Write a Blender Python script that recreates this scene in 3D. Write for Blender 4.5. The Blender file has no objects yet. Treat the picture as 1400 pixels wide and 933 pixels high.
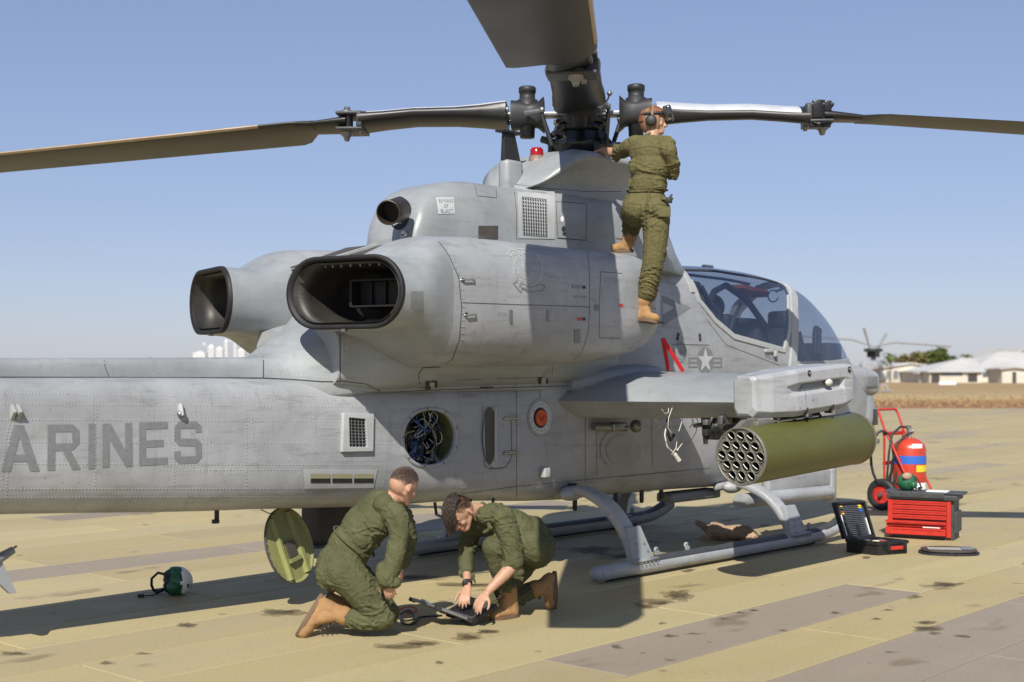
import bpy, bmesh, math, random
import numpy as np
from mathutils import Vector, Matrix, noise
from mathutils.bvhtree import BVHTree
random.seed(7)
S = bpy.context.scene
COL = S.collection
R = math.radians
# ------------------------------------------------------------------ camera, sky, sun, exposure
cam_d = bpy.data.cameras.new('camera'); cam = bpy.data.objects.new('camera', cam_d); COL.objects.link(cam)
cam.location = (0, 0, 1.75); cam.rotation_euler = (R(90), 0, 0)
cam_d.sensor_width = 36; cam_d.lens = 36*1800/1400; cam_d.shift_y = 45.5/1400
cam_d.clip_start = .1; cam_d.clip_end = 9000
cam_d.dof.use_dof = True; cam_d.dof.focus_distance = 10.8; cam_d.dof.aperture_fstop = 1.8
S.camera = cam
SUNV = Vector((-.18, -1.09, 1.0)).normalized()          # towards the sun
world = bpy.data.worlds.new('World'); S.world = world; world.use_nodes = True
wn = world.node_tree; wn.nodes.clear()
sky = wn.nodes.new('ShaderNodeTexSky'); sky.sky_type = 'NISHITA'; sky.sun_disc = False
sky.sun_elevation = math.asin(SUNV.z); sky.sun_rotation = R(189.4)
sky.air_density = 1.0; sky.dust_density = .4; sky.ozone_density = 2.5; sky.altitude = 0
bg = wn.nodes.new('ShaderNodeBackground'); bg.inputs['Strength'].default_value = .1
wo = wn.nodes.new('ShaderNodeOutputWorld')
gm = wn.nodes.new('ShaderNodeGamma'); gm.inputs[1].default_value = .6
tn = wn.nodes.new('ShaderNodeMix'); tn.data_type = 'RGBA'; tn.blend_type = 'MULTIPLY'; tn.inputs[0].default_value = 1; tn.inputs[7].default_value = (1.385, 1.435, 1.80, 1)
wn.links.new(sky.outputs[0], gm.inputs[0]); wn.links.new(gm.outputs[0], tn.inputs[6])
wn.links.new(tn.outputs[2], bg.inputs[0]); wn.links.new(bg.outputs[0], wo.inputs[0])
sun_d = bpy.data.lights.new('sun', 'SUN'); sun_d.energy = 5.0; sun_d.angle = R(.5); sun_d.color = (1, .955, .88)
sun = bpy.data.objects.new('sun', sun_d); COL.objects.link(sun)
sun.rotation_euler = SUNV.to_track_quat('Z', 'Y').to_euler()
S.view_settings.view_transform = 'Standard'; S.view_settings.look = 'None'
S.view_settings.exposure = 0.3; S.view_settings.gamma = 1

# ------------------------------------------------------------------ materials
def srgb(c): return tuple((v/12.92 if v <= .04045 else ((v+.055)/1.055)**2.4) for v in c)
def mat(name, col, rough=.5, metal=0., var=0., vscale=6., col2=None, bump=0., bscale=40., stretch=(1, 1, 1), spec=.5, coat=0., fine=0.):
    m = bpy.data.materials.new(name); m.use_nodes = True
    nt = m.node_tree; b = nt.nodes['Principled BSDF']
    b.inputs['Roughness'].default_value = rough; b.inputs['Metallic'].default_value = metal
    b.inputs['Specular IOR Level'].default_value = spec
    b.inputs['Coat Weight'].default_value = coat
    b.inputs['Base Color'].default_value = (*col, 1)
    if var or col2 or bump:
        tc = nt.nodes.new('ShaderNodeTexCoord'); mp = nt.nodes.new('ShaderNodeMapping'); mp.inputs['Scale'].default_value = stretch
        nt.links.new(tc.outputs['Object'], mp.inputs[0])
    if var or col2:
        n = nt.nodes.new('ShaderNodeTexNoise'); n.inputs['Scale'].default_value = vscale; n.inputs['Detail'].default_value = 6; n.inputs['Roughness'].default_value = .65
        nt.links.new(mp.outputs[0], n.inputs[0])
        cr = nt.nodes.new('ShaderNodeValToRGB'); cr.color_ramp.elements[0].position = .32; cr.color_ramp.elements[1].position = .68
        c2 = col2 or tuple(v*(1-var) for v in col); c1 = col if col2 else tuple(min(1, v*(1+var)) for v in col)
        cr.color_ramp.elements[0].color = (*c2, 1); cr.color_ramp.elements[1].color = (*c1, 1)
        nt.links.new(n.outputs[0], cr.inputs[0]); nt.links.new(cr.outputs[0], b.inputs['Base Color'])
        ma = nt.nodes.new('ShaderNodeMapRange'); ma.inputs['To Min'].default_value = max(.05, rough-.1); ma.inputs['To Max'].default_value = min(1, rough+.12)
        nt.links.new(n.outputs[0], ma.inputs[0]); nt.links.new(ma.outputs[0], b.inputs['Roughness'])
    if bump:
        n2 = nt.nodes.new('ShaderNodeTexNoise'); n2.inputs['Scale'].default_value = bscale; n2.inputs['Detail'].default_value = 4
        nt.links.new(mp.outputs[0], n2.inputs[0])
        bp = nt.nodes.new('ShaderNodeBump'); bp.inputs['Strength'].default_value = bump; bp.inputs['Distance'].default_value = .02
        nt.links.new(n2.outputs[0], bp.inputs['Height']); nt.links.new(bp.outputs[0], b.inputs['Normal'])
    return m
def paint(name, col, grime=(.12, .11, .09), amount=.35, rough=.42):
    """aged aircraft paint: broad patches, streaks running back and down, small scuffs, a gentle oil-can bump"""
    m = bpy.data.materials.new(name); m.use_nodes = True; nt = m.node_tree; L = nt.links.new; b = nt.nodes['Principled BSDF']
    tc = nt.nodes.new('ShaderNodeTexCoord')
    def nz(scale, st, det=5, ro=.6):
        mp = nt.nodes.new('ShaderNodeMapping'); mp.inputs['Scale'].default_value = st; L(tc.outputs['Object'], mp.inputs[0])
        n = nt.nodes.new('ShaderNodeTexNoise'); n.inputs['Scale'].default_value = scale; n.inputs['Detail'].default_value = det; n.inputs['Roughness'].default_value = ro
        L(mp.outputs[0], n.inputs[0]); return n.outputs[0]
    def ramp(v, a, c, x, y):
        mr = nt.nodes.new('ShaderNodeMapRange'); mr.inputs['From Min'].default_value = a; mr.inputs['From Max'].default_value = c
        mr.inputs['To Min'].default_value = x; mr.inputs['To Max'].default_value = y; L(v, mr.inputs[0]); return mr.outputs[0]
    def mix(f, a, c):
        mx = nt.nodes.new('ShaderNodeMix'); mx.data_type = 'RGBA'; L(f, mx.inputs[0])
        for s, v in ((6, a), (7, c)):
            if isinstance(v, tuple): mx.inputs[s].default_value = (*v, 1)
            else: L(v, mx.inputs[s])
        return mx.outputs[2]
    base = mix(ramp(nz(1.3, (1, 1, 1)), .35, .65, 0, 1), tuple(v*.84 for v in col), tuple(min(1, v*1.14) for v in col))
    sp = nt.nodes.new('ShaderNodeSeparateXYZ'); L(tc.outputs['Object'], sp.inputs[0]); cb = nt.nodes.new('ShaderNodeCombineXYZ'); L(sp.outputs[0], cb.inputs[0]); L(sp.outputs[2], cb.inputs[1])
    bk = nt.nodes.new('ShaderNodeTexBrick'); bk.inputs['Scale'].default_value = 1; bk.inputs['Brick Width'].default_value = .83; bk.inputs['Row Height'].default_value = .37; bk.inputs['Mortar Size'].default_value = 0; bk.inputs['Color1'].default_value = (0, 0, 0, 1); bk.inputs['Color2'].default_value = (1, 1, 1, 1); L(cb.outputs[0], bk.inputs['Vector'])
    pf = nt.nodes.new('ShaderNodeMath'); pf.operation = 'MULTIPLY'; pf.inputs[1].default_value = .16; L(bk.outputs['Color'], pf.inputs[0])
    base = mix(pf.outputs[0], base, tuple(v*.55 for v in col))
    base = mix(ramp(nz(5, (.5, .5, 3.5), 8, .7), .52, .8, 0, amount), base, grime)
    base = mix(ramp(nz(3.2, (4.5, 4.5, .6), 8, .7), .56, .8, 0, amount*.8), base, grime)
    base = mix(ramp(nz(48, (1, 1, 1), 3, .5), .67, .74, 0, amount*.9), base, tuple(v*.6 for v in grime))
    base = mix(ramp(nz(30, (.4, .4, 1), 3, .5), .70, .76, 0, .35), base, tuple(min(1, v*1.35) for v in col))
    L(base, b.inputs['Base Color'])
    L(ramp(nz(7, (1, 1, 1)), .3, .7, rough-.1, rough+.16), b.inputs['Roughness'])
    bp = nt.nodes.new('ShaderNodeBump'); bp.inputs['Strength'].default_value = .45; bp.inputs['Distance'].default_value = .02
    L(nz(3.5, (1, 1, 1), 2, .5), bp.inputs['Height']); L(bp.outputs[0], b.inputs['Normal'])
    return m
M = {}
M['grey'] = paint('aircraft grey', (.325, .335, .345), amount=.62, rough=.38)
M['grey2'] = paint('cowling grey', (.285, .302, .308), amount=.42, rough=.36)
M['greyw'] = paint('pale grey', (.39, .40, .395), amount=.2)
M['dgrey'] = mat('marking grey', (.175, .185, .19), .5, var=.12, vscale=25)
M['lgrey'] = mat('light marking grey', (.43, .44, .44), .5, var=.08, vscale=25)
M['line'] = mat('panel gap', (.03, .032, .035), .7)
M['black'] = mat('black rubber', (.018, .018, .019), .55, var=.25, vscale=15)
M['blackg'] = mat('black gloss metal', (.014, .014, .015), .25, .2, var=.2, vscale=12, bump=.1)
M['blade'] = mat('blade underside', (.029, .024, .0185), .42, var=.16, vscale=2.2, stretch=(.6, .6, .6), bump=.05)
M['sunlit_top'] = mat('sunlit cuff top grey', (.48, .49, .5), .35, var=.1)
M['cuff'] = mat('cuff black', (.013, .0125, .012), .38, 0, var=.2, vscale=4)
M['strip'] = mat('erosion strip', (.42, .33, .24), .4, .4, var=.15)
M['soot'] = mat('exhaust soot', (.012, .011, .011), .6, .2, var=.3)
M['liner'] = mat('exhaust liner', (.045, .042, .038), .5, .4, var=.3, vscale=5)
M['slot'] = mat('slot primer', (.27, .26, .15), .6)
M['pipe'] = mat('burnt pipe', (.075, .058, .045), .4, .7, var=.4, vscale=8)
M['brown'] = mat('heat panel brown', (.085, .072, .06), .55, .3, var=.2, vscale=14)
M['metal'] = mat('bare metal', (.5, .48, .45), .3, .9, var=.15)
M['steel'] = mat('dull steel', (.25, .25, .25), .4, .8, var=.2)
M['olive'] = mat('pod olive', (.086, .086, .017), .42, var=.16, vscale=2.6, stretch=(.6, 2, 2), bump=.04)
M['podface'] = mat('pod rear plate', (.175, .165, .135), .45, .3, var=.2, vscale=12)
M['podin'] = mat('tube inside', (.018, .017, .012), .6)
M['white'] = mat('white paint', (.78, .78, .76), .5, var=.05)
M['yzinc'] = mat('zinc primer', (.235, .24, .085), .5, var=.15, vscale=9)
M['zincd'] = mat('primer green', (.19, .205, .085), .5, var=.2, vscale=9)
M['suit'] = mat('flight suit green', (.083, .085, .040), .85, var=.24, vscale=5, bump=.6, bscale=38, spec=.2)
M['suit2'] = mat('flight suit tan green', (.112, .100, .043), .85, var=.22, vscale=6, bump=.6, bscale=36, spec=.2)
M['skin'] = mat('skin', (.42, .235, .15), .5, var=.1, vscale=30, spec=.4)
M['skinr'] = mat('lip', (.40, .16, .12), .5)
M['hair'] = mat('dark brown hair', (.035, .022, .015), .5, var=.4, vscale=60, stretch=(1, 1, .3), bump=.8, bscale=120)
M['stubble'] = mat('cropped hair', (.075, .05, .035), .7, var=.2, vscale=120, bump=.3, bscale=300)
M['boot'] = mat('tan suede boot', (.31, .18, .08), .8, var=.18, vscale=14, bump=.25, bscale=120, spec=.2)
M['sole'] = mat('boot sole', (.13, .08, .045), .75, var=.15)
M['red'] = mat('red paint', (.46, .028, .018), .38, var=.12, vscale=9)
M['redx'] = mat('extinguisher red', (.47, .045, .02), .35, var=.1, vscale=9)
M['blue'] = mat('blue band', (.03, .13, .5), .4)
M['yellow'] = mat('yellow', (.75, .55, .03), .5)
M['orange'] = mat('orange plug', (.5, .09, .03), .5, var=.2)
M['plastic'] = mat('dark grey plastic', (.045, .047, .05), .5, var=.2, vscale=15, bump=.08)
M['case'] = mat('case black', (.015, .015, .016), .42, var=.2, vscale=14, bump=.1)
M['green'] = mat('helmet green', (.02, .11, .05), .35, var=.1)
M['strap'] = mat('red webbing', (.5, .01, .015), .7)
M['canvas'] = mat('tan canvas', (.36, .25, .16), .85, var=.15, vscale=12, bump=.3, bscale=30)
M['blueg'] = mat('blue connector', (.03, .07, .18), .4)
M['tanb'] = mat('beacon base', (.25, .19, .14), .5, .3)
M['beacon'] = mat('beacon red glass', (.28, .008, .008), .12, spec=.7)
M['cover'] = mat('dull red reflection', (.22, .045, .025), .7)  # colour of the sun reflection painted into the canopy
M['orangeb'] = mat('cranial brown', (.17, .06, .022), .7, var=.35, vscale=30, col2=(.30, .20, .13))
M['wire'] = mat('cable', (.02, .02, .022), .5)
M['wirew'] = mat('pale cable', (.55, .53, .47), .5)
M['wirer'] = mat('red cable', (.5, .07, .03), .5)
M['seat'] = mat('cockpit black', (.02, .021, .022), .6, var=.3, vscale=9, bump=.2)
M['bluegrey'] = mat('cockpit lining', (.10, .11, .12), .7, var=.2)
def glassmat(name, tint, dark):
    m = bpy.data.materials.new(name); m.use_nodes = True; nt = m.node_tree; nt.nodes.clear(); L = nt.links.new
    o = nt.nodes.new('ShaderNodeOutputMaterial'); mx = nt.nodes.new('ShaderNodeMixShader'); f = nt.nodes.new('ShaderNodeLayerWeight'); f.inputs[0].default_value = .12
    t = nt.nodes.new('ShaderNodeBsdfTransparent'); t.inputs[0].default_value = (*tint, 1)
    g = nt.nodes.new('ShaderNodeBsdfGlossy'); g.inputs['Roughness'].default_value = .03; g.inputs[0].default_value = (.9, .93, 1, 1)
    mul = nt.nodes.new('ShaderNodeMath'); mul.operation = 'MULTIPLY_ADD'; mul.inputs[1].default_value = .8; mul.inputs[2].default_value = dark
    L(f.outputs['Facing'], mul.inputs[0]); L(mul.outputs[0], mx.inputs[0]); L(t.outputs[0], mx.inputs[1]); L(g.outputs[0], mx.inputs[2]); L(mx.outputs[0], o.inputs[0])
    return m
M['glass'] = glassmat('canopy glass', (.62, .65, .70), .03)
M['visor'] = mat('dark visor', (.03, .03, .035), .08, spec=.8)

# ------------------------------------------------------------------ object helpers
def tag(o, label=None, cat=None, group=None, kind=None):
    if label: o['label'] = label
    if cat: o['category'] = cat
    if group: o['group'] = group
    if kind: o['kind'] = kind
    return o
def empty(name, loc=(0, 0, 0), rz=0., **k):
    o = bpy.data.objects.new(name, None); COL.objects.link(o); o.location = loc; o.rotation_euler = (0, 0, rz)
    o.empty_display_size = .2
    return tag(o, **k)
class MB:
    """collects simple solids as one mesh"""
    def __init__(s): s.v = []; s.f = []; s.mi = []; s.sm = []
    def add(s, vs, fs, mi=0, sm=False):
        b = len(s.v); s.v += [tuple(v) for v in vs]
        for f in fs: s.f.append([b+i for i in f]); s.mi.append(mi); s.sm.append(sm)
        return s
    def box(s, c, d, rot=None, mi=0, ch=0., M4=None):
        hx, hy, hz = d[0]/2, d[1]/2, d[2]/2
        bm = bmesh.new(); bmesh.ops.create_cube(bm, size=1)
        for v in bm.verts: v.co = Vector((v.co.x*d[0], v.co.y*d[1], v.co.z*d[2]))
        if ch: bmesh.ops.bevel(bm, geom=bm.edges[:], offset=ch, segments=2, affect='EDGES', profile=.6)
        m = M4 or (Matrix.Translation(c) @ (rot.to_matrix().to_4x4() if rot is not None and hasattr(rot, 'to_matrix') else (rot.to_4x4() if rot is not None else Matrix())))
        s.bm(bm, m, mi, bool(ch)); return s
    def bm(s, bm, m=None, mi=0, sm=False):
        bm.verts.index_update()
        vs = [(m @ v.co) if m else v.co.copy() for v in bm.verts]; fs = [[v.index for v in f.verts] for f in bm.faces]; bm.free()
        s.add(vs, fs, mi, sm); return s
    def tube(s, pts, r, n=8, mi=0, closed=False, flat=1.0, cap=True, up=None):
        pts = [Vector(p) for p in pts]; N = len(pts)
        rs = r if isinstance(r, (list, tuple)) else [r]*N
        vs = []; pu = None
        for i, p in enumerate(pts):
            if closed: t = pts[(i+1) % N]-pts[i-1]
            else: t = pts[min(i+1, N-1)]-pts[max(i-1, 0)]
            if t.length < 1e-9: t = Vector((0, 0, 1))
            t.normalize()
            if pu is None:
                a = Vector(up) if up else (Vector((0, 0, 1)) if abs(t.z) < .9 else Vector((1, 0, 0)))
            else: a = pu
            u = (a - t*a.dot(t))
            if u.length < 1e-6: u = t.orthogonal()
            u.normalize(); w = t.cross(u); pu = u
            for k in range(n):
                an = 2*math.pi*k/n
                vs.append(p+(u*math.cos(an)*flat+w*math.sin(an))*rs[i])
        fs = []
        for i in range(N if closed else N-1):
            j = (i+1) % N
            for k in range(n): fs.append([i*n+k, i*n+(k+1) % n, j*n+(k+1) % n, j*n+k])
        s.add(vs, fs, mi, True)
        if cap and not closed:
            s.add([vs[k] for k in range(n)][::-1], [list(range(n))], mi); s.add(vs[(N-1)*n:], [list(range(n))], mi)
        return s
    def lathe(s, o, ax, prof, n=24, mi=0, sm=True):
        o = Vector(o); ax = Vector(ax).normalized(); u = ax.orthogonal().normalized(); w = ax.cross(u)
        vs = []
        for (h, r) in prof:
            for k in range(n):
                a = 2*math.pi*k/n; vs.append(o+ax*h+(u*math.cos(a)+w*math.sin(a))*r)
        fs = []
        for i in range(len(prof)-1):
            for k in range(n): fs.append([i*n+k, i*n+(k+1) % n, (i+1)*n+(k+1) % n, (i+1)*n+k])
        s.add(vs, fs, mi, sm)
        return s
    def disc(s, o, ax, r, n=24, mi=0):
        o = Vector(o); ax = Vector(ax).normalized(); u = ax.orthogonal().normalized(); w = ax.cross(u)
        s.add([o+(u*math.cos(2*math.pi*k/n)+w*math.sin(2*math.pi*k/n))*r for k in range(n)], [list(range(n))], mi); return s
    def cyl(s, a, b, r, r2=None, n=16, mi=0):
        a = Vector(a); b = Vector(b); r2 = r if r2 is None else r2; L = (b-a).length
        s.lathe(a, b-a, [(0, r), (L, r2)], n, mi); s.disc(a, a-b, r, n, mi); s.disc(b, b-a, r2, n, mi); return s
    def sph(s, c, r, sc=(1, 1, 1), rot=None, mi=0, u=16, v=10):
        bm = bmesh.new(); bmesh.ops.create_uvsphere(bm, u_segments=u, v_segments=v, radius=r)
        m = Matrix.Translation(c) @ ((rot.to_4x4()) if rot is not None else Matrix()) @ Matrix.Diagonal((*sc, 1))
        s.bm(bm, m, mi, True); return s
    def prism(s, poly, ext, mi=0, rim=None):
        """poly: list of 3d points; ext: vector"""
        e = Vector(ext); n = len(poly); p = [Vector(q) for q in poly]
        s.add(p+[q+e for q in p], [list(range(n))[::-1], [n+i for i in range(n)]]+[[i, (i+1) % n, n+(i+1) % n, n+i] for i in range(n)], mi); return s
    def build(s, name, mats, parent=None, bev=0., **k):
        me = bpy.data.meshes.new(name); me.from_pydata(s.v, [], s.f)
        if not isinstance(mats, (list, tuple)): mats = [mats]
        for m in mats: me.materials.append(m)
        me.polygons.foreach_set('material_index', s.mi); me.polygons.foreach_set('use_smooth', s.sm)
        me.validate(); me.update()
        if not bev:
            bm = bmesh.new(); bm.from_mesh(me); bmesh.ops.recalc_face_normals(bm, faces=bm.faces[:]); bm.to_mesh(me); bm.free()
        o = bpy.data.objects.new(name, me); COL.objects.link(o)
        if parent: o.parent = parent
        if bev:
            bm = bmesh.new(); bm.from_mesh(me); bmesh.ops.recalc_face_normals(bm, faces=bm.faces[:])
            es = [e for e in bm.edges if len(e.link_faces) == 2 and e.calc_face_angle(0) > .6]
            bmesh.ops.bevel(bm, geom=es, offset=bev, segments=2, affect='EDGES', profile=.6); bm.to_mesh(me); bm.free()
        return tag(o, **k)
def sstep(a, b, x):
    t = min(1, max(0, (x-a)/(b-a))); return t*t*(3-2*t)
def lerp(a, b, t): return a+(b-a)*t
def interp(tab, x):
    """monotone smooth interpolation of rows (x, values...)"""
    if x <= tab[0][0]: return tab[0][1:]
    for i in range(len(tab)-1):
        if x <= tab[i+1][0]:
            a, b = tab[i], tab[i+1]; h = b[0]-a[0]; t = (x-a[0])/h
            out = []
            for k in range(1, len(a)):
                d = (b[k]-a[k])/h
                d0 = d if i == 0 else (a[k]-tab[i-1][k])/(a[0]-tab[i-1][0])
                d1 = d if i+2 >= len(tab) else (tab[i+2][k]-b[k])/(tab[i+2][0]-b[0])
                def lim(p, q): return 0 if p*q <= 0 else 2*p*q/(p+q)
                m0 = lim(d0, d) if i else d; m1 = lim(d, d1) if i+2 < len(tab) else d
                t2, t3 = t*t, t*t*t
                out.append((2*t3-3*t2+1)*a[k]+(t3-2*t2+t)*h*m0+(-2*t3+3*t2)*b[k]+(t3-t2)*h*m1)
            return out
    return tab[-1][1:]
def copy_tree(o, parent=None):
    c = o.copy(); COL.objects.link(c)
    if parent: c.parent = parent
    for ch in list(o.children): copy_tree(ch, c)
    return c

# ------------------------------------------------------------------ the place of the photographer, for reading positions off measured directions
HELI = Vector((.665, 12.6, 0)); HA = R(46.9)
F = 1800.
def W(px, py, D): return Vector(((px-700)/F*D, D, 1.75-(py-512)/F*D))
def G(px, py, z=0.):
    D = F*(1.75-z)/(py-512); return Vector(((px-700)/F*D, D, z))
HM = Matrix.Translation(HELI) @ Matrix.Rotation(HA, 4, 'Z'); HI = HM.inverted()
def Y(px, py, y):
    """helicopter-frame point at sideways offset y"""
    ca, sa = math.cos(HA), math.sin(HA); k = (px-700)/F
    x = (k*(HELI.y+ca*y)-HELI.x+sa*y)/(ca-k*sa); D = HELI.y+sa*x+ca*y
    return Vector((x, y, 1.75+(512-py)/F*D))

# ------------------------------------------------------------------ ground: dry field, apron of interlocking mats
def nodes_mix(nt, f, a, c):
    mx = nt.nodes.new('ShaderNodeMix'); mx.data_type = 'RGBA'
    for s, v in ((0, f), (6, a), (7, c)):
        if isinstance(v, tuple): mx.inputs[s].default_value = (*v, 1)
        elif isinstance(v, (int, float)): mx.inputs[s].default_value = v
        else: nt.links.new(v, mx.inputs[s])
    return mx.outputs[2]
def mat_surface(name, c1, c2, far=False):
    """anti-skid coated aluminium mat: sandy coat worn in smears, dark oil drops"""
    m = bpy.data.materials.new(name); m.use_nodes = True; nt = m.node_tree; L = nt.links.new; b = nt.nodes['Principled BSDF']
    ge = nt.nodes.new('ShaderNodeNewGeometry'); rot = nt.nodes.new('ShaderNodeMapping'); rot.inputs['Rotation'].default_value = (0, 0, -MATA); rot.inputs['Location'].default_value = (-6.14, -5.25, 0)
    L(ge.outputs['Position'], rot.inputs[0])
    def nz(scale, st, det=6, ro=.65):
        mp = nt.nodes.new('ShaderNodeMapping'); mp.inputs['Scale'].default_value = st; L(rot.outputs[0], mp.inputs[0])
        n = nt.nodes.new('ShaderNodeTexNoise'); n.inputs['Scale'].default_value = scale; n.inputs['Detail'].default_value = det; n.inputs['Roughness'].default_value = ro
        L(mp.outputs[0], n.inputs[0]); return n.outputs[0]
    def rg(v, a, c, x=0., y=1.):
        mr = nt.nodes.new('ShaderNodeMapRange'); mr.inputs['From Min'].default_value = a; mr.inputs['From Max'].default_value = c
        mr.inputs['To Min'].default_value = x; mr.inputs['To Max'].default_value = y; L(v, mr.inputs[0]); return mr.outputs[0]
    if far:
        br = nt.nodes.new('ShaderNodeTexBrick'); br.inputs['Scale'].default_value = 1; br.inputs['Brick Width'].default_value = 3.92; br.inputs['Row Height'].default_value = .66
        br.inputs['Mortar Size'].default_value = .012; br.inputs['Mortar Smooth'].default_value = .3; br.inputs['Color1'].default_value = (0, 0, 0, 1); br.inputs['Color2'].default_value = (1, 1, 1, 1); br.inputs['Mortar'].default_value = (.5, .5, .5, 1)
        L(rot.outputs[0], br.inputs['Vector'])
        base = nodes_mix(nt, br.outputs['Color'], c1, tuple(v*.80 for v in c1))
        gv = nt.nodes.new('ShaderNodeMath'); gv.operation = 'GREATER_THAN'; gv.inputs[1].default_value = .80; L(br.outputs['Color'], gv.inputs[0])
        base = nodes_mix(nt, rg(nz(.11, (.5, 2.2, 1), 3), .56, .64), base, c2)
        base = nodes_mix(nt, gv.outputs[0], base, c2)
        base = nodes_mix(nt, rg(br.outputs['Fac'], 0, 1, 0, .5), base, (.12, .09, .05))
    else:
        oi = nt.nodes.new('ShaderNodeObjectInfo')
        base = nodes_mix(nt, oi.outputs['Random'], c1, tuple(v*.80 for v in c1))
    base = nodes_mix(nt, rg(nz(.7, (.6, 2.2, 1)), .36, .66, 0, .9), base, tuple(c1[i]*.55+c2[i]*.45 for i in range(3)))
    base = nodes_mix(nt, rg(nz(.30, (.5, 1.0, 1), 8, .7), .48, .68, 0, .6), base, tuple(v*.72 for v in c1))
    base = nodes_mix(nt, rg(nz(1.1, (.7, 1.4, 1), 3, .6), .63, .69, 0, .6), base, (.15, .115, .07))
    base = nodes_mix(nt, rg(nz(2.3, (1, 1, 1), 2, .5), .715, .74, 0, .8), base, (.075, .06, .04))
    base = nodes_mix(nt, rg(nz(14, (.35, 1.2, 1), 4, .6), .70, .78, 0, .4), base, (.42, .38, .31))
    base = nodes_mix(nt, rg(nz(42, (1, 1, 1), 2, .5), .3, .7, 0, .16), base, (.08, .06, .03))
    L(base, b.inputs['Base Color']); b.inputs['Specular IOR Level'].default_value = .3
    L(rg(nz(1.6, (.7, 2, 1)), .3, .7, .55, .85), b.inputs['Roughness'])
    bp = nt.nodes.new('ShaderNodeBump'); bp.inputs['Strength'].default_value = .35; bp.inputs['Distance'].default_value = .01
    L(nz(60, (1, 1, 1), 3), bp.inputs['Height']); L(bp.outputs[0], b.inputs['Normal'])
    return m
MATA = R(90-41.8)
UD = Vector((math.cos(MATA), math.sin(MATA), 0)); VD = Vector((math.sin(MATA), -math.cos(MATA), 0))   # along the mats, across to the right
TAN = (.455, .372, .178); PUR = (.315, .262, .198)
m_far = mat_surface('apron coating far', TAN, PUR, True)
m_tan = mat_surface('mat coating tan', TAN, PUR)
m_tan2 = mat_surface('mat coating sand', (.50, .42, .21), PUR)
m_mid = mat_surface('mat coating worn greyish', (.42, .345, .175), PUR)
m_pur = mat_surface('mat coating worn purple grey', PUR, (.25, .205, .16))
def sheet(name, x0, x1, y0, y1, z, m, nx=1, ny=1, **k):
    vs = [(lerp(x0, x1, i/nx), lerp(y0, y1, j/ny), z) for j in range(ny+1) for i in range(nx+1)]
    fs = [(j*(nx+1)+i, j*(nx+1)+i+1, (j+1)*(nx+1)+i+1, (j+1)*(nx+1)+i) for j in range(ny) for i in range(nx)]
    return MB().add(vs, fs).build(name, m, **k)
m_field = mat('dry field', (.42, .30, .14), .95, col2=(.22, .13, .06), vscale=.05, stretch=(.6, 3.5, 1), spec=.1)
def band_field(m):
    nt = m.node_tree; L = nt.links.new; b = nt.nodes['Principled BSDF']
    ge = nt.nodes.new('ShaderNodeNewGeometry'); sp = nt.nodes.new('ShaderNodeSeparateXYZ'); L(ge.outputs['Position'], sp.inputs[0])
    n = nt.nodes.new('ShaderNodeTexNoise'); n.inputs['Scale'].default_value = .25; n.inputs['Detail'].default_value = 5; L(ge.outputs['Position'], n.inputs[0])
    ad = nt.nodes.new('ShaderNodeMath'); ad.operation = 'MULTIPLY_ADD'; ad.inputs[1].default_value = 14; L(n.outputs[0], ad.inputs[0]); L(sp.outputs['Y'], ad.inputs[2])
    cr = nt.nodes.new('ShaderNodeValToRGB'); mr = nt.nodes.new('ShaderNodeMapRange'); mr.inputs['From Min'].default_value = 70; mr.inputs['From Max'].default_value = 300
    L(ad.outputs[0], mr.inputs[0]); L(mr.outputs[0], cr.inputs[0])
    e = cr.color_ramp.elements; e[0].position = 0; e[0].color = (.27, .14, .08, 1); e[1].position = 1; e[1].color = (.35, .26, .14, 1)
    for p, c in ((.085, (.25, .12, .065)), (.115, (.33, .215, .10)), (.15, (.45, .345, .18)), (.27, (.37, .275, .145)), (.5, (.33, .235, .12))):
        q = e.new(p); q.color = (*c, 1)
    n3 = nt.nodes.new('ShaderNodeTexNoise'); n3.inputs['Scale'].default_value = 1.2; n3.inputs['Detail'].default_value = 6
    mp = nt.nodes.new('ShaderNodeMapping'); mp.inputs['Scale'].default_value = (1, .18, 1); L(ge.outputs['Position'], mp.inputs[0]); L(mp.outputs[0], n3.inputs[0])
    rr = nt.nodes.new('ShaderNodeMapRange'); rr.inputs['From Min'].default_value = .35; rr.inputs['From Max'].default_value = .7; rr.inputs['To Max'].default_value = .45; L(n3.outputs[0], rr.inputs[0])
    L(nodes_mix(nt, rr.outputs[0], cr.outputs[0], (.2, .12, .06)), b.inputs['Base Color'])
band_field(m_field)
tag(sheet('ground', -6000, 6000, -60, 7000, -.06, m_field), 'dry tan grass field stretching flat to the horizon', kind='structure')
tag(sheet('apron', -300, 300, -60, 68, -.012, m_far), 'sandy yellow airfield apron of interlocking mats', kind='structure')
apron = bpy.data.objects['apron']
V0 = -5.25; VW = .66; UL = 3.92; U0 = 6.14
bm = bmesh.new(); bmesh.ops.create_cube(bm, size=1)
for v in bm.verts: v.co = Vector((v.co.x*(UL-.012), v.co.y*(VW-.012), v.co.z*.010))
bmesh.ops.bevel(bm, geom=[e for e in bm.edges if all(v.co.z > 0 for v in e.verts)], offset=.004, segments=1, affect='EDGES')
mes = []
for mm in (m_tan, m_tan2, m_pur, m_mid):
    me = bpy.data.meshes.new('apron_mat'); bm.to_mesh(me); me.materials.append(mm); mes.append(me)
bm.free()
purple = {(0, 0), (2, -1), (2, 0), (2, 1), (3, -.5), (3, .5), (3, 1.5), (4, 0), (4, 1), (4, -1), (0, -2), (-9, -.5), (-10, 1)}
rj = random.Random(5)
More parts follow.
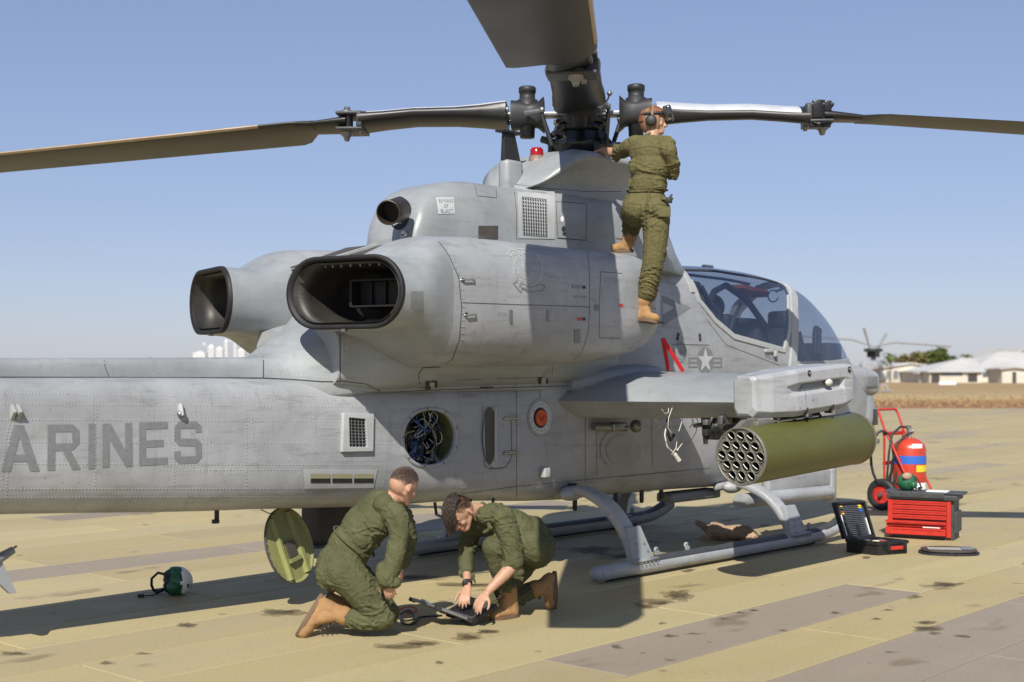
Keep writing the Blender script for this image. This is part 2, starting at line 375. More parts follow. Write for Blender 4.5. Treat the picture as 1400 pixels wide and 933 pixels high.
for j in range(-19, 5):
    for i in range(-4, 5):
        ii = i+(0 if j % 2 == 0 else .5) if j != 0 else i
        uc = U0+UL*(ii+.5); vc = V0+VW*(j+.5)
        c = UD*uc+VD*vc
        if c.y < 6.2 or c.y > 19.5 or abs(c.x) > c.y*.42+2.2: continue
        r = rj.random()
        isp = (j, ii) in purple or (r < .05 and j < -8)
        if j in (-3, -4, -5, -6) and c.x < 3: isp = False
        me = mes[2] if isp else (mes[1] if r > .66 else (mes[3] if r < .24 else mes[0]))
        o = bpy.data.objects.new('apron_mat', me); COL.objects.link(o); o.parent = apron
        o.location = (c.x, c.y, -.0055+rj.uniform(-.0008, .0008)); o.rotation_euler = (0, 0, MATA)

# damp and oily stains, thin irregular films on the coating
m_stain = mat('oil stain', (.15, .115, .065), .6, var=.3, vscale=9, spec=.15); m_stain.node_tree.nodes['Principled BSDF'].inputs['Alpha'].default_value = .26; rj = random.Random(9); ms = MB()
for (x, y, rx, ry) in ((1292, 800, 27, 4.5), (1251, 816, 11, 3), (925, 816, 24, 8), (900, 824, 26, 5), (880, 829, 18, 4), (1033, 834, 9, 2), (1015, 838, 10, 2), (915, 870, 11, 2.5), (950, 866, 14, 1.5), (1262, 851, 16, 2.5), (1270, 860, 22, 3.5), (1278, 866, 9, 2.5), (1198, 846, 8, 1.6), (1142, 838, 8, 2), (1215, 834, 10, 1.3), (905, 852, 6, 1.5), (540, 884, 34, 3.5), (580, 880, 28, 4), (640, 870, 20, 5), (662, 864, 22, 4), (395, 838, 34, 5), (255, 855, 16, 3), (145, 907, 11, 2.6), (195, 893, 12, 1.8), (20, 893, 22, 3), (600, 905, 6, 2.5), (820, 752, 40, 6), (860, 760, 46, 5), (560, 790, 50, 4), (480, 792, 40, 3), (640, 800, 40, 3), (990, 846, 9, 1.2), (1070, 862, 6, 1.2), (1405, 770, 14, 2)):
    for q in range(5 if rx > 15 else 3):
        cx, cy = x+rj.uniform(-.5, .5)*rx*.9, y+rj.uniform(-.5, .5)*ry*.9; k = rj.uniform(.45, .85); pts = []
        for a in range(26):
            t = a*2*math.pi/26; r_ = k*(1+.28*math.sin(3*t+q)+.18*math.sin(7*t+q*2)+rj.uniform(-.08, .08)); pts.append((cx+rx*r_*math.cos(t), cy+ry*r_*math.sin(t)))
        zz = .0016+.0004*q+.0003*rj.random(); ms.add([G(px_, py_, zz) for px_, py_ in pts], [list(range(26))])
for q in range(90):
    x, D = rj.uniform(-4.5, 5), rj.uniform(7.6, 15); r_ = abs(rj.gauss(0, 1))*.014+.005; ms.add([(x+r_*(1+.4*math.sin(a*2+q))*math.cos(a*.785), D+r_*math.sin(a*.785), .0012) for a in range(8)], [list(range(8))])
ms.build('oil_stain', m_stain, apron, kind='stuff')

# ------------------------------------------------------------------ the attack helicopter (frame: x to the nose, y to port, z up, origin under the mast)
heli = empty('attack_helicopter', HELI, HA, label='large grey attack helicopter with olive rocket pod under its wing and an open access cover', cat='helicopter')
SURF = []                                             # (BVH) skins that markings are laid on
def skin(o): 
    me = o.data; SURF.append(BVHTree.FromPolygons([v.co.copy() for v in me.vertices], [list(p.vertices) for p in me.polygons])); return o
CL = HI @ Vector((0, 0, 1.75))
def on(px, py, lift=.003, only=None):
    """point on the helicopter's skin seen in that direction, with its normal (helicopter frame)"""
    d = (HI.to_3x3() @ Vector(((px-700)/F, 1, (512-py)/F))).normalized(); best = None
    for i, b in enumerate(SURF):
        if only is not None and i not in only: continue
        h = b.ray_cast(CL, d)
        if h[0] is not None and (best is None or h[3] < best[3]): best = h
    if best is None: return None
    n = best[1] if best[1].dot(d) < 0 else -best[1]
    return best[0]+n*lift, n
def loft(name, tab, m, parent=heli, nx=60, nn=48, caps=True, uv=None, zc=.5, e=(3, 3), xs=None, smooth=True, yc=0., **k):
    """tab rows: x, yc, zc, hw, up, dn, eu, ed"""
    mb = MB(); vs = []; xs = xs or [lerp(tab[0][0], tab[-1][0], i/nx) for i in range(nx+1)]
    for x in xs:
        y0, z0, hw, up, dn, eu, ed = interp(tab, x)
        for q in range(nn):
            a = 2*math.pi*q/nn; c, s_ = math.cos(a), math.sin(a); ee = eu if s_ >= 0 else ed
            hh = up if s_ >= 0 else dn
            vs.append((x, y0+hw*math.copysign(abs(c)**(2/ee), c), z0+hh*math.copysign(abs(s_)**(2/ee), s_)))
    n = nn; fs = [[i*n+q, i*n+(q+1) % n, (i+1)*n+(q+1) % n, (i+1)*n+q] for i in range(len(xs)-1) for q in range(n)]
    mb.add(vs, fs, 0, smooth)
    if caps: mb.add(vs[:n], [list(range(n))]); mb.add(vs[-n:], [list(range(n))])
    return mb.build(name, m, parent, **k)
def px_strip(polys, w, name, m, parent, lift=.0025, step=5., wpx=None, h=0, only=None):
    """thin strips (panel gaps) along lines on the skin"""
    mb = MB()
    for pl in polys:
        pts = []
        for a, b in zip(pl[:-1], pl[1:]):
            n = max(1, int(math.hypot(b[0]-a[0], b[1]-a[1])/step))
            for i in range(n): pts.append((lerp(a[0], b[0], i/n), lerp(a[1], b[1], i/n)))
        pts.append(pl[-1]); hs = [on(*p, lift=lift, only=only) for p in pts]
        seg = []
        def flush():
            if len(seg) > 1:
                vs = []; fs = []
                for i, (p, n) in enumerate(seg):
                    t = (seg[min(i+1, len(seg)-1)][0]-seg[max(0, i-1)][0]).normalized(); s_ = t.cross(n).normalized()*w/2
                    vs += [p-s_, p+s_]
                for i in range(len(seg)-1): fs.append([2*i, 2*i+1, 2*i+3, 2*i+2])
                mb.add(vs, fs)
        for q in hs:
            if q is None or (seg and (q[0]-seg[-1][0]).length > .2): flush(); seg = []; 
            if q: seg.append(q)
        flush()
    return mb.build(name, m, parent)
def quadpt(Q, u, v):
    a, b, c, d = Q   # tl, tr, br, bl
    return (lerp(lerp(a[0], b[0], u), lerp(d[0], c[0], u), v), lerp(lerp(a[1], b[1], u), lerp(d[1], c[1], u), v))
def px_patch(Q, name, m, parent, lift=.004, nu=10, nv=8, rnd=0., mb=None, mi=0):
    """a plate or printed patch following the skin inside quad Q"""
    own = mb is None; mb = mb or MB(); vs = []; ok = True
    for j in range(nv+1):
        for i in range(nu+1):
            u, v = i/nu, j/nv
            if rnd:   # squircle mapping
                a, b = 2*u-1, 2*v-1
                uu = a*math.sqrt(1-rnd*b*b/2); vv = b*math.sqrt(1-rnd*a*a/2); u, v = (uu+1)/2, (vv+1)/2
            h = on(*quadpt(Q, u, v), lift=lift)
            if h is None: ok = False; h = (Vector(vs[-1]) if vs else Vector(), 0)
            vs.append(h[0])
    if not ok and own: print('patch misses', name)
    mb.add(vs, [[j*(nu+1)+i, j*(nu+1)+i+1, (j+1)*(nu+1)+i+1, (j+1)*(nu+1)+i] for j in range(nv) for i in range(nu)], mi, True)
    return mb.build(name, m, parent) if own else mb
def px_poly(polys, name, m, parent, lift=.004, fine=3., mb=None):
    """flat print: polygons drawn on the skin"""
    mb0 = mb or MB()
    for pl in polys:
        bm = bmesh.new(); f = bm.faces.new([bm.verts.new((p[0], p[1], 0)) for p in pl])
        bmesh.ops.triangulate(bm, faces=[f])
        for _ in range(4):
            es = [e for e in bm.edges if e.calc_length() > fine*2]
            if not es: break
            bmesh.ops.subdivide_edges(bm, edges=es, cuts=1, use_grid_fill=False); bmesh.ops.triangulate(bm, faces=bm.faces[:])
        for v in bm.verts:
            h = on(v.co.x, v.co.y, lift=lift)
            v.co = h[0] if h else Vector((0, 0, -1))
        bad = [v for v in bm.verts if v.co.z < -.5]
        if bad: bmesh.ops.delete(bm, geom=bad, context='VERTS')
        mb0.bm(bm)
    return mb0.build(name, m, parent) if mb is None else mb0
def px_text(txt, Q, name, m, parent, lift=.005):
    cu = bpy.data.curves.new('t', 'FONT'); cu.body = txt; cu.align_x = 'CENTER'; cu.resolution_u = 3; cu.space_line = .95
    o = bpy.data.objects.new('t', cu); COL.objects.link(o); bpy.context.view_layer.update()
    me = bpy.data.meshes.new_from_object(o.evaluated_get(bpy.context.evaluated_depsgraph_get()))
    xs = [v.co.x for v in me.vertices]; ys = [v.co.y for v in me.vertices]; x0, x1, y0, y1 = min(xs), max(xs), min(ys), max(ys)
    vs = []
    for v in me.vertices:
        h = on(*quadpt(Q, (v.co.x-x0)/(x1-x0), (y1-v.co.y)/(y1-y0)), lift=lift); vs.append(h[0] if h else Vector())
    mb = MB().add(vs, [list(p.vertices) for p in me.polygons])
    bpy.data.objects.remove(o); bpy.data.curves.remove(cu); bpy.data.meshes.remove(me)
    return mb.build(name, m, parent)
def rivets(lines, sp=5., r=.0055, step_m=None):
    pass
RIV = MB()
def rivet_line(pl, sp=4.6, r=.0065, only=None):
    acc = 0
    for a, b in zip(pl[:-1], pl[1:]):
        L_ = math.hypot(b[0]-a[0], b[1]-a[1]); n = int(L_/sp)
        for i in range(n):
            h = on(lerp(a[0], b[0], i/n), lerp(a[1], b[1], i/n), lift=0., only=only)
            if h is None: continue
            p, nn = h; u = nn.orthogonal().normalized(); w = nn.cross(u)
            vs = [p+(u*math.cos(t*math.pi/2.5)+w*math.sin(t*math.pi/2.5))*r for t in range(5)]+[p+nn*r*.75]
            RIV.add(vs, [[k, (k+1) % 5, 5] for k in range(5)], 0, True)

# ---- fuselage skin: boom, belly, cockpit sides; the windows are cut out of the same skin
#       x     yc  zc    hw   up   dn   eu   ed
FT = [(-9.6, 0, 1.40, .18, .34, .30, 5, 3),
      (-7.5, 0, 1.36, .27, .37, .41, 5, 3),
      (-5.9, 0, 1.33, .34, .40, .46, 5, 3.2),
      (-4.0, 0, 1.28, .43, .44, .52, 5, 3.2),
      (-3.0, 0, 1.22, .48, .46, .51, 5, 3.4),
      (-2.3, 0, 1.20, .50, .48, .51, 5.5, 3.6),
      (-1.2, 0, 1.20, .50, .50, .57, 5.5, 3.8),
      (-.6, 0, 1.25, .50, 1.4, .65, 5, 3.8),
      (0.2, 0, 1.35, .50, 1.50, .76, 4.2, 3.8),
      (1.2, 0, 1.45, .49, 1.41, .87, 3.4, 3.8),
      (2.0, 0, 1.5, .49, 1.39, .94, 2.9, 3.6),
      (2.56, 0, 1.5, .49, 1.38, .94, 2.6, 3.4),
      (3.2, 0, 1.5, .48, 1.33, .92, 2.5, 3.2),
      (3.69, 0, 1.5, .46, 1.24, .87, 2.4, 3),
      (4.20, 0, 1.48, .41, 1.04, .76, 2.3, 2.8),
      (4.58, 0, 1.45, .35, .78, .66, 2.3, 2.7),
      (4.86, 0, 1.4, .30, .53, .55, 2.3, 2.6),
      (5.15, 0, 1.38, .25, .42, .42, 2.4, 2.5),
      (5.42, 0, 1.38, .14, .32, .3, 2.4, 2.4)]
xs = [-9.6+.1*i for i in range(20)]; x = -7.6
while x < 5.42: xs.append(x); x += .026
xs.append(5.42); NN = 168
fv = []
def fpoint(x, a):
    y0, z0, hw, up, dn, eu, ed = interp(FT, x)
    c, s_ = math.cos(a), math.sin(a); ee = eu if s_ >= 0 else ed; hh = up if s_ >= 0 else dn
    return Vector((x, y0+hw*math.copysign(abs(c)**(2/ee), c), z0+hh*math.copysign(abs(s_)**(2/ee), s_)))
# equal-arclength angles so that flat sides still get rows
tabA = []
for x in xs:
    aa = [2*math.pi*q/720 for q in range(721)]; P_ = [fpoint(x, a) for a in aa]; acc = [0]
    for q in range(720): acc.append(acc[-1]+(P_[q+1]-P_[q]).length)
    q = 0; row = []
    for k in range(NN):
        t = acc[-1]*k/NN
        while acc[q+1] < t: q += 1
        f = (t-acc[q])/max(1e-9, acc[q+1]-acc[q]); row.append(P_[q].lerp(P_[q+1], f))
    fv += row
W1 = [(1.27, 2.76), (1.34, 2.50), (1.57, 2.29), (1.89, 2.135), (2.9, 2.01), (3.02, 2.24), (3.12, 2.54), (3.22, 2.70), (3.28, 2.9), (1.27, 2.9)]
W1 = [(1.26, 2.76), (1.33, 2.49), (1.57, 2.295), (1.89, 2.14), (2.87, 2.01), (3.03, 2.24), (3.13, 2.50), (3.26, 2.66), (3.42, 2.9), (1.26, 2.9)]
W2 = [(3.10, 1.87), (3.20, 2.24), (3.30, 2.50), (3.46, 2.66), (3.6, 2.9), (5.6, 2.9), (5.6, 1.92), (4.9, 1.93), (4.0, 1.88)]
def inpoly(p, poly):
    c = False; n = len(poly); j = n-1
    for i in range(n):
        if (poly[i][1] > p[1]) != (poly[j][1] > p[1]) and p[0] < (poly[j][0]-poly[i][0])*(p[1]-poly[i][1])/(poly[j][1]-poly[i][1])+poly[i][0]: c = not c
        j = i
    return c
fq = [[i*NN+q, i*NN+(q+1) % NN, (i+1)*NN+(q+1) % NN, (i+1)*NN+q] for i in range(len(xs)-1) for q in range(NN)]
skin_b = BVHTree.FromPolygons(fv, fq); SURF.append(skin_b)       # 0: whole envelope
# round maintenance opening and its outline in the picture of the starboard side
CIRC = (588.5, 598.5, 36.5, 38.0)
cc = on(588.5, 598.5, 0)[0]; cw = (on(625, 598.5, 0)[0]-on(552, 598.5, 0)[0]).length/2; chh = .225
print('opening', cc, cw)
fb, fg = [], []
for f in fq:
    c = (fv[f[0]]+fv[f[2]])/2
    if c.z > 1.8 and (inpoly((c.x, c.z), W1) or inpoly((c.x, c.z), W2)): fg.append(f)
    elif c.y < -.3 and ((c.x-cc.x)/cw)**4*.25+((c.x-cc.x)/cw)**2*.75+((c.z-cc.z)/chh)**2 < 1: pass
    else: fb.append(f)
mb = MB(); mb.add(fv, fb, 0, True); 
fus = mb.build('fuselage', M['grey'], heli)
canopy = MB().add(fv, fg, 0, True).build('canopy_glass', M['glass'], heli)
for o in (fus, canopy):
    bm = bmesh.new(); bm.from_mesh(o.data); bmesh.ops.delete(bm, geom=[v for v in bm.verts if not v.link_faces], context='VERTS'); bm.to_mesh(o.data); bm.free()
for o in (fus, canopy):   # point normals outward
    bm = bmesh.new(); bm.from_mesh(o.data)
    for f in bm.faces:
        if f.normal.dot(f.calc_center_median()-Vector((f.calc_center_median().x, 0, 1.4))) < 0: f.normal_flip()
    bm.to_mesh(o.data); bm.free()
# frames round the windows, on both sides
def onside(x, z, s, lift=0.):
    h = skin_b.ray_cast(Vector((x, s*3, z)), Vector((0, -s, 0)))
    if h[0] is None: return None
    return h[0]+Vector((0, s*lift, 0))
def overtop(x, y, lift=0.):
    h = skin_b.ray_cast(Vector((x, y, 5)), Vector((0, 0, -1))); return h[0]+Vector((0, 0, lift))
def band(pts, w, t, mb, nrm=None):
    """flat band following points; nrm gives outward normals"""
    vs = []; N = len(pts)
    for i, (p, n) in enumerate(pts):
        tt = (pts[min(i+1, N-1)][0]-pts[max(0, i-1)][0]).normalized(); s_ = tt.cross(n).normalized()*w/2
        vs += [p-s_-n*t*.6, p-s_+n*t*.4, p-s_*.8+n*t*.6, p+s_*.8+n*t*.6, p+s_+n*t*.4, p+s_-n*t*.6]
    fs = [[6*i+k, 6*i+(k+1) % 6, 6*i+6+(k+1) % 6, 6*i+6+k] for i in range(N-1) for k in range(6)]
    mb.add(vs, fs, 0, False); mb.add(vs[:6], [list(range(6))]); mb.add(vs[-6:], [list(range(6))])
def near_n(p):
    h = skin_b.find_nearest(p); n = h[1]
    c = Vector((p.x, 0, 1.5)); return n if n.dot(p-c) > 0 else -n
def sideline(poly, s, step=.05):
    out = []
    for a, b in zip(poly[:-1], poly[1:]):
        n = max(1, int(math.hypot(b[0]-a[0], b[1]-a[1])/step))
        for i in range(n): out.append((lerp(a[0], b[0], i/n), lerp(a[1], b[1], i/n)))
    out.append(poly[-1]); r = []
    for (x, z) in out:
        p = onside(x, z, s)
        if p is not None: r.append((p, near_n(p)))
    return r
for s in (-1, 1):
    mb = MB()
    band(sideline([(1.28, 2.70), (1.33, 2.49), (1.57, 2.295), (1.89, 2.14), (2.87, 2.01), (3.03, 2.24), (3.13, 2.50), (3.22, 2.62)], s), .06, .022, mb)
    mb.build('canopy_door_frame', M['greyw'], heli)
    mb = MB(); band(sideline([(3.02, 1.80), (3.13, 2.2), (3.24, 2.50), (3.36, 2.64)], s), .15, .03, mb); mb.build('canopy_pillar', M['greyw'], heli)
    mb = MB(); band(sideline([(3.1, 1.865), (4.0, 1.88), (4.9, 1.93), (5.05, 1.93)], s), .06, .02, mb); mb.build('windscreen_sill', M['grey'], heli)
mb = MB()   # arch over the top between the two cockpits, rear arch
arch = []
for i in range(-14, 15):
    y = i*.0215; p = overtop(3.52-.12*abs(i/14)**2-.03, y); arch.append((p, near_n(p)))
band(arch, .12, .03, mb); mb.build('canopy_arch', M['greyw'], heli)
mb = MB(); arch = []
for i in range(-12, 13):
    p = overtop(1.25, i*.034); arch.append((p, near_n(p)))
band(arch, .08, .02, mb); mb.build('canopy_rear_arch', M['greyw'], heli)
# dark rails under the roof line
mb = MB()
for s in (-1, 1):
    pts = [(overtop(1.3+i*.1, s*(.26-.004*i)), Vector((0, s*.5, .8)).normalized()) for i in range(20)]
    band(pts, .035, .012, mb)
mb.build('canopy_rail', M['line'], heli)

# ---- upper centre body under the exhausts
loft('dorsal_fairing', [(-9.6, 0, 1.70, .12, .12, .1, 4, 4), (-4.0, 0, 1.70, .19, .175, .1, 4.5, 4), (-3.8, 0, 1.70, .24, .18, .1, 3, 4), (-3.6, 0, 1.68, .36, .33, .1, 2.2, 4), (-3.4, 0, 1.65, .44, .46, .1, 2.4, 5),
      (-3.0, 0, 1.65, .49, .85, .05, 3, 5), (-2.7, 0, 1.65, .52, 1.08, .05, 4, 5), (-2.4, 0, 1.65, .52, 1.14, .05, 5, 5), (0.4, 0, 1.65, .5, 1.15, .05, 5, 5)], M['grey2'], nx=120)
skin(bpy.data.objects['dorsal_fairing'])            # 1
def side_name(s): return s
NAC = {}
for s in (-1, 1):
    # engine nacelle: a fat rounded door-covered body
    T = [(-2.92, s*.80, 2.30, .44, .485, .49, 3.0, 2.7), (-2.4, s*.79, 2.31, .46, .50, .50, 3.2, 2.8), (-1.6, s*.77, 2.31, .46, .50, .49, 3.2, 2.8), (-.8, s*.74, 2.33, .45, .49, .46, 3.2, 2.8),
         (-.4, s*.72, 2.35, .43, .47, .42, 3.0, 2.8), (-.22, s*.70, 2.36, .39, .43, .37, 2.8, 2.6), (-.12, s*.68, 2.36, .31, .34, .29, 2.5, 2.4), (-.08, s*.67, 2.36, .2, .22, .2, 2.2, 2.2)]
    nc = loft('engine_nacelle', T, M['grey'], nx=90, nn=72); NAC[s] = nc
    skin(nc)                                          # 2, 4(port)
    # lower engine bay fairing between nacelle and boom
    T = [(-3.40, s*.32, 1.87, .19, .22, .20, 4, 4), (-3.2, s*.36, 1.87, .22, .28, .22, 4, 3), (-2.9, s*.42, 1.90, .33, .3, .27, 3.4, 2.6), (-2.5, s*.40, 1.92, .40, .3, .28, 3, 2.4), (-1.0, s*.35, 1.92, .36, .3, .26, 3, 2.6), (-.2, s*.30, 1.92, .25, .3, .25, 3, 3), (.1, s*.25, 1.92, .2, .3, .25, 3, 3)]
    lf = loft('lower_engine_fairing', T, M['grey2'], nx=70, nn=56); skin(lf)
    # exhaust duct: from the round nacelle end to a wide flat oval opening turned outward
    DL = R(16); C0 = Vector((-2.92, s*.80, 2.30)); C1 = Vector((-3.60, s*.83, 2.335))
    t1 = Vector((math.sin(DL), s*math.cos(DL), 0)); nrm = Vector((-math.cos(DL), s*math.sin(DL), 0))
    def sec(C, t, hw, up, dn, ee, n=64, r_in=0., ed=None):
        o = []
        for q in range(n):
            a = 2*math.pi*q/n; c, s_ = math.cos(a), math.sin(a); hh = up if s_ > 0 else dn; e2 = ee if s_ > 0 else (ed or ee)
            o.append(C+t*(hw*math.copysign(abs(c)**(2/e2), c))+Vector((0, 0, hh*math.copysign(abs(s_)**(2/e2), s_))))
        return o
    def stad(C, t, hw, hh, n=64):
        o = []
        for q in range(n):
            a = 2*math.pi*q/n; c, s_ = math.cos(a), math.sin(a)
            tq = abs((a+math.pi/2) % math.pi-math.pi/2)/(math.pi/2); sx = 1 if c >= 0 else -1; sz = 1 if s_ >= 0 else -1
            if tq < .72: ph = tq/.72*math.pi/2; x_, z_ = (hw-hh)+hh*math.cos(ph), hh*math.sin(ph)
            else: x_, z_ = (hw-hh)*(1-(tq-.72)/.28), hh
            o.append(C+t*(sx*x_)+Vector((0, 0, sz*z_)))
        return o
    vs = []; ns = 22
    for i in range(ns+1):
        f = i/ns; ft = sstep(0, 1, f); C = C0.lerp(C1, f); tt = Vector((0, s, 0)).lerp(t1, ft).normalized()
        A_ = sec(C, tt, .44+.01*math.sin(f*3.1), .485, .49, 3.0, ed=2.7); B_ = stad(C, tt, .50, .262)
        g = sstep(-.05, .70, f)
        vs += [a.lerp(b, g) for a, b in zip(A_, B_)]
    n = 64; fs = [[i*n+q, i*n+(q+1) % n, (i+1)*n+(q+1) % n, (i+1)*n+q] for i in range(ns) for q in range(n)]
    ex = MB().add(vs, fs, 0, True).build('exhaust_duct', M['grey2'], heli); skin(ex)
    # rim, liner, baffle box inside
    mb = MB(); rings = [(stad(C1, t1, .502, .264), 0), (stad(C1+nrm*.03, t1, .50, .262), 0), (stad(C1+nrm*.035, t1, .475, .238), 0), (stad(C1-nrm*.03, t1, .455, .218), 0)]
    vs = sum([r_[0] for r_ in rings], []); fs = [[i*n+q, i*n+(q+1) % n, (i+1)*n+(q+1) % n, (i+1)*n+q] for i in range(3) for q in range(n)]
    mb.add(vs, fs, 0, True).build('exhaust_rim', M['soot'], ex)
    mb = MB(); vs = stad(C1-nrm*.02, t1, .458, .221)+stad(C1+nrm*.012, t1, .450, .213)+stad(C1-nrm*.16, t1, .42, .205)+stad(C1-nrm*.42+t1*.05*s*0, t1, .36, .19)+stad(C1-nrm*.62, t1, .33, .18)
    fs = [[i*n+q, i*n+(q+1) % n, (i+1)*n+(q+1) % n, (i+1)*n+q] for i in range(4) for q in range(n)]+[list(range(4*n, 5*n))]
    mb.add(vs, fs, 0, True).build('exhaust_liner', M['liner'], ex)
    mb = MB(); RM = Matrix(((t1.x, -nrm.x, 0), (t1.y, -nrm.y, 0), (0, 0, 1)))
    def at(u, dpt, h): return C1+t1*u-nrm*dpt+Vector((0, 0, h))
    mb.box(at(.12, .42, .105), (.52, .30, .012), RM); mb.box(at(.12, .42, -.085), (.52, .30, .012), RM)
    mb.box(at(-.14, .42, .01), (.02, .30, .19), RM); mb.box(at(.12, .40, .01), (.52, .02, .19), RM)
    for u in (-.02, .1, .22, .33): mb.box(at(u, .378, .01), (.012, .03, .185), RM)
    mb.lathe(at(.12, .5, .01), -nrm, [(0, .09), (.1, .11), (.16, .10)], 20)
    mb.build('exhaust_baffle', M['soot'], ex)
    mb = MB()
    for k in range(9):
        a = R(40+k*12); mb.box(at(.40*math.cos(a)+.05, .10, .205), (.012, .02, .03), RM)
    mb.build('rim_tab', M['steel'], ex, kind='stuff')
    tg = MB().box(C1+nrm*.01+Vector((0, 0, -.268)), (.03, .04, .02), RM).build('rim_bracket', M['steel'], ex)
# heat-stained deck panels between the exhausts
deck = MB().prism([(-3.15, -.40, 2.60), (-2.55, -.42, 2.80), (-2.55, .42, 2.80), (-3.15, .40, 2.60)], (0, 0, .012)).build('heat_panel', M['brown'], heli)
MB().prism([(-3.17, -.04, 2.618), (-2.5, -.04, 2.822), (-2.5, .02, 2.822), (-3.17, .02, 2.618)], (0, 0, .02)).build('deck_rib', M['greyw'], heli)

# ---- upper cowling with turbine exhaust stub
T = [(-2.60, -.14, 2.78, .22, .06, .05, 2.5, 5), (-2.57, -.14, 2.78, .28, .17, .05, 2.8, 5), (-2.51, -.13, 2.78, .325, .32, .05, 3.2, 5), (-2.43, -.12, 2.78, .355, .42, .05, 3.5, 5), (-2.32, -.10, 2.78, .39, .49, .05, 3.8, 5), (-2.18, -.075, 2.78, .43, .54, .05, 3.8, 5), (-2.0, -.045, 2.78, .485, .58, .05, 3.8, 5), (-1.8, -.015, 2.78, .535, .60, .05, 3.8, 5), (-1.5, 0, 2.78, .555, .60, .05, 4, 5), (-1.2, 0, 2.78, .56, .60, .05, 4.5, 5), (-.2, 0, 2.78, .56, .62, .05, 5, 5), (.6, 0, 2.78, .54, .58, .05, 4, 5), (1.0, 0, 2.78, .42, .25, .05, 3, 5), (1.3, 0, 2.78, .28, .07, .05, 2.4, 5)]
cowl = loft('upper_cowling', T, M['grey2'], nx=110, nn=80); skin(cowl)
# ---- rotor pylon fairing with a flared cap
def ring(z, x0, x1, hw, n=48, e=2.6, xc=None):
    xc = (x0+x1)/2; return [Vector((xc+(x1-x0)/2*math.copysign(abs(math.cos(2*math.pi*q/n))**(2/e), math.cos(2*math.pi*q/n)), hw*math.copysign(abs(math.sin(2*math.pi*q/n))**(2/e), math.sin(2*math.pi*q/n)), z)) for q in range(n)]
vs = []
# bottom rings, then the lip; the rear of the cap slopes down to the cowl
def pylring(t):
    pass
RZ = [(3.15, -1.1, .80, .47), (3.30, -1.05, .78, .45), (3.44, -.98, .70, .42), (3.54, -.98, .64, .43), (3.62, -1.04, .60, .50), (3.67, -1.06, .58, .60), (3.70, -1.05, .57, .625), (3.745, -.97, .53, .585), (3.785, -.80, .45, .46), (3.80, -.55, .30, .3), (3.805, -.2, .1, .08)]
for (z, a, b, h) in RZ:
    for v in ring(z, a, b, h):
        k = sstep(-.58, -1.15, v.x); v.z -= k*(v.z-3.30)*.80 if v.z > 3.30 else 0; vs.append(v)
n = 48; fs = [[i*n+q, i*n+(q+1) % n, (i+1)*n+(q+1) % n, (i+1)*n+q] for i in range(len(RZ)-1) for q in range(n)]
pyl = MB().add(vs, fs, 0, True).build('pylon_fairing', M['grey2'], heli); skin(pyl)
def rbox(name, c, d, bev, m, parent, **k):
    return MB().box(c, d, ch=bev).build(name, m, parent, **k)
ab = MB(); ab.box((-.99, 0, 3.52), (.22, .12, .32), ch=.04); ab = ab.build('antenna_pedestal', M['grey2'], heli)
# tapering black blade antenna with a flat cap
mb = MB(); mb.add([(-1.10, -.025, 3.67), (-.88, -.025, 3.67), (-.88, .025, 3.67), (-1.10, .025, 3.67), (-1.09, -.018, 3.92), (-.95, -.018, 3.92), (-.95, .018, 3.92), (-1.09, .018, 3.92)], [[0, 1, 2, 3], [4, 5, 6, 7], [0, 1, 5, 4], [1, 2, 6, 5], [2, 3, 7, 6], [3, 0, 4, 7]])
ant = mb.build('blade_antenna', M['black'], heli, bev=.008)
MB().box((-1.01, 0, 3.93), (.28, .09, .024), ch=.008).build('antenna_cap', M['black'], ant)
b_ = MB(); b_.lathe((-.64, .0, 3.66), (0, 0, 1), [(0, .085), (.10, .07), (.105, .05)], 20); b_ = b_.build('beacon_base', M['tanb'], heli)
b_ = MB(); b_.lathe((-.64, .0, 3.762), (0, 0, 1), [(0, .062), (.055, .06), (.075, .045), (.08, 0)], 20); b_.build('beacon_lens', M['beacon'], heli)

# ---- main rotor
SP = R(-4.9)                                        # rotor turned slightly (world frame)
rot = empty('main_rotor', (0, 0, 0)); rot.parent = heli; rot.rotation_euler = (0, 0, SP-HA)
hubm = MB(); hubm.lathe((0, 0, 3.72), (0, 0, 1), [(0, .20), (.05, .2), (.06, .125), (.28, .12), (.30, .16), (.36, .16), (.38, .12), (.86, .11), (.88, .15), (.93, .14), (.95, 0)], 28); hubm.build('mast', M['blackg'], rot)
mb = MB(); mb.lathe((0, 0, 3.86), (0, 0, 1), [(-.08, .2), (-.06, .27), (0, .30), (.04, .32), (.09, .33), (.12, .26), (.18, .26), (.20, .18)], 28)
for k in range(4):
    a = math.pi/2*k+.5; mb.tube([(.2*math.cos(a), .2*math.sin(a), 3.93), (.42*math.cos(a), .42*math.sin(a), 3.97)], .035, 8)
mb.build('swashplate', M['blackg'], rot)
def blade_z(r): return 4.235-.0835*max(0, r-1.6)
def section(r, chord, le, thick, pitch, kind=0, n=28):
    """aerofoil ring at radius r along local +x; leading edge towards +y"""
    out = []
    for q in range(n):
        a = 2*math.pi*q/n
        if kind == 0:
            c = math.cos(a); xx = .5*(1-c); t = thick*(1.48*math.sqrt(max(xx, 0))-.63*xx-1.76*xx*xx+1.42*xx**3-.5*xx**4)*1.0
            y = le-xx*chord; z = t*math.copysign(1, math.sin(a)) if abs(math.sin(a)) > 1e-6 else 0
        else:
            y = le-chord/2-chord/2*-math.copysign(abs(math.cos(a))**(2/kind), math.cos(a)); z = thick/2*math.copysign(abs(math.sin(a))**(2/kind), math.sin(a))
        cy, sy = math.cos(pitch), math.sin(pitch)
        out.append(Vector((r, y*cy-z*sy, blade_z(r)+y*sy+z*cy)))
    return out
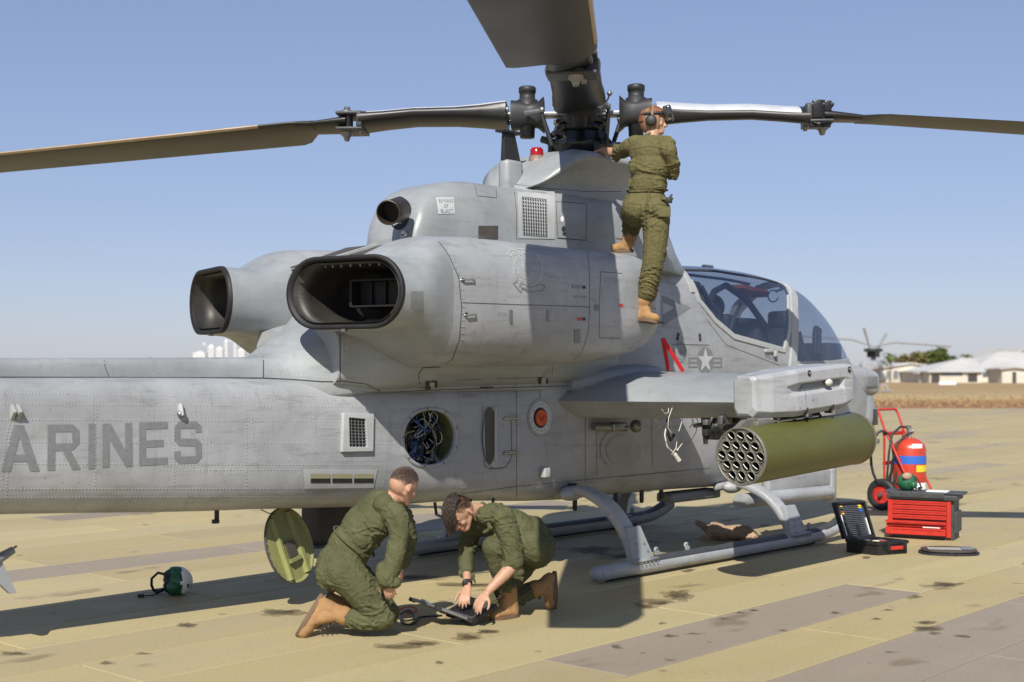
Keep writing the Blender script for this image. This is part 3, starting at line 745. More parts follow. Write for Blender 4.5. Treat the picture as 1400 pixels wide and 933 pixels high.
def ringmesh(rings, mi_top=None, cap=True):
    n = len(rings[0]); vs = sum(rings, []); mb = MB(); fs = [[i*n+q, i*n+(q+1) % n, (i+1)*n+(q+1) % n, (i+1)*n+q] for i in range(len(rings)-1) for q in range(n)]
    mb.add(vs, fs, 0, True)
    if cap: mb.add(rings[0], [list(range(n))]); mb.add(rings[-1], [list(range(n))])
    return mb
def rotor_arm(k):
    e = empty('rotor_arm', (0, 0, 0)); e.parent = rot; e.rotation_euler = (0, 0, math.pi/2*k); PT = R((4, 9, 8, 11)[k])
    # yoke flexbeam
    mb = MB(); mb.box((.42, 0, 4.235), (.86, .15, .045), ch=.01); mb.build('yoke_beam', M['steel'], e)
    # pivot housing
    mb = MB(); mb.lathe((.52, 0, 4.02), (0, 0, 1), [(0, 0), (0, .070), (.12, .076), (.14, .10), (.36, .10), (.37, .076), (.43, .076), (.435, .084), (.48, .084), (.49, .070), (.49, 0)], 24); mb.build('elastomeric_bearing', M['black'], e)
    mb = MB(); r0 = section(.40, .30, .15, .30, 0, 3); r1 = section(.56, .38, .19, .23, 0, 3); r2 = section(.70, .36, .18, .16, 0, 3)
    ringmesh([section(.36, .34, .17, .34, 0, 3), section(.42, .24, .12, .24, 0, 3), section(.52, .26, .13, .22, 0, 3), section(.62, .32, .16, .27, 0, 3), section(.67, .33, .165, .28, 0, 3)]).build('pivot_housing', M['black'], e)
    # cuff
    rr = [(.71, .48, .20, 5), (.76, .48, .205, 4), (.95, .46, .18, 2.8), (1.2, .44, .15, 2.3), (1.6, .43, .145, 2.2), (1.9, .44, .145, 2.3), (2.05, .45, .15, 2.6), (2.13, .45, .155, 3)]
    rings = [section(r, c, c/2, t, R((16, 9, 5, 10)[k]), kk) for r, c, t, kk in rr]
    cf = ringmesh(rings); n = 28
    cfo = cf.build('blade_cuff', [M['cuff'], M['sunlit_top']], e)
    for i_, p in enumerate(cfo.data.polygons):        # pale colour painted on top in place of sunlight on the black cuff
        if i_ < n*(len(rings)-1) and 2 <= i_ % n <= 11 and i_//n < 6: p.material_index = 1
    for sg in (1, -1):
        mb = MB()
        mb.lathe((.69, sg*.15, 4.235+sg*.03), (1, 0, 0), [(0, 0), (0, .03), (.02, .03), (.02, 0)], 10); mb.build('cuff_bolt', M['metal'], e)
    # blade-fold fork and lugs
    mb = MB()
    for zo in (.075, -.075): mb.box((2.22, 0, blade_z(2.22)+zo), (.26, .40, .03), ch=.012)
    mb.box((2.12, 0, blade_z(2.12)), (.06, .42, .15), ch=.02)
    mb.build('fold_fork', M['plastic'], e)
    mb = MB(); mb.lathe((2.27, .03, blade_z(2.27)-.17), (0, 0, 1), [(0, 0), (0, .02), (.02, .03), (.04, .035), (.06, .06), (.26, .06), (.265, .075), (.29, .07), (.30, .035), (.33, .03), (.335, 0)], 16)
    mb.lathe((2.12, .09, blade_z(2.12)-.13), (0, 0, 1), [(0, 0), (0, .02), (.04, .025), (.05, .03), (.08, .03)], 12); mb.build('fold_bolt', M['steel'], e)
    if k == 0:
        mb = MB(); mb.box((2.20, -.16, 4.235-.02), (.10, .08, .17), ch=.01); mb.box((2.29, -.15, 4.24), (.07, .10, .10), ch=.01); mb.cyl((2.25, -.17, 4.05), (2.25, -.17, 4.29), .022); mb.box((2.22, -.15, 4.07), (.2, .07, .05), ch=.01)
        mb.tube([(2.13, -.17, 4.10), (2.2, -.22, 4.07), (2.3, -.2, 4.09), (2.33, -.1, 4.14)], .012, 6); mb.build('fold_actuator', M['blackg'], e)
    # blade
    rings = []; RB = [(2.26, .38, .17, .075, 2.6), (2.36, .38, .17, .065, 2.6), (2.50, .36, .165, .055, 2.4)]
    for r, c, le, t, kk in RB: rings.append(section(r, c, le, t*1.4, PT, kk))
    bl = [section(r, c, le, t, PT-R(1.2)*(r-3), 0) for r, c, le, t in [(2.58, .30, .145, .08), (2.72, .62, .20, .072), (2.81, .695, .215, .068), (3.3, .70, .22, .066), (4, .70, .22, .062), (5, .70, .22, .058), (6, .70, .22, .056), (7.0, .70, .22, .052), (7.3, .66, .20, .05), (7.6, .50, .06, .035)]]
    # one skin: a solid shank, then the aerofoil
    sh = ringmesh(rings+[section(2.62, .34, .16, .065, PT, 2.2)]).build('blade_shank', M['cuff'], e)
    b = ringmesh(bl).build('rotor_blade', M['blade'], e)
    mb = MB(); st = []
    for r in [3.1+.5*i for i in range(9)]+[7.2]:
        p = PT-R(1.2)*(r-3); L_ = section(r, .70, .2215, .067-.0025*(r-3), p, 0, 60); st.append([L_[i] for i in (56, 57, 58, 59, 0, 1, 2, 3, 4)])
    off = [[v+Vector((0, .0025, 0)) for v in q] for q in st]; n = 9
    mb.add(sum(off, []), [[i*n+q, i*n+q+1, (i+1)*n+q+1, (i+1)*n+q] for i in range(len(off)-1) for q in range(n-1)], 0, True); mb.build('erosion_strip', M['strip'], e)
    # pitch link and horn
    mb = MB(); mb.tube([(.27, .24, 3.90), (.36, .26, 4.18)], .022, 10); mb.tube([(.355, .26, 4.17), (.36, .26, 4.24)], .014, 8)
    mb.build('pitch_link', M['black'], e)
    mb = MB(); mb.lathe((.362, .235, 4.235), (0, 1, 0), [(0, 0), (0, .026), (.05, .026), (.05, 0)], 12); mb.tube([(.36, .26, 4.23), (.52, .19, 4.22)], [.02, .035], 8); mb.build('pitch_horn', M['steel'], e)
    mb = MB(); mb.tube([(.13, .12, 3.99), (.24, .22, 4.03), (.27, .24, 3.99)], [.05, .035, .03], 8); mb.tube([(.28, .14, 3.93), (.3, .15, 3.80)], [.03, .022], 8); mb.build('scissor_link', M['blackg'], e)
    mb = MB(); mb.tube([(.12, .20, 4.30), (.19, .25, 4.33), (.22, .27, 4.37)], .008, 6); mb.sph((.23, .27, 4.385), .026); mb.build('damper_fitting', M['steel'], e)
for k in range(4): rotor_arm(k)
# body of the hub: upper and lower plates
mb = MB()
for k, z in ((0, 4.16), (1, 4.31)):
    a = k*math.pi/2; mb.lathe((0, 0, z-.03), (0, 0, 1), [(0, 0), (0, .22), (.015, .25), (.05, .25), (.06, .2), (.06, 0)], 24)
mb.lathe((0, 0, 4.02), (0, 0, 1), [(0, .15), (.04, .24), (.09, .25), (.11, .2)], 24)
mb.build('rotor_hub', M['blackg'], rot)

# ---- stub wings, launchers and the rocket pods
def wing(s):
    e = empty('stub_wing', (0, 0, 0)); e.parent = heli
    prof = [(0, 0), (.10, .10), (.3, .20), (.6, .27), (.8, .255), (.95, .18), (1, .09), (.96, .0), (.85, -.07), (.6, -.14), (.35, -.165), (.16, -.15), (.05, -.06)]
    vs = []; sp = [.44, .9, 1.4, 2.06]
    for y in sp:
        f = (y-.5)/1.5; te = lerp(-.92, -.30, f); le = lerp(.66, .62, f); th = lerp(1, .85, f)
        vs += [Vector((lerp(te, le, a), s*y, 1.515+b*th)) for a, b in prof]
    n = len(prof); mb = MB(); mb.add(vs, [[i*n+q, i*n+(q+1) % n, (i+1)*n+(q+1) % n, (i+1)*n+q] for i in range(3) for q in range(n)]+[list(range(n)), list(range(3*n, 4*n))], 0, False)
    w = mb.build('wing_panel', M['grey2'], e)
    me = w.data
    for p in me.polygons: p.use_smooth = True
    w.data.set_sharp_from_angle(angle=R(24)) if hasattr(me, 'set_sharp_from_angle') else None
    # root fairing blister
    loft('wing_root_fairing', [(-.80, s*.52, 1.66, .05, .05, .06, 2, 2), (-.5, s*.52, 1.70, .13, .10, .12, 2, 2), (.3, s*.52, 1.74, .16, .10, .12, 2, 2), (.8, s*.50, 1.70, .06, .05, .05, 2, 2)], M['grey2'], parent=e, nx=16, nn=20)
    # inner station pylon rack
    mb = MB(); mb.box((.28, s*1.45, 1.33), (.62, .07, .17), ch=.015); mb.box((.10, s*1.45, 1.24), (.07, .11, .14), ch=.01); mb.box((.46, s*1.45, 1.24), (.07, .11, .12), ch=.01); mb.box((.3, s*1.51, 1.27), (.25, .04, .09), ch=.01)
    mb.build('inner_rack', M['black'], e)
    mb = MB(); mb.prism([(-.02, s*1.40, 1.42), (.10, s*1.40, 1.42), (.08, s*1.40, 1.13), (.03, s*1.40, 1.13)], (0, s*-.015, 0)); mb.tube([(-.15, s*1.42, 1.30), (.02, s*1.42, 1.31)], .02, 8)
    mb.prism([(.55, s*1.4, 1.40), (.66, s*1.4, 1.30), (.62, s*1.4, 1.15), (.5, s*1.4, 1.22)], (0, s*.012, 0)); mb.build('rack_bracket', M['steel'], e)
    for (x, y, L_, c) in ((-.32, 1.15, .10, 0), (-.24, 1.25, .34, 1), (-.17, 1.28, .30, 1), (-.06, 1.36, .22, 1), (.1, 1.5, .09, 0)):
        mb = MB(); pts = [(x+.05*math.sin(k*.9+x*9), s*(y+.012*math.sin(k*1.7)), 1.385-L_*k/6) for k in range(7)]; mb.tube(pts, .004, 6); mb.sph(pts[-1], .010, u=8, v=6); mb.cyl(Vector(pts[0])+Vector((0, 0, .03)), pts[0], .014)
        mb.build('dangling_cable', M['wirew'], e)
    mb = MB(); mb.tube([(-.30, s*1.23, 1.33), (-.36, s*1.25, 1.22), (-.34, s*1.26, 1.12), (-.24, s*1.27, 1.05)], .007, 6); mb.cyl((-.24, s*1.27, 1.05), (-.19, s*1.28, .99), .018, .022); mb.build('dangling_plug', M['wirew'], e)
    mb = MB(); mb.tube([(-.27, s*1.22, 1.36), (-.32, s*1.24, 1.27), (-.27, s*1.25, 1.17), (-.22, s*1.25, 1.22)], .014, 6); mb.build('dangling_hose', M['wire'], e)
    # fittings under the wing root
    mb = MB(); mb.cyl((-.5, s*.56, 1.28), (-.1, s*.62, 1.26), .035); mb.box((-.2, s*.60, 1.27), (.2, .09, .08), ch=.02); mb.sph((.05, s*.62, 1.27), .06); mb.build('root_fitting', M['steel'], e)
    # tip launcher: faceted shell, slightly nose up
    L = empty('tip_launcher', (-.5, s*2.05, 1.40)); L.parent = e; L.rotation_euler = (0, R(-2.8), 0)
    o = s
    def P_(x, y, z): return Vector((x, o*y, z))
    mb = MB()
    # cross-section rows, outboard face stepped: upper band proud, dark recess, bulged lower flank
    def secx(x, yo, zt, zb, yi=0.0, step=.05):
        return [P_(x, yi+.03, zb), P_(x, yi, zb+.05), P_(x, yi, zt-.04), P_(x, yi+.04, zt), P_(x, yo-.03, zt), P_(x, yo, zt-.03), P_(x, yo, zt-.115), P_(x, yo-step, zt-.135), P_(x, yo-step, zt-.19), P_(x, yo-step*.2, zt-.22), P_(x, yo-step*.1, zb+.05), P_(x, yo-.05, zb)]
    rows = [secx(-.02, .20, .325, .03, .03, .0), secx(.0, .235, .335, .0, .01, .0), secx(.14, .30, .35, -.015, 0, .0), secx(.30, .335, .36, -.02, 0, .005), secx(.42, .365, .372, -.025, 0, .05), secx(1.18, .365, .385, -.01, 0, .05), secx(1.21, .365, .385, -.005, 0, .01), secx(1.34, .36, .38, .02, 0, .0), secx(1.39, .33, .345, .06, .03, .0)]
    n = 12; mb.add(sum(rows, []), [[i*n+q, i*n+(q+1) % n, (i+1)*n+(q+1) % n, (i+1)*n+q] for i in range(len(rows)-1) for q in range(n)]+[list(range(n)), list(range(n*(len(rows)-1), n*len(rows)))])
    sh = mb.build('launcher_shell', M['grey'], L, bev=.008)
    MB().prism([P_(.50, .3215, .185), P_(1.175, .3215, .20), P_(1.175, .3215, .245), P_(.56, .3215, .235)], P_(0, .003, 0)).build('grey_recess_band', M['dgrey'], L)
    for x in (.60, 1.28):
        mb = MB(); mb.lathe(P_(x, .362, .33), P_(0, 1, 0), [(0, .026), (.008, .026), (.008, 0)], 20); mb.build('sway_brace_boss', M['black'], L)
        mb = MB(); mb.lathe(P_(x, .37, .33), P_(0, 1, 0), [(0, .012), (.008, .012), (.008, 0)], 12); mb.build('boss_pin', M['podface'], L)
    mb = MB(); mb.sph(P_(.93, .36, .235), .034, (1.5, .7, .9)); mb.build('position_light', M['wirew'], L)
    mb = MB()
    for x in (.57, 1.0): mb.box(P_(x, .31, .02), (.035, .10, .06), ch=.008); mb.box(P_(x+.03, .30, -.01), (.02, .09, .05), ch=.005); mb.cyl(P_(x, .20, -.02), P_(x, .25, -.09), .013)
    mb.box(P_(.75, .17, -.035), (.62, .05, .05), ch=.01); mb.build('ejector_hooks', M['black'], L)
    mb = MB()
    for x in (.57, 1.0): mb.box(P_(x+.005, .345, -.005), (.022, .03, .06), ch=.006)
    mb.build('latch', M['metal'], L)
    mb = MB()
    for i in range(8): mb.sph(P_(.55, .357, .04+i*.018), .004, u=6, v=4)
    for (x, z) in ((.22, .28), (.30, .05), (.30, .30), (.7, .33), (.85, .34), (1.1, .33), (.66, .1), (1.2, .12), (.45, .05)): mb.sph(P_(x, .36 if x > .4 else .30, z), .005, u=6, v=4)
    mb.build('launcher_rivets', M['black'], L, kind='stuff')
    # rocket pod
    p = empty('rocket_pod', (-.76, s*2.29, 1.095)); p.parent = heli; p.rotation_euler = (0, R(-2.6), 0)
    RR = .232; LL = 1.86
    mb = MB(); mb.lathe((0, 0, 0), (1, 0, 0), [(.018, RR-.012), (.022, RR-.002), (.05, RR), (LL-.06, RR), (LL-.02, RR-.012), (LL, RR-.05), (LL, 0)], 72); mb.build('pod_tube', M['olive'], p)
    mb = MB(); mb.lathe((0, 0, 0), (1, 0, 0), [(.03, RR-.014), (.0, RR-.012), (-.004, RR-.004), (.0, RR+.003), (.022, RR+.004), (.026, RR)], 72); mb.build('rear_ring', M['podface'], p)
    mb = MB(); mb.lathe((0, 0, 0), (1, 0, 0), [(LL-.075, RR+.001), (LL-.07, RR+.005), (LL-.055, RR+.005), (LL-.05, RR)], 72); mb.box((LL-.04, s*RR, -.02), (.05, .03, .04), ch=.006); mb.build('front_ring', M['podface'], p)
    rows_ = []; dx = .0895
    for r_, cnt in enumerate((3, 4, 5, 4, 3)):
        for i in range(cnt): rows_.append(((i-(cnt-1)/2)*dx, (2-r_)*dx*.88))
    # plate with real holes
    bm = bmesh.new(); N_ = 150; hr = .0428
    mbp = MB(); nr = 64
    grid = {}
    def inside(y, z): return any((y-a)**2+(z-b)**2 < (hr+.001)**2 for a, b in rows_)
    mbp = MB(); st = 96; ss = 2*(RR-.012)/st; vid = {}
    vs = []; fs = []
    for i in range(st):
        for j in range(st):
            y = -(RR-.012)+(i+.5)*ss; z = -(RR-.012)+(j+.5)*ss
            if y*y+z*z > (RR-.013)**2 or inside(y, z): continue
            q = []
            for a, b in ((0, 0), (1, 0), (1, 1), (0, 1)):
                key = (i+a, j+b)
                if key not in vid: vid[key] = len(vs); vs.append((.012, -(RR-.012)+(i+a)*ss, -(RR-.012)+(j+b)*ss))
                q.append(vid[key])
            fs.append(q)
    mbp.add(vs, fs).build('rear_plate', M['podface'], p)
    for (a, b) in rows_:
        mb = MB(); mb.lathe((0, a, b), (1, 0, 0), [(.02, hr+.004), (.0, hr+.004), (-.003, hr+.001), (.0, hr-.003), (.02, hr-.004)], 20)
        t_ = mb.build('launch_tube', M['podface'], p)
        mb = MB(); mb.lathe((0, a, b), (1, 0, 0), [(.006, hr-.003), (.30, hr-.004), (.30, 0)], 16); mb.build('tube_bore', M['podin'], t_)
        mb = MB(); an = random.uniform(-.2, .2)
        mb.tube([(.004, a+.030*math.cos(an+.6), b+.030*math.sin(an+.6)), (-.006, a, b), (-.004, a-.028*math.cos(an+.6), b-.028*math.sin(an+.6))], .0034, 5); mb.build('contact_arm', M['white'], t_)
    for k in range(10):
        a = k*2*math.pi/10+.3; 
    mb = MB()
    for k in range(12):
        a = k*2*math.pi/12+.26; mb.sph((.008, .212*math.cos(a), .212*math.sin(a)), .007, u=6, v=5)
    mb.build('plate_screws', M['steel'], p)
    mb = MB(); mb.prism([(-.02, s*-.06, RR-.01), (.28, s*-.06, RR-.0), (.28, s*-.06, RR+.06), (.2, s*-.06, RR+.05), (.12, s*-.06, RR+.05), (.05, s*-.06, RR+.02)], (0, s*.05, 0)); mb.box((.34, 0, RR+.012), (.26, .07, .04), ch=.008); mb.box((.55, 0, RR+.02), (.04, .05, .05), ch=.006); mb.box((1.05, 0, RR+.02), (.05, .05, .06), ch=.006); mb.box((.8, 0, RR+.015), (.8, .05, .012)); mb.build('pod_top_rail', M['podface'], p)
wing(-1); wing(1)
for (pl, r_, m_) in (([(943, 552), (941, 560), (945, 570), (948, 578), (943, 585)], .008, 'white'), ([(919, 558), (914, 572), (913, 585), (918, 592)], .0035, 'wirew'), ([(934, 556), (934, 572), (928, 590)], .0035, 'wirew'), ([(905, 560), (909, 566), (914, 564), (914, 558)], .0035, 'wirew')):
    MB().tube([Y(a, b, -1.42) for a, b in pl], r_, 7).build('dangling_cable', M[m_], heli)
rg_ = random.Random(8)
for i in range(9):
    p_ = Y(962+rg_.uniform(0, 42), 572+rg_.uniform(0, 24), -1.78); mb = MB(); mb.box(p_, (rg_.uniform(.05, .16), .05, rg_.uniform(.03, .09)), ch=.006); mb.build('rack_fitting', M[rg_.choice(['black', 'black', 'plastic', 'steel'])], heli)
for i in range(4):
    p_ = Y(950+rg_.uniform(0, 50), 566+rg_.uniform(0, 30), -1.74); mb = MB(); mb.tube([p_, p_+Vector((.06, 0, -.02)), p_+Vector((.10, 0, .03))], .010, 6); mb.build('rack_fitting', M['steel'], heli)

# ---- skids
for s in (-1, 1):
    e = empty('landing_skid', (0, 0, 0)); e.parent = heli
    pts = [(-1.16, s*1.15, .085)]+[(-1.1+i*.1, s*1.15, .085) for i in range(34)]+[(2.4, s*1.15, .09), (2.55, s*1.15, .10), (2.7, s*1.15, .125), (2.85, s*1.15, .165), (2.97, s*1.15, .21)]
    mb = MB(); mb.tube(pts, .067, 18); mb.sph((-1.16, s*1.15, .085), .064, (1.2, 1, 1)); mb.sph((2.98, s*1.15, .213), .064); mb.build('skid_tube', M['grey'], e)
    mb = MB(); mb.tube([(x_, s*1.15, .117) for x_ in (-.38, .5, 1.2, 1.75)], .056, 12, flat=.9); mb.build('tread_strip', M['plastic'], e)
    mb = MB(); mb.tube([(2.15+i*.1, s*1.15, .122+max(0, i-3)**1.6*.010) for i in range(8)], .05, 10); mb.build('tread_strip', M['plastic'], e)
    mb = MB(); mb.tube([(x_, s*1.15, .056) for x_ in (-1.05, .5, 2.3)], .05, 10); mb.build('skid_shoe', M['black'], e)
    for x in (-.33, .12, 2.12, 2.26):
        mb = MB(); mb.lathe((x, s*1.142, .205), (0, 1, 0), [(0, .012), (0, .028), (.016, .028), (.016, .012), (0, .012)], 14); mb.box((x, s*1.15, .172), (.05, .015, .05)); mb.build('ground_handling_lug', M['grey2'], e)
    mb = MB()
    for i in range(26): mb.sph((-1.05+i*.13, s*1.213, .075), .008, u=6, v=4)
    mb.build('skid_rivets', M['grey2'], e, kind='stuff')
    for x0, xf, hz, nm in ((-.70, -.60, .70, 'r'), (1.86, 1.96, .60, 'f')):
        path = [(x0, .30, hz-.03), (x0, .48, hz+.01), (x0, .62, hz+.02), (x0+.01, .79, lerp(hz, .1, .07)), (x0+.03, .92, lerp(hz, .1, .23)), (x0+.06, 1.02, lerp(hz, .1, .46)), (xf-.01, 1.09, lerp(hz, .1, .72)), (xf, 1.135, .12)]
        # smooth the path
        P2 = []
        for i in range(len(path)-1):
            p0, p1, p2, p3 = [Vector(path[max(0, min(len(path)-1, i+k))]) for k in (-1, 0, 1, 2)]
            for q in range(5):
                t = q/5; P2.append(.5*((2*p1)+(-p0+p2)*t+(2*p0-5*p1+4*p2-p3)*t*t+(-p0+3*p1-3*p2+p3)*t**3))
        P2.append(Vector(path[-1])); mb = MB()
        vs = []; N = len(P2)
        for i, p in enumerate(P2):
            t = (P2[min(i+1, N-1)]-P2[max(i-1, 0)]).normalized(); w = Vector((1, 0, 0)); w = (w-t*w.dot(t)).normalized(); u = t.cross(w)
            for q in range(16):
                a = 2*math.pi*q/16; v = p+w*.092*math.copysign(abs(math.cos(a))**.4, math.cos(a))+u*.038*math.copysign(abs(math.sin(a))**.4, math.sin(a)); vs.append((v.x, s*v.y, v.z))
        mb.add(vs, [[i*16+q, i*16+(q+1) % 16, (i+1)*16+(q+1) % 16, (i+1)*16+q] for i in range(N-1) for q in range(16)]+[list(range(16)), list(range((N-1)*16, N*16))], 0, True)
        mb.build('cross_tube', M['grey'], e)
        mb = MB(); mb.add([(xf-.14, s*1.14, .12), (xf+.18, s*1.14, .12), (xf+.093, s*1.02, .42), (xf-.10, s*1.02, .42), (xf-.14, s*1.215, .10), (xf+.18, s*1.215, .10), (xf+.093, s*1.10, .43), (xf-.10, s*1.10, .43)], [[0, 1, 2, 3], [4, 5, 6, 7], [0, 1, 5, 4], [1, 2, 6, 5], [2, 3, 7, 6], [3, 0, 4, 7]])
        mb.box((xf+.03, s*1.15, .145), (.36, .15, .03), ch=.01)
        g_ = mb.build('skid_gusset', M['grey2'], e, bev=.008)
        mb = MB()
        for i in range(6): mb.sph((xf-.11+i*.055, s*1.232, .125), .009, u=6, v=5)
        for i in range(3): mb.sph((xf-.08+i*.02, s*(1.215-.025*i), .17+i*.06), .008, u=6, v=5); mb.sph((xf+.10-i*.02, s*(1.215-.025*i), .17+i*.06), .008, u=6, v=5)
        mb.build('gusset_bolt', M['steel'], g_, kind='stuff')
        mb = MB(); mb.sph((x0-.04, s*.50, hz-.01), .09, (1.6, .9, .75)); mb.build('cross_tube_fairing', M['grey'], e)

# ---- nose sensor and chin
loft('sensor_housing', [(4.75, 0, 1.66, .15, .1, .1, 3, 3), (4.88, 0, 1.66, .25, .20, .16, 3, 3), (5.1, 0, 1.655, .28, .20, .18, 3.5, 3.5), (5.36, 0, 1.65, .28, .165, .18, 4, 4), (5.47, 0, 1.65, .25, .13, .15, 3.5, 3.5), (5.52, 0, 1.65, .18, .09, .1, 3, 3)], M['grey'], nx=40, nn=40)
skin(bpy.data.objects['sensor_housing'])
mb = MB(); mb.lathe((5.24, 0, .92), (0, 0, 1), [(0, 0), (.0, .12), (.04, .20), (.14, .255), (.28, .275), (.42, .275), (.55, .25), (.60, .22)], 40); tur = mb.build('sensor_turret', M['grey2'], heli); skin(tur)
mb = MB(); mb.box((5.50, -.02, 1.22), (.05, .26, .24), ch=.02); mb.box((5.32, -.26, 1.22), (.14, .03, .2), ch=.01); mb.build('sensor_window', M['visor'], tur)
mb = MB(); mb.box((5.2, -.285, 1.66), (.28, .02, .13), ch=.006); mb.build('side_intake', M['dgrey'], heli)
# ---- folded-down ammunition bay door and the long tube beneath it, belly fittings
mb = MB(); mb.box((2.95, -.62, .60), (1.40, .10, .20), ch=.035); mb.box((3.58, -.62, .52), (.14, .13, .40), ch=.045); ad = mb.build('ammunition_bay_door', M['grey'], heli)
mb = MB(); mb.cyl((1.7, -.66, .46), (3.5, -.66, .44), .075); mb.sph((3.5, -.66, .44), .07); mb.build('door_tube', M['grey'], ad)
mb = MB(); mb.box((1.55, -.15, .50), (.85, .22, .10), ch=.03); mb.build('belly_antenna', M['dgrey'], heli)
mb = MB()
for (x, y, h) in ((.15, -.3, .05), (.55, -.3, .05), (1.0, -.2, .06), (-.45, -.3, .05), (2.5, -.5, .08), (3.0, -.55, .06)): mb.lathe((x, y, .50), (0, 0, 1), [(0, 0), (0, .015), (.02, .022), (.14, .022)], 8)
mb.build('drain_fitting', M['black'], heli, kind='stuff')
mb = MB(); mb.box((-3.0, .12, .60), (.34, .24, .42), ch=.02); mb.box((-3.0, .12, .405), (.42, .28, .03), ch=.008); mb.build('belly_box', M['black'], heli)
mb = MB()
pts = [(-2.2, -.28, .70), (-2.2, -.30, .60), (-2.1, -.32, .56), (-1.8, -.34, .55), (-1.6, -.34, .60), (-1.55, -.33, .70)]; mb.tube(pts, .013, 8); mb.tube([(-2.0, -.3, .70), (-1.97, -.32, .62), (-1.87, -.32, .60), (-1.8, -.3, .70)], .013, 8); mb.build('tie_down_ring', M['black'], heli)
mb = MB(); mb.box((-4.23, -.16, .745), (.03, .02, .08), ch=.004); mb.box((-4.24, -.16, .70), (.05, .03, .03), ch=.006); mb.build('static_wick', M['black'], heli)
# lower tail antenna that pokes into the left edge
mb = MB(); a_ = Y(-42, 700, 0); b_ = Y(-14, 762, 0); c_ = Y(17, 752, 0)
mb.tube([(-6.15, 0, .85), (-6.06, 0, .62), Y(-8, 768, 0), Y(18, 752, 0)], [.05, .045, .04, .025], 10); ta = mb.build('tail_bumper', M['dgrey'], heli)
mb = MB(); mb.add([Y(-14, 762, -.02), Y(2, 766, -.02), Y(23, 811, -.02), Y(14, 812, -.02), Y(-14, 786, -.02)], [[0, 1, 2, 3, 4]]); mb.add([v+Vector((0, .035, 0)) for v in mb.v[:5]] if False else [Vector(v)+Vector((.0, .04, 0)) for v in mb.v[:5]], [[0, 1, 2, 3, 4]])
mb.f += [[i, (i+1) % 5, 5+(i+1) % 5, 5+i] for i in range(5)]; mb.mi += [0]*5; mb.sm += [False]*5
mb.build('bumper_fin', M['grey2'], ta)
mb = MB(); mb.tube([Y(8, 756, 0), Y(23, 747, 0)], .008, 6); mb.build('fin_pin', M['steel'], ta)

# ---- the round maintenance opening with its innards
mb = MB(); n = 56; ring_ = []
def ov(t, k=1.): 
    c, s_ = math.cos(t), math.sin(t); r_ = 1/( ( .25*c**4*k*0 + 1)**.5); 
    # solve for the same outline as the cut
    lo, hi = .5, 1.6
    for _ in range(18):
        m_ = (lo+hi)/2; v = (m_*c)**4*.25+(m_*c)**2*.75+(m_*s_)**2
        if v < 1: lo = m_
        else: hi = m_
    return (cc.x+cw*k*lo*c, cc.z+chh*k*lo*s_)
vs = []
for t in range(n):
    a = 2*math.pi*t/n
    for k, lift in ((.96, -.03), (.955, .004), (.985, .010), (1.07, .010), (1.085, .0)):
        x_, z_ = ov(a, k); p_ = onside(x_, z_, -1, lift); vs.append(p_)
mb.add(vs, [[5*i+k, 5*i+k+1, 5*((i+1) % n)+k+1, 5*((i+1) % n)+k] for i in range(n) for k in range(4)], 0, True); rim = mb.build('opening_rim', M['grey'], heli)
vs = []
for t in range(n):
    a = 2*math.pi*t/n
    for yd in (0, 1):
        x_, z_ = ov(a, .96+.25*yd); p_ = onside(*ov(a, .96), -1, -.02); vs.append(Vector((x_, p_.y+.36*yd, z_)))
mb = MB(); mb.add(vs, [[2*i, 2*i+1, 2*((i+1) % n)+1, 2*((i+1) % n)] for i in range(n)]+[[2*i+1 for i in range(n)]]); mb.build('equipment_bay', M['zincd'], heli)
rg_ = random.Random(3); yb = cc.y
mb = MB()
for i in range(18):
    mb.box((cc.x+rg_.uniform(-.24, .24), yb+rg_.uniform(.16, .30), cc.z+rg_.uniform(-.2, .18)), (rg_.uniform(.03, .10), .08, rg_.uniform(.03, .10)), ch=.006)
mb.box((cc.x+.21, yb+.26, cc.z-.05), (.04, .2, .4), ch=.01); mb.build('bay_equipment', M['case'], heli, kind='stuff')
MB().box((cc.x-.15, yb+.26, cc.z+.04), (.13, .12, .36), ch=.01).build('bay_box', M['bluegrey'], heli); MB().box((cc.x+.02, yb+.28, cc.z-.13), (.22, .14, .12), ch=.01).build('bay_box', M['steel'], heli)
def wires(nm, m, cnt, rads, seed):
    q_ = random.Random(seed); mb = MB()
    for i in range(cnt):
        p0 = Vector((cc.x+q_.uniform(-.27, .2), yb+q_.uniform(.04, .2), cc.z+q_.uniform(-.22, .2))); p3 = p0+Vector((q_.uniform(-.2, .2), q_.uniform(-.03, .03), q_.uniform(-.3, .3)))
        p3.x = min(max(p3.x, cc.x-.26), cc.x+.2); p3.z = min(max(p3.z, cc.z-.21), cc.z+.2)
        p1 = p0+Vector((q_.uniform(-.12, .12), -.02, q_.uniform(-.12, .12))); p2 = p3+Vector((q_.uniform(-.12, .12), -.02, q_.uniform(-.12, .12)))
        mb.tube([p0*(1-t)**3+p1*3*t*(1-t)**2+p2*3*t*t*(1-t)+p3*t**3 for t in [k/8 for k in range(9)]], q_.choice(rads), 5)
    mb.build(nm, m, heli, kind='stuff')
wires('bay_wiring', M['wire'], 34, [.004, .006, .010], 3); wires('bay_tubing', M['blueg'], 16, [.006, .009, .012], 4); wires('bay_pipes', M['metal'], 14, [.003, .004, .006], 5); wires('bay_leads', M['wirew'], 12, [.0025, .0035], 6); wires('bay_primer_pipes', M['yzinc'], 6, [.006, .010], 7)
mb = MB()
for i in range(34): mb.lathe((cc.x+rg_.uniform(-.22, .14), yb+rg_.uniform(.05, .09), cc.z-.20+abs(rg_.gauss(0, 1))*.055), (rg_.uniform(-1, 1), -1, rg_.uniform(-.5, .8)), [(0, .0), (0, .008), (.022, .010), (.022, .005), (.036, .005), (.036, 0)], 7)
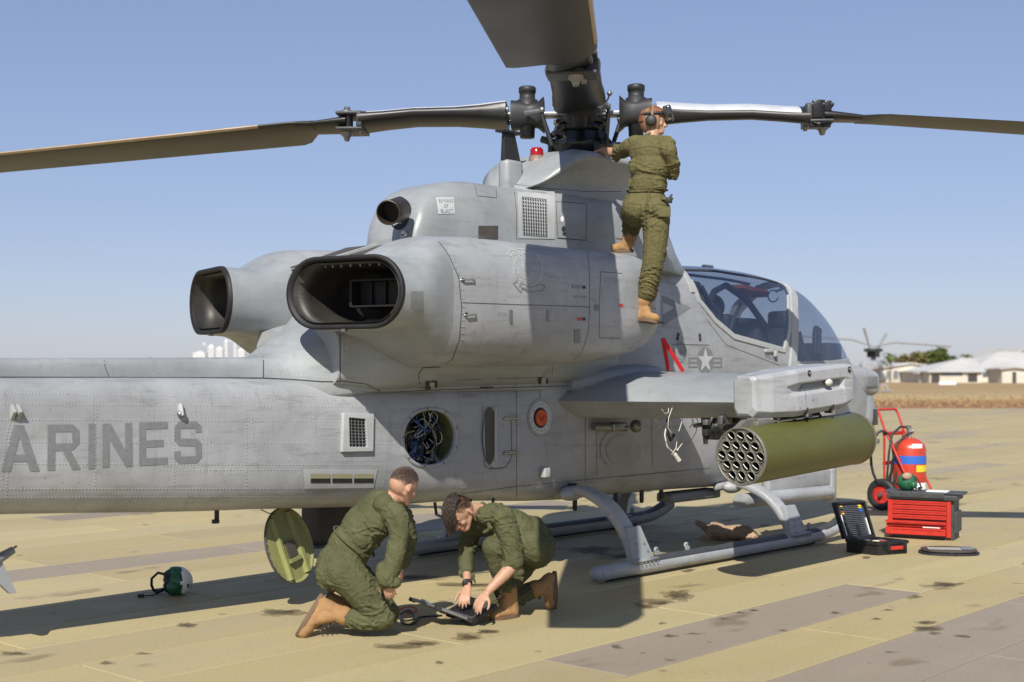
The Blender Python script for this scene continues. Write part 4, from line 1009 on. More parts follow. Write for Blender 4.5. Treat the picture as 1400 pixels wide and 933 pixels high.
mb.build('bay_fittings', M['steel'], heli, kind='stuff')
mb = MB()
for i in range(9):
    a = i*2*math.pi/9+.3; p_ = onside(*ov(a, 1.03), -1, .014); mb.sph(p_, .009, u=8, v=6)
mb.build('rim_fastener', M['steel'], rim, kind='stuff')

# ---- the round cover hanging open under the belly: a pressed disc with ribs, primer green inside
dc = HI @ W(395.5, 746, 9.95)
dcv = empty('hanging_access_cover', dc); dcv.parent = heli
mj = (W(412, 797, 9.95)-W(379, 696, 9.95)); mjl = mj.length/2; mj.normalize(); mnw = Vector((.80, -.10, .28)); mnw = (mnw-mj*mnw.dot(mj)).normalized()
# disc plane: major axis hangs down, minor axis turned away from us so that it looks narrow
view = Vector((-.17, .985, -.02)); across = mj.cross(view).normalized(); 
if across.x < 0: across = -across
ang = R(54); mn = (across*math.cos(ang)+view*math.sin(ang)).normalized(); nn_ = mj.cross(mn).normalized()
if nn_.y > 0: nn_ = -nn_
toL = HI.to_3x3(); a1, a2, a3 = toL @ mj, toL @ mn, toL @ nn_
def DP(u, v, h): return a1*u+a2*v+a3*h
mb = MB(); n = 48; vs = []
prof = [(0, 0), (.90, 0), (.94, .008), (.97, .012), (1.0, .01), (1.0, -.004), (.95, -.006), (0, -.006)]
for (f_, h) in prof[1:-1]:
    for q in range(n): a = 2*math.pi*q/n; vs.append(DP(mjl*f_*math.cos(a), mjl*.97*f_*math.sin(a), h))
N5 = len(prof)-2; fs = [[i*n+q, i*n+(q+1) % n, (i+1)*n+(q+1) % n, (i+1)*n+q] for i in range(N5-1) for q in range(n)]+[list(range(n)), list(range((N5-1)*n, N5*n))]
cs_ = mb.add(vs, fs).build('cover_skin', [M['yzinc'], M['brown']], dcv)
for i_, p_ in enumerate(cs_.data.polygons): p_.material_index = 1 if n*2 <= i_ < n*5 else 0
for v0, w in ((-.40, .16), (.36, .24)):
    hl = math.sqrt(1-max(abs(v0-w/2), abs(v0+w/2))**2)*.93*mjl
    mb = MB(); v_ = mjl; mb.add([DP(-hl, (v0-w/2)*v_, 0), DP(hl, (v0-w/2)*v_, 0), DP(hl, (v0-w*.25)*v_, .03), DP(-hl, (v0-w*.25)*v_, .03), DP(hl, (v0+w*.25)*v_, .03), DP(-hl, (v0+w*.25)*v_, .03), DP(hl, (v0+w/2)*v_, 0), DP(-hl, (v0+w/2)*v_, 0)], [[0, 1, 2, 3], [3, 2, 4, 5], [5, 4, 6, 7], [0, 3, 5, 7], [1, 2, 4, 6]]); mb.build('cover_rib', M['yzinc'], dcv)
mb = MB(); mb.add([DP(a*mjl, b*mjl, .003+h) for h in (0, .035) for a, b in ((.32, -.28), (.42, -.28), (.42, .2), (.32, .2))], [[0, 1, 2, 3], [4, 5, 6, 7], [0, 1, 5, 4], [1, 2, 6, 5], [2, 3, 7, 6], [3, 0, 4, 7]]); mb.build('cover_rib', M['yzinc'], dcv)
mb = MB(); mb.add([DP(a*mjl, b*mjl, .003+h) for h in (0, .022) for a, b in ((-.1, -.18), (.30, -.18), (.30, .14), (-.1, .14))], [[0, 1, 2, 3], [4, 5, 6, 7], [0, 1, 5, 4], [1, 2, 6, 5], [2, 3, 7, 6], [3, 0, 4, 7]]); mb.build('cover_insert', M['brown'], dcv)
mb = MB()
for q in range(30):
    a = 2*math.pi*q/30; mb.sph(DP(mjl*.965*math.cos(a), mjl*.94*math.sin(a), .012), .006, u=6, v=4)
mb.build('cover_fastener', M['steel'], dcv, kind='stuff')
mb = MB(); top = DP(-mjl*.9, -.2*mjl, .01); up_ = toL @ (W(357, 697, 9.7)-W(395.5, 746, 9.95)); mb.tube([top, top.lerp(up_, .5)+Vector((0, 0, -.01)), up_], .004, 6); mb.tube([DP(-mjl, 0, 0), DP(-mjl, 0, 0)+Vector((0, 0, .06))], .01, 6); mb.build('lanyard', M['wire'], dcv)

# ---- cockpit interior
mb = MB(); mb.box((2.6, 0, 1.55), (2.6, .78, .66)); mb.box((4.1, 0, 1.5), (.5, .56, .5)); mb.build('cockpit_tub', M['seat'], heli)
mb = MB(); mb.box((1.40, 0, 2.25), (.05, .72, .75)); mb.box((1.45, -.2, 2.45), (.1, .12, .3), ch=.02); mb.build('rear_bulkhead', M['bluegrey'], heli)
def seat(x, z):
    e = empty('crew_seat', (x, 0, z)); e.parent = heli
    MB().box((0, 0, .35), (.12, .44, .75), ch=.05).build('seat_back', M['seat'], e)
    MB().box((.25, 0, .02), (.45, .44, .12), ch=.04).build('seat_pan', M['seat'], e)
    MB().box((-.02, 0, .76), (.12, .26, .20), ch=.05).build('headrest', M['seat'], e)
    for sy in (-1, 1): MB().add([(-.05, sy*.25, 0), (.28, sy*.25, 0), (.22, sy*.25, .25), (.05, sy*.25, .62), (-.05, sy*.25, .62), (-.05, sy*.22, 0), (.28, sy*.22, 0), (.22, sy*.22, .25), (.05, sy*.22, .62), (-.05, sy*.22, .62)], [[0, 1, 2, 3, 4], [5, 6, 7, 8, 9], [0, 1, 6, 5], [1, 2, 7, 6], [2, 3, 8, 7], [3, 4, 9, 8], [4, 0, 5, 9]]).build('side_armour', M['plastic'], e)
seat(1.78, 1.87); seat(3.55, 1.62)
mb = MB(); mb.box((2.75, 0, 2.12), (.25, .60, .40), ch=.06); mb.box((2.6, 0, 2.33), (.5, .5, .06), ch=.03); mb.build('instrument_hood', M['seat'], heli)
mb = MB(); mb.box((4.45, 0, 2.0), (.3, .45, .25), ch=.05); mb.build('front_instrument_hood', M['seat'], heli)
mb = MB()
for k in (-1, 1): mb.tube([(2.2, k*.12, 2.0), (2.25, k*.13, 2.2), (2.3, k*.1, 2.32), (2.42, k*.06, 2.36)], .022, 8)
mb.tube([(1.5, -.33, 2.65), (1.6, -.36, 2.5), (1.75, -.38, 2.4), (1.7, -.38, 2.2)], .028, 8); mb.tube([(1.42, .3, 2.65), (1.5, .34, 2.45), (1.45, .36, 2.1)], .028, 8)
mb.sph((2.25, .02, 2.48), .14, (.9, .8, .95)); mb.box((2.3, -.02, 2.3), (.16, .3, .2), ch=.05); mb.tube([(2.1, -.25, 2.1), (2.15, -.3, 2.35), (2.35, -.25, 2.5)], .02, 8)
mb.tube([(4.0, -.2, 2.0), (4.0, -.2, 2.22), (4.06, -.18, 2.3)], .035, 8); mb.tube([(4.16, -.15, 2.0), (4.16, -.15, 2.2), (4.22, -.12, 2.28)], .035, 8)
mb.build('cockpit_controls', M['seat'], heli)
mb = MB(); mb.tube([(1.5, -.28, 2.0), (1.62, -.30, 2.4), (1.85, -.26, 2.62), (2.15, -.2, 2.70), (2.5, -.24, 2.55), (2.75, -.33, 2.25), (2.8, -.36, 2.05)], .035, 8); mb.tube([(1.5, .28, 2.0), (1.62, .30, 2.4), (1.85, .26, 2.62), (2.15, .2, 2.70), (2.5, .24, 2.55), (2.75, .33, 2.25)], .035, 8); mb.build('canopy_inner_frame', M['seat'], heli)
mb = MB(); mb.add([(2.65, -.10, 2.74), (3.15, -.10, 2.69), (3.15, .14, 2.69), (2.65, .14, 2.74), (2.65, -.10, 2.70), (3.15, -.10, 2.62), (3.15, .14, 2.62), (2.65, .14, 2.70)], [[0, 1, 2, 3], [4, 5, 6, 7], [0, 1, 5, 4], [1, 2, 6, 5], [2, 3, 7, 6], [3, 0, 4, 7]]).build('orange_reflection_strip', M['cover'], heli)  # strip added under the roof to stand for a red-orange sun reflection
mb = MB(); mb.tube(sum([[Y(1057+7*math.cos(a), 405+8*math.sin(a), -.1)] for a in [R(t) for t in range(20, 340, 20)]], []), .008, 6); mb.build('canopy_hose', M['wire'], heli)

# ---- panel gaps
px_strip([[(0, 516), (360, 517)], [(360, 517), (400, 519), (440, 522), (465, 522)], [(360, 488), (360, 517)]], .007, 'panel_gap', M['line'], heli, lift=.003)
px_strip([[(465, 452), (465, 521)], [(465, 521), (500, 525), (524, 537)], [(524, 537), (574, 534), (800, 527)], [(574, 531), (572, 512), (578, 503), (602, 502), (618, 492), (628, 465), (631, 420), (627, 380), (614, 350), (600, 331)]], .0065, 'panel_gap', M['line'], heli)
px_strip([[(632, 414), (806, 420)], [(803, 345), (806, 375), (806, 420), (804, 455), (796, 480), (785, 493)], [(821, 372), (820, 400), (819, 462), (848, 463)], [(821, 372), (850, 374)], [(755, 500), (755, 512)], [(750, 496), (760, 496)], [(622, 520), (660, 518)], [(680, 518), (740, 516), (750, 505)]], .0042, 'panel_gap', M['line'], heli)
px_strip([[(702, 252), (706, 290), (706, 328)], [(648, 247), (652, 268), (679, 271), (677, 249)], [(702, 252), (740, 257), (800, 262), (850, 262)], [(760, 276), (802, 279), (801, 329)], [(760, 276), (762, 326), (801, 329)]], .0045, 'panel_gap', M['line'], heli)
px_strip([[(965, 436), (993, 472), (1030, 486), (1066, 500)], [(918, 471), (970, 472)], [(706, 524), (706, 680)], [(800, 660), (800, 527)], [(632, 675), (700, 666), (800, 656), (950, 642)], [(848, 652), (970, 640)], [(890, 545), (892, 640)], [(815, 580), (816, 650)]], .0042, 'panel_gap', M['line'], heli)
px_strip([[(142, 487), (143, 500), (149, 516)]], .0042, 'panel_gap', M['line'], heli)
# ---- rivets
for y0, y1, xe in ((537, 546, 450), (553, 556, 522), (574, 577, 520), (604.5, 607, 545), (634.5, 636, 520), (669, 668, 430), (680.5, 679, 470)): rivet_line([(2, y0), (xe, y1)])
rivet_line([(218, 643), (540, 643)]); rivet_line([(132, 556), (130, 668)]); rivet_line([(337, 553), (337, 668)]); rivet_line([(238, 553), (238, 668)]); rivet_line([(345, 574), (346, 620)])
rivet_line([(20, 553), (8, 600), (2, 660)]); rivet_line([(26, 553), (13, 600), (8, 690)]); rivet_line([(530, 556), (528, 640), (522, 680)]); rivet_line([(522, 556), (520, 640)])
rivet_line([(646, 586), (644, 660)]); rivet_line([(632, 667), (760, 655), (800, 652)], sp=4); rivet_line([(632, 674), (800, 663)], sp=9, r=.009); rivet_line([(709, 540), (709, 660)]); rivet_line([(715, 682), (780, 682)])
rivet_line([(364, 511), (460, 517)], sp=6); rivet_line([(471, 460), (470, 515)], sp=8, r=.008); rivet_line([(530, 534), (570, 531)], sp=8, r=.008); rivet_line([(430, 668), (520, 668)], sp=4)
pl = [(607, 335), (620, 352), (632, 385), (635, 420), (633, 465), (624, 490)]; rivet_line(pl, sp=9, r=.009)
rivet_line([(708, 257), (800, 266)], sp=13, r=.008); rivet_line([(709, 260), (712, 322)], sp=10, r=.008); rivet_line([(753, 266), (757, 322)], sp=10, r=.008); rivet_line([(714, 325), (752, 327)], sp=10, r=.008)
rivet_line([(825, 583), (880, 583)], sp=8); rivet_line([(825, 635), (885, 632)], sp=8); rivet_line([(775, 615), (778, 650)], sp=4); rivet_line([(769, 640), (776, 655)], sp=3)
rivet_line([(1000, 478), (1066, 503)], sp=6, r=.004); rivet_line([(990, 466), (1064, 490)], sp=8, r=.004); rivet_line([(920, 400), (922, 520)], sp=8, r=.004); rivet_line([(988, 480), (990, 512)], sp=6, r=.004)
rivet_line([(440, 556), (530, 558)], sp=4); rivet_line([(415, 600), (440, 630), (530, 630)], sp=4); rivet_line([(425, 575), (445, 560)], sp=4); rivet_line([(432, 585), (460, 586), (460, 600), (435, 600)], sp=4)
rivet_line([(674, 690), (680, 672), (695, 668)], sp=4); rivet_line([(686, 678), (700, 676)], sp=4); rivet_line([(735, 664), (736, 676)], sp=4); rivet_line([(702, 683), (720, 665)], sp=4)
RIV.build('rivets', M['grey'], heli, kind='stuff')
RIV = MB(); rivet_line([(605, 333), (618, 350), (630, 385), (633, 420), (631, 465), (622, 490), (605, 500)], sp=9, r=.008); rivet_line([(709, 258), (800, 267)], sp=13, r=.007); rivet_line([(710, 260), (713, 322)], sp=10, r=.007); rivet_line([(752, 266), (756, 322)], sp=10, r=.007); rivet_line([(471, 462), (470, 515)], sp=8, r=.007); rivet_line([(822, 374), (820, 400), (819, 460), (846, 461)], sp=9, r=.004); rivet_line([(694, 402), (708, 402)], sp=6, r=.005); rivet_line([(690, 410), (705, 410)], sp=9, r=.006); rivet_line([(880, 520), (905, 512)], sp=6, r=.005); rivet_line([(532, 536), (572, 533)], sp=7, r=.006)
RIV.build('dark_fasteners', M['dgrey'], heli, kind='stuff')
# ---- raised plates and frames
px_patch([(414, 641), (516, 641), (510, 667), (416, 668)], 'vent_plate', M['greyw'], heli, lift=.006)
vp = bpy.data.objects['vent_plate']
for i in range(3):
    x0 = 424+i*29.5; px_patch([(x0, 648), (x0+27, 648), (x0+27, 654), (x0, 654)], 'primer_slot', M['slot'], vp, lift=.009, nu=4, nv=1)
    px_patch([(x0, 654), (x0+27, 654), (x0+27, 660), (x0, 660)], 'dark_slot', M['black'], vp, lift=.009, nu=4, nv=1)
# boxed grille vent
v_ = MB(); cnr = [on(467, 565, .0)[0], on(508, 566, .0)[0], on(507, 617, .0)[0], on(465, 618, .0)[0]]; O = Vector((0, -.03, 0)); inn = [on(474, 571, 0)[0], on(497, 573, 0)[0], on(499, 611, 0)[0], on(475, 611, 0)[0]]
mb = MB(); vs = cnr+[v+O for v in cnr]+[v+O for v in inn]+[v+Vector((0, -.006, 0)) for v in inn]
mb.add(vs, [[a*4+i, a*4+(i+1) % 4, a*4+4+(i+1) % 4, a*4+4+i] for a in range(3) for i in range(4)]); vf = mb.build('vent_frame', M['greyw'], heli, bev=.004)
px_patch([(473, 570), (498, 572), (500, 612), (474, 612)], 'vent_backing', M['line'], vf, lift=.004)
mb = MB()
for i in range(6):
    for j in range(8):
        a, b = (i+.5)/6, (j+.5)/8; 
for i in range(1, 5): 
    p0 = inn[0].lerp(inn[1], i/5); p1 = inn[3].lerp(inn[2], i/5); mb.tube([p0+Vector((0, -.014, 0)), p1+Vector((0, -.014, 0))], .0045, 5)
for j in range(1, 9):
    p0 = inn[0].lerp(inn[3], j/9); p1 = inn[1].lerp(inn[2], j/9); mb.tube([p0+Vector((0, -.014, 0)), p1+Vector((0, -.014, 0))], .0045, 5)
mb.build('vent_mesh', M['steel'], vf)
# recessed slot scoop with two hinges
px_patch([(659, 554), (703, 556), (699, 641), (659, 641)], 'scoop_door', M['grey'], heli, lift=.012, rnd=.9, nu=14, nv=14)
sd = bpy.data.objects['scoop_door']
px_patch([(661, 557), (675, 557), (674, 635), (662, 635)], 'scoop_slot', M['brown'], sd, lift=.0155, rnd=.7, nv=14)
px_strip([[(659, 556), (658, 600), (661, 636), (668, 641), (690, 639), (697, 628), (698, 600), (697, 570)]], .006, 'scoop_gap', M['line'], sd, lift=.014)
mb = MB(); p0 = on(668, 556, .015)[0]; p1 = on(668, 638, .015)[0]
mb.tube([on(675, yy, .022)[0] for yy in range(560, 640, 10)], .012, 8); mb.build('scoop_lip', M['greyw'], sd)
for yy in (573, 620):
    mb = MB(); mb.tube([on(686, yy, .018)[0], on(706, yy-1, .018)[0]], .012, 8); mb.tube([on(688, yy-2.5, .02)[0], on(703, yy-3, .02)[0]], .006, 6); mb.build('hinge', M['metal'], sd)
# round filler port with orange plug
def px_round(px, py, rx, ry, name, m, parent, lift, n=28, r0=0., h=0.):
    mb = MB(); vs = []
    for k in range(n):
        a = 2*math.pi*k/n
        q = on(px+rx*math.cos(a), py+ry*math.sin(a), lift); vs.append(q[0] if q else Vector())
    c = on(px, py, lift)
    if r0:
        vi = [c[0].lerp(v, r0) for v in vs]; mb.add(vs+vi, [[i, (i+1) % n, n+(i+1) % n, n+i] for i in range(n)])
    else: mb.add(vs+[c[0]], [[i, (i+1) % n, n] for i in range(n)])
    if h:
        nn = c[1]; base = mb.v[:]; k = len(base); fs = [list(f) for f in mb.f]
        mb.add([Vector(v)+nn*h for v in base], fs); mb.add([vs[i] for i in range(n)]+[vs[i]+nn*h for i in range(n)], [[i, (i+1) % n, n+(i+1) % n, n+i] for i in range(n)])
    return mb.build(name, m, parent)
fp = px_round(738, 571.5, 17, 26, 'filler_ring', M['grey2'], heli, .004, h=.004)
px_round(738, 571.5, 15, 22.5, 'filler_plate', M['lgrey'], fp, .011)
px_round(737.5, 571.5, 9.5, 14, 'filler_hole', M['black'], fp, .013)
pg = px_round(737.5, 571.5, 7.5, 11, 'orange_plug', M['orange'], fp, .016, h=.012)
mb = MB(); mb.tube([on(734, 568, .034)[0], on(737, 576, .036)[0], on(741, 569, .034)[0]], .006, 6); mb.build('plug_handle', M['wirer'], pg)
mb = MB()
for k in range(22):
    a = 2*math.pi*k/22; 
    q = on(738+12.5*math.cos(a), 571.5+18.5*math.sin(a), .013)
    if k % 3: mb.sph(q[0], .005, u=5, v=4)
mb.build('filler_screws', M['dgrey'], fp, kind='stuff')
px_strip([[(738, 545), (738.5, 524)], [(738, 588), (738, 596)]], .0042, 'panel_gap', M['line'], heli)
# rounded access panel low on the side
px_patch([(819, 585), (885, 585), (885, 644), (821, 644)], 'side_access_panel', M['grey'], heli, lift=.006, rnd=1.)
px_patch([(827, 594), (876, 594), (876, 637), (828, 637)], 'side_access_lid', M['grey2'], heli, lift=.010, rnd=1.)
# step bracket and its foot
mb = MB(); q = on(742, 646, 0); mb.box(q[0]+Vector((0, -.03, 0)), (.08, .06, .09), ch=.012); mb.build('step_bracket', M['greyw'], heli)
# black latch squares on the joint below the nacelle
mb = MB()
for (a, b, w, h) in ((585, 527, 7, 12), (594, 525, 8, 9), (738, 520, 5, 8), (747, 521, 5, 6), (782, 663, 12, 5), (665, 530, 18, 2)):
    px_patch([(a-w/2, b-h/2), (a+w/2, b-h/2), (a+w/2, b+h/2), (a-w/2, b+h/2)], '', None, None, lift=.005, nu=2, nv=2, mb=mb)
mb.build('latch_recess', M['line'], heli)
px_patch([(587, 522), (594, 522), (594, 529), (587, 529)], 'latch_tongue', M['greyw'], heli, lift=.008, nu=2, nv=2)
px_patch([(740, 516), (746, 516), (746, 524), (740, 524)], 'latch_tongue', M['greyw'], heli, lift=.008, nu=2, nv=2)
# nacelle handles and latches
for (x0, y0, x1, y1) in ((629, 383, 648, 383), (634, 431, 650, 430)):
    mb = MB(); mb.tube([on(x0, y0, .004)[0], on(x0+2, y0, .02)[0], on(x1-2, y1, .02)[0], on(x1, y1, .004)[0]], .007, 6); mb.build('door_handle', M['metal'], heli)
mb = MB()
for (x0, y0, w, h) in ((698, 433, 4, 18), (749, 432, 3, 16), (788, 392, 12, 4)): px_patch([(x0-w/2, y0-h/2), (x0+w/2, y0-h/2), (x0+w/2, y0+h/2), (x0-w/2, y0+h/2)], '', None, None, lift=.007, nu=2, nv=2, mb=mb)
mb.build('latch_plate', M['steel'], heli)
for (x0, y0, w, h, m) in ((798, 393, 4, 4, 'black'), (792, 436.5, 6, 4, 'red'), (798, 436.5, 4, 4, 'line'), (789, 460, 8, 19, 'dgrey'), (849, 417.5, 5, 3.5, 'red'), (816, 421, 6, 9, 'dgrey'), (667, 318, 27, 18, 'brown'), (570, 411, 16, 25, 'dgrey'), (633, 383, 4, 5, 'black'), (637, 430, 4, 5, 'black')):
    px_patch([(x0-w/2, y0-h/2), (x0+w/2, y0-h/2), (x0+w/2, y0+h/2), (x0-w/2, y0+h/2)], 'marking_patch', M[m], heli, lift=.005, nu=4, nv=4)
# perforated grille and latch door on the transmission cowling
gp = px_patch([(707, 256), (758, 261), (758, 327), (708, 326)], 'grille_plate', M['greyw'], heli, lift=.005, nu=10, nv=10)
gq = [(713, 270), (746.5, 273.5), (747.5, 324), (714.5, 321.5)]
mb = MB()
for i in range(10):
    for j in range(11):
        c = quadpt(gq, (i+.5)/10, (j+.5)/11); h = on(c[0], c[1], .008)
        if h is None: continue
        u = Vector((1, 0, 0)); w = h[1].cross(u).normalized(); u = w.cross(h[1]); r = .0105
        mb.add([h[0]+(u*math.cos(k*math.pi/4)*.95+w*math.sin(k*math.pi/4)*1.25)*r for k in range(8)], [list(range(8))])
mb.build('grille_hole', M['line'], gp, kind='stuff')
px_strip([[gq[0], gq[1], gq[2], gq[3], gq[0]]], .006, 'grille_edge', M['dgrey'], gp, lift=.008)
dr = px_patch([(761, 277), (801, 280), (800, 328), (762, 325)], 'latch_door', M['grey2'], heli, lift=.007, nu=8, nv=8)
for (a, b, c, d, m) in ((767.5, 300, 2.3, 4, 'white'), (769.5, 313.5, 2.8, 4, 'line'), (770.5, 320, 2.5, 2.5, 'line')): px_round(a, b, c, d, 'door_dot', M[m], dr, .010, n=14)
pl_ = px_patch([(596, 270.5), (620, 270), (621.5, 292.5), (599, 293)], 'warning_placard', M['lgrey'], heli, lift=.004)
for t, Q in (('BEWARE', [(599, 272.5), (619, 272.5), (619.5, 277.5), (599.5, 277.5)]), ('OF', [(606, 279.5), (612, 279.5), (612.5, 284.5), (606.5, 284.5)]), ('BLAST', [(602, 286.5), (619, 286.5), (619.5, 291.5), (602.5, 291.5)])): px_text(t, Q, 'placard_lettering', M['dgrey'], pl_, lift=.006)
# ---- APU exhaust stub
h = on(545, 292, 0); c0 = HI @ W(549, 286, 10.45); c1 = HI @ W(530.5, 291, 10.10); ax = (c1-c0).normalized()
mb = MB(); mb.lathe(c1, -ax, [(.0, .088), (0, .094), (.006, .097), (.14, .094), (.30, .10)], 28); mb.lathe(c1, -ax, [(0, .088), (.12, .084), (.24, .08)], 28); apu = mb.build('auxiliary_exhaust', M['pipe'], heli)
mb = MB(); mb.disc(c1-ax*.16, ax, .088, 24); mb.build('exhaust_bore', M['soot'], apu)
pts = []
for k in range(24):
    a = 2*math.pi*k/24; q = on(546+14*math.cos(a)+3*math.sin(a), 292+22*math.sin(a)-6*math.cos(a), .004, only=[8])
    pts.append(q[0] if q else None)
pts = [p for p in pts if p is not None]
if len(pts) > 5: MB().add(pts, [list(range(len(pts)))]).build('exhaust_recess', M['soot'], heli)
q = on(553, 321, .006)
if q: mb = MB(); mb.lathe(q[0], q[1], [(0, .035), (.012, .034), (.014, .018), (.004, .016), (.004, 0)], 20); mb.build('drain_ring', M['metal'], heli)
# ---- boarding step on the nacelle, badge, roundel, lettering
mb = MB(); st_ = Y(885, 441, -1.16); mb.box(st_+Vector((.02, -.03, 0)), (.22, .12, .018), ch=.004); mb.box(st_+Vector((.02, .04, .02)), (.18, .04, .05), ch=.006); mb.build('boarding_step', M['black'], heli)
def letter(ch, Q):
    w = .235; S_ = {'A': [[(0, 1), (.38, 0), (.5, 0), (.5, .24), (.25, 1)], [(.5, .24), (.5, 0), (.62, 0), (1, 1), (.75, 1)], [(.367, .64), (.633, .64), (.68, .79), (.32, .79)]],
      'R': [[(0, 0), (w, 0), (w, 1), (0, 1)], [(w, 0), (.80, 0), (.80, .16), (w, .16)], [(.80, 0), (1, .14), (1, .42), (.80, .56), (.78, .40), (.78, .16)], [(w, .42), (.78, .42), (.80, .56), (w, .58)], [(.46, .56), (.72, .56), (1.02, 1), (.76, 1)]],
      'I': [[(0, 0), (1, 0), (1, 1), (0, 1)]], 'N': [[(0, 0), (w, 0), (w, 1), (0, 1)], [(1-w, 0), (1, 0), (1, 1), (1-w, 1)], [(w, 0), (w+.04, 0), (1-w, .62), (1-w, 1), (w, .36)]],
      'E': [[(0, 0), (w, 0), (w, 1), (0, 1)], [(w, 0), (1, 0), (1, .16), (w, .16)], [(w, .42), (.86, .42), (.86, .58), (w, .58)], [(w, .84), (1, .84), (1, 1), (w, 1)]],
      'S': [[(.18, 0), (.82, 0), (1, .13), (1, .27), (.78, .27), (.78, .17), (.22, .17), (0, .13)], [(0, .13), (.22, .17), (.22, .40), (0, .44)], [(0, .44), (.22, .40), (.82, .42), (1, .54), (.78, .60), (.18, .57)], [(1, .54), (1, .87), (.78, .83), (.78, .60)], [(.82, 1), (.18, 1), (0, .87), (0, .70), (.22, .70), (.22, .83), (.78, .83), (1, .87)]],
      'M': [[(0, 0), (.2, 0), (.2, 1), (0, 1)], [(.8, 0), (1, 0), (1, 1), (.8, 1)], [(.2, 0), (.26, 0), (.5, .5), (.5, .8), (.2, .3)], [(.74, 0), (.8, 0), (.8, .3), (.5, .8), (.5, .5)]]}[ch]
    return px_poly([[quadpt(Q, u, v) for u, v in poly] for poly in S_], 'side_lettering', M['dgrey'], heli, lift=.003, fine=4)
for ch, Q in (('A', [(2, 582), (51, 581.5), (54, 644.5), (1, 645)]), ('R', [(65, 581), (108, 580.5), (109, 642), (64.5, 643.5)]), ('I', [(121, 579.5), (130, 579.5), (129.5, 641), (120.5, 641.5)]), ('N', [(140, 579.5), (180, 578.5), (181, 638), (139.5, 639.5)]), ('E', [(190, 578), (229, 577), (229, 635), (190, 637)]), ('S', [(238, 577), (275, 576), (276, 632.5), (238, 635)])): letter(ch, Q)
def starpts(cx, cy, rx, ry, r=.40): return [(cx+(rx if k % 2 == 0 else rx*r)*math.sin(k*math.pi/5), cy-(ry if k % 2 == 0 else ry*r)*math.cos(k*math.pi/5)) for k in range(10)]
def ell(cx, cy, rx, ry, n=36): return [(cx+rx*math.cos(2*math.pi*k/n), cy+ry*math.sin(2*math.pi*k/n)) for k in range(n)]
def annul(cx, cy, rx, ry, f, n=36):
    o = ell(cx, cy, rx, ry, n); i = ell(cx, cy, rx*f, ry*f, n); return [[o[k], o[(k+1) % n], i[(k+1) % n], i[k]] for k in range(n)]
rd = px_poly([ell(964, 493, 11.5, 18)]+[[(941, y0), (953.5, y0), (953.5, y0+2), (941, y0+2)] for y0 in (489, 495, 501)]+[[(974.5, y0), (987, y0), (987, y0+2), (974.5, y0+2)] for y0 in (489, 495, 501)]+[[(941, 489), (943, 489), (943, 503), (941, 503)], [(985, 489), (987, 489), (987, 503), (985, 503)]], 'national_roundel', M['dgrey'], heli, lift=.003)
px_poly([starpts(964, 493, 11.5, 18)], 'roundel_star', M['lgrey'], rd, lift=.005)
px_poly([[(905, 404), (944, 421), (905, 447)]], 'warning_triangle', M['dgrey'], heli, lift=.003); px_poly([[(905, 413), (921, 421), (905, 431)]], 'triangle_centre', M['grey'], heli, lift=.005)
bd = px_poly(annul(929.5, 482, 9, 15, .8), 'round_badge', M['dgrey'], heli, lift=.003); px_poly(annul(929.5, 482, 5.5, 9.5, .55), 'badge_ring', M['grey2'], bd, lift=.004); px_poly([ell(929.5, 482, 1.5, 3, 8)], 'badge_device', M['dgrey'], bd, lift=.005)
for a, b in ((926, 463), (957, 464), (927, 458), (956.5, 459)): px_round(a, b, 1.8, 3, 'drain_hole', M['line'], heli, .004, n=12)
# squadron badge: an oval ring between two outlined scrolls, its lettering too worn to read
def BP(x, y): return (680+x/11.66, 330+y/11.66)
def outline(pts, w=.9):
    pts = [BP(*p) for p in pts]; out = []
    for a, b in zip(pts[:-1], pts[1:]):
        dx, dy = b[0]-a[0], b[1]-a[1]; l = math.hypot(dx, dy) or 1; nx, ny = -dy/l*w/2, dx/l*w/2; out.append([(a[0]+nx, a[1]+ny), (b[0]+nx, b[1]+ny), (b[0]-nx, b[1]-ny), (a[0]-nx, a[1]-ny)])
    return out
top_ = [(215, 125), (140, 205), (215, 240), (240, 175), (270, 225), (330, 195), (430, 190), (540, 230), (640, 330), (645, 235), (560, 165), (430, 130), (330, 125), (240, 150), (215, 125)]
bot_ = [(300, 570), (310, 640), (250, 670), (370, 820), (385, 755), (480, 800), (560, 815), (680, 780), (700, 800), (760, 720), (700, 690), (655, 690), (560, 730), (470, 720), (370, 660), (350, 740)]
ov_ = [(480+232*math.cos(t/30*2*math.pi), 450+270*math.sin(t/30*2*math.pi)) for t in range(31)]; ov2 = [(480+165*math.cos(t/30*2*math.pi), 440+165*math.sin(t/30*2*math.pi)) for t in range(31)]
sh = px_poly(outline(top_, 1.1)+outline(ov_, 1.2)+outline(ov2, .8)+outline([(480, 420), (490, 470), (580, 520)], 1.3)+outline([(450, 320), (400, 350), (410, 430)], 1), 'squadron_badge', M['lgrey'], heli, lift=.003, fine=3)
px_poly(outline(bot_, 1.0), 'badge_scroll', M['dgrey'], sh, lift=.004)
px_poly([[BP(*p) for p in q] for q in ([(380, 690), (480, 740), (475, 775), (370, 730)], [(440, 340), (470, 330), (520, 345), (560, 420), (600, 480), (540, 500), (470, 520), (430, 440)])], 'badge_device', M['grey2'], sh, lift=.004)
rr_ = MB(); rg_ = random.Random(2)
for k in range(22):
    a = 2*math.pi*k/22; x_, y_ = 480+200*math.cos(a), 445+218*math.sin(a)
    for _ in range(2): dx_, dy_ = rg_.uniform(-18, 18), rg_.uniform(-18, 18); px_poly(outline([(x_+dx_, y_+dy_), (x_-dy_, y_+dx_)], .6), '', None, None, lift=.004, mb=rr_)
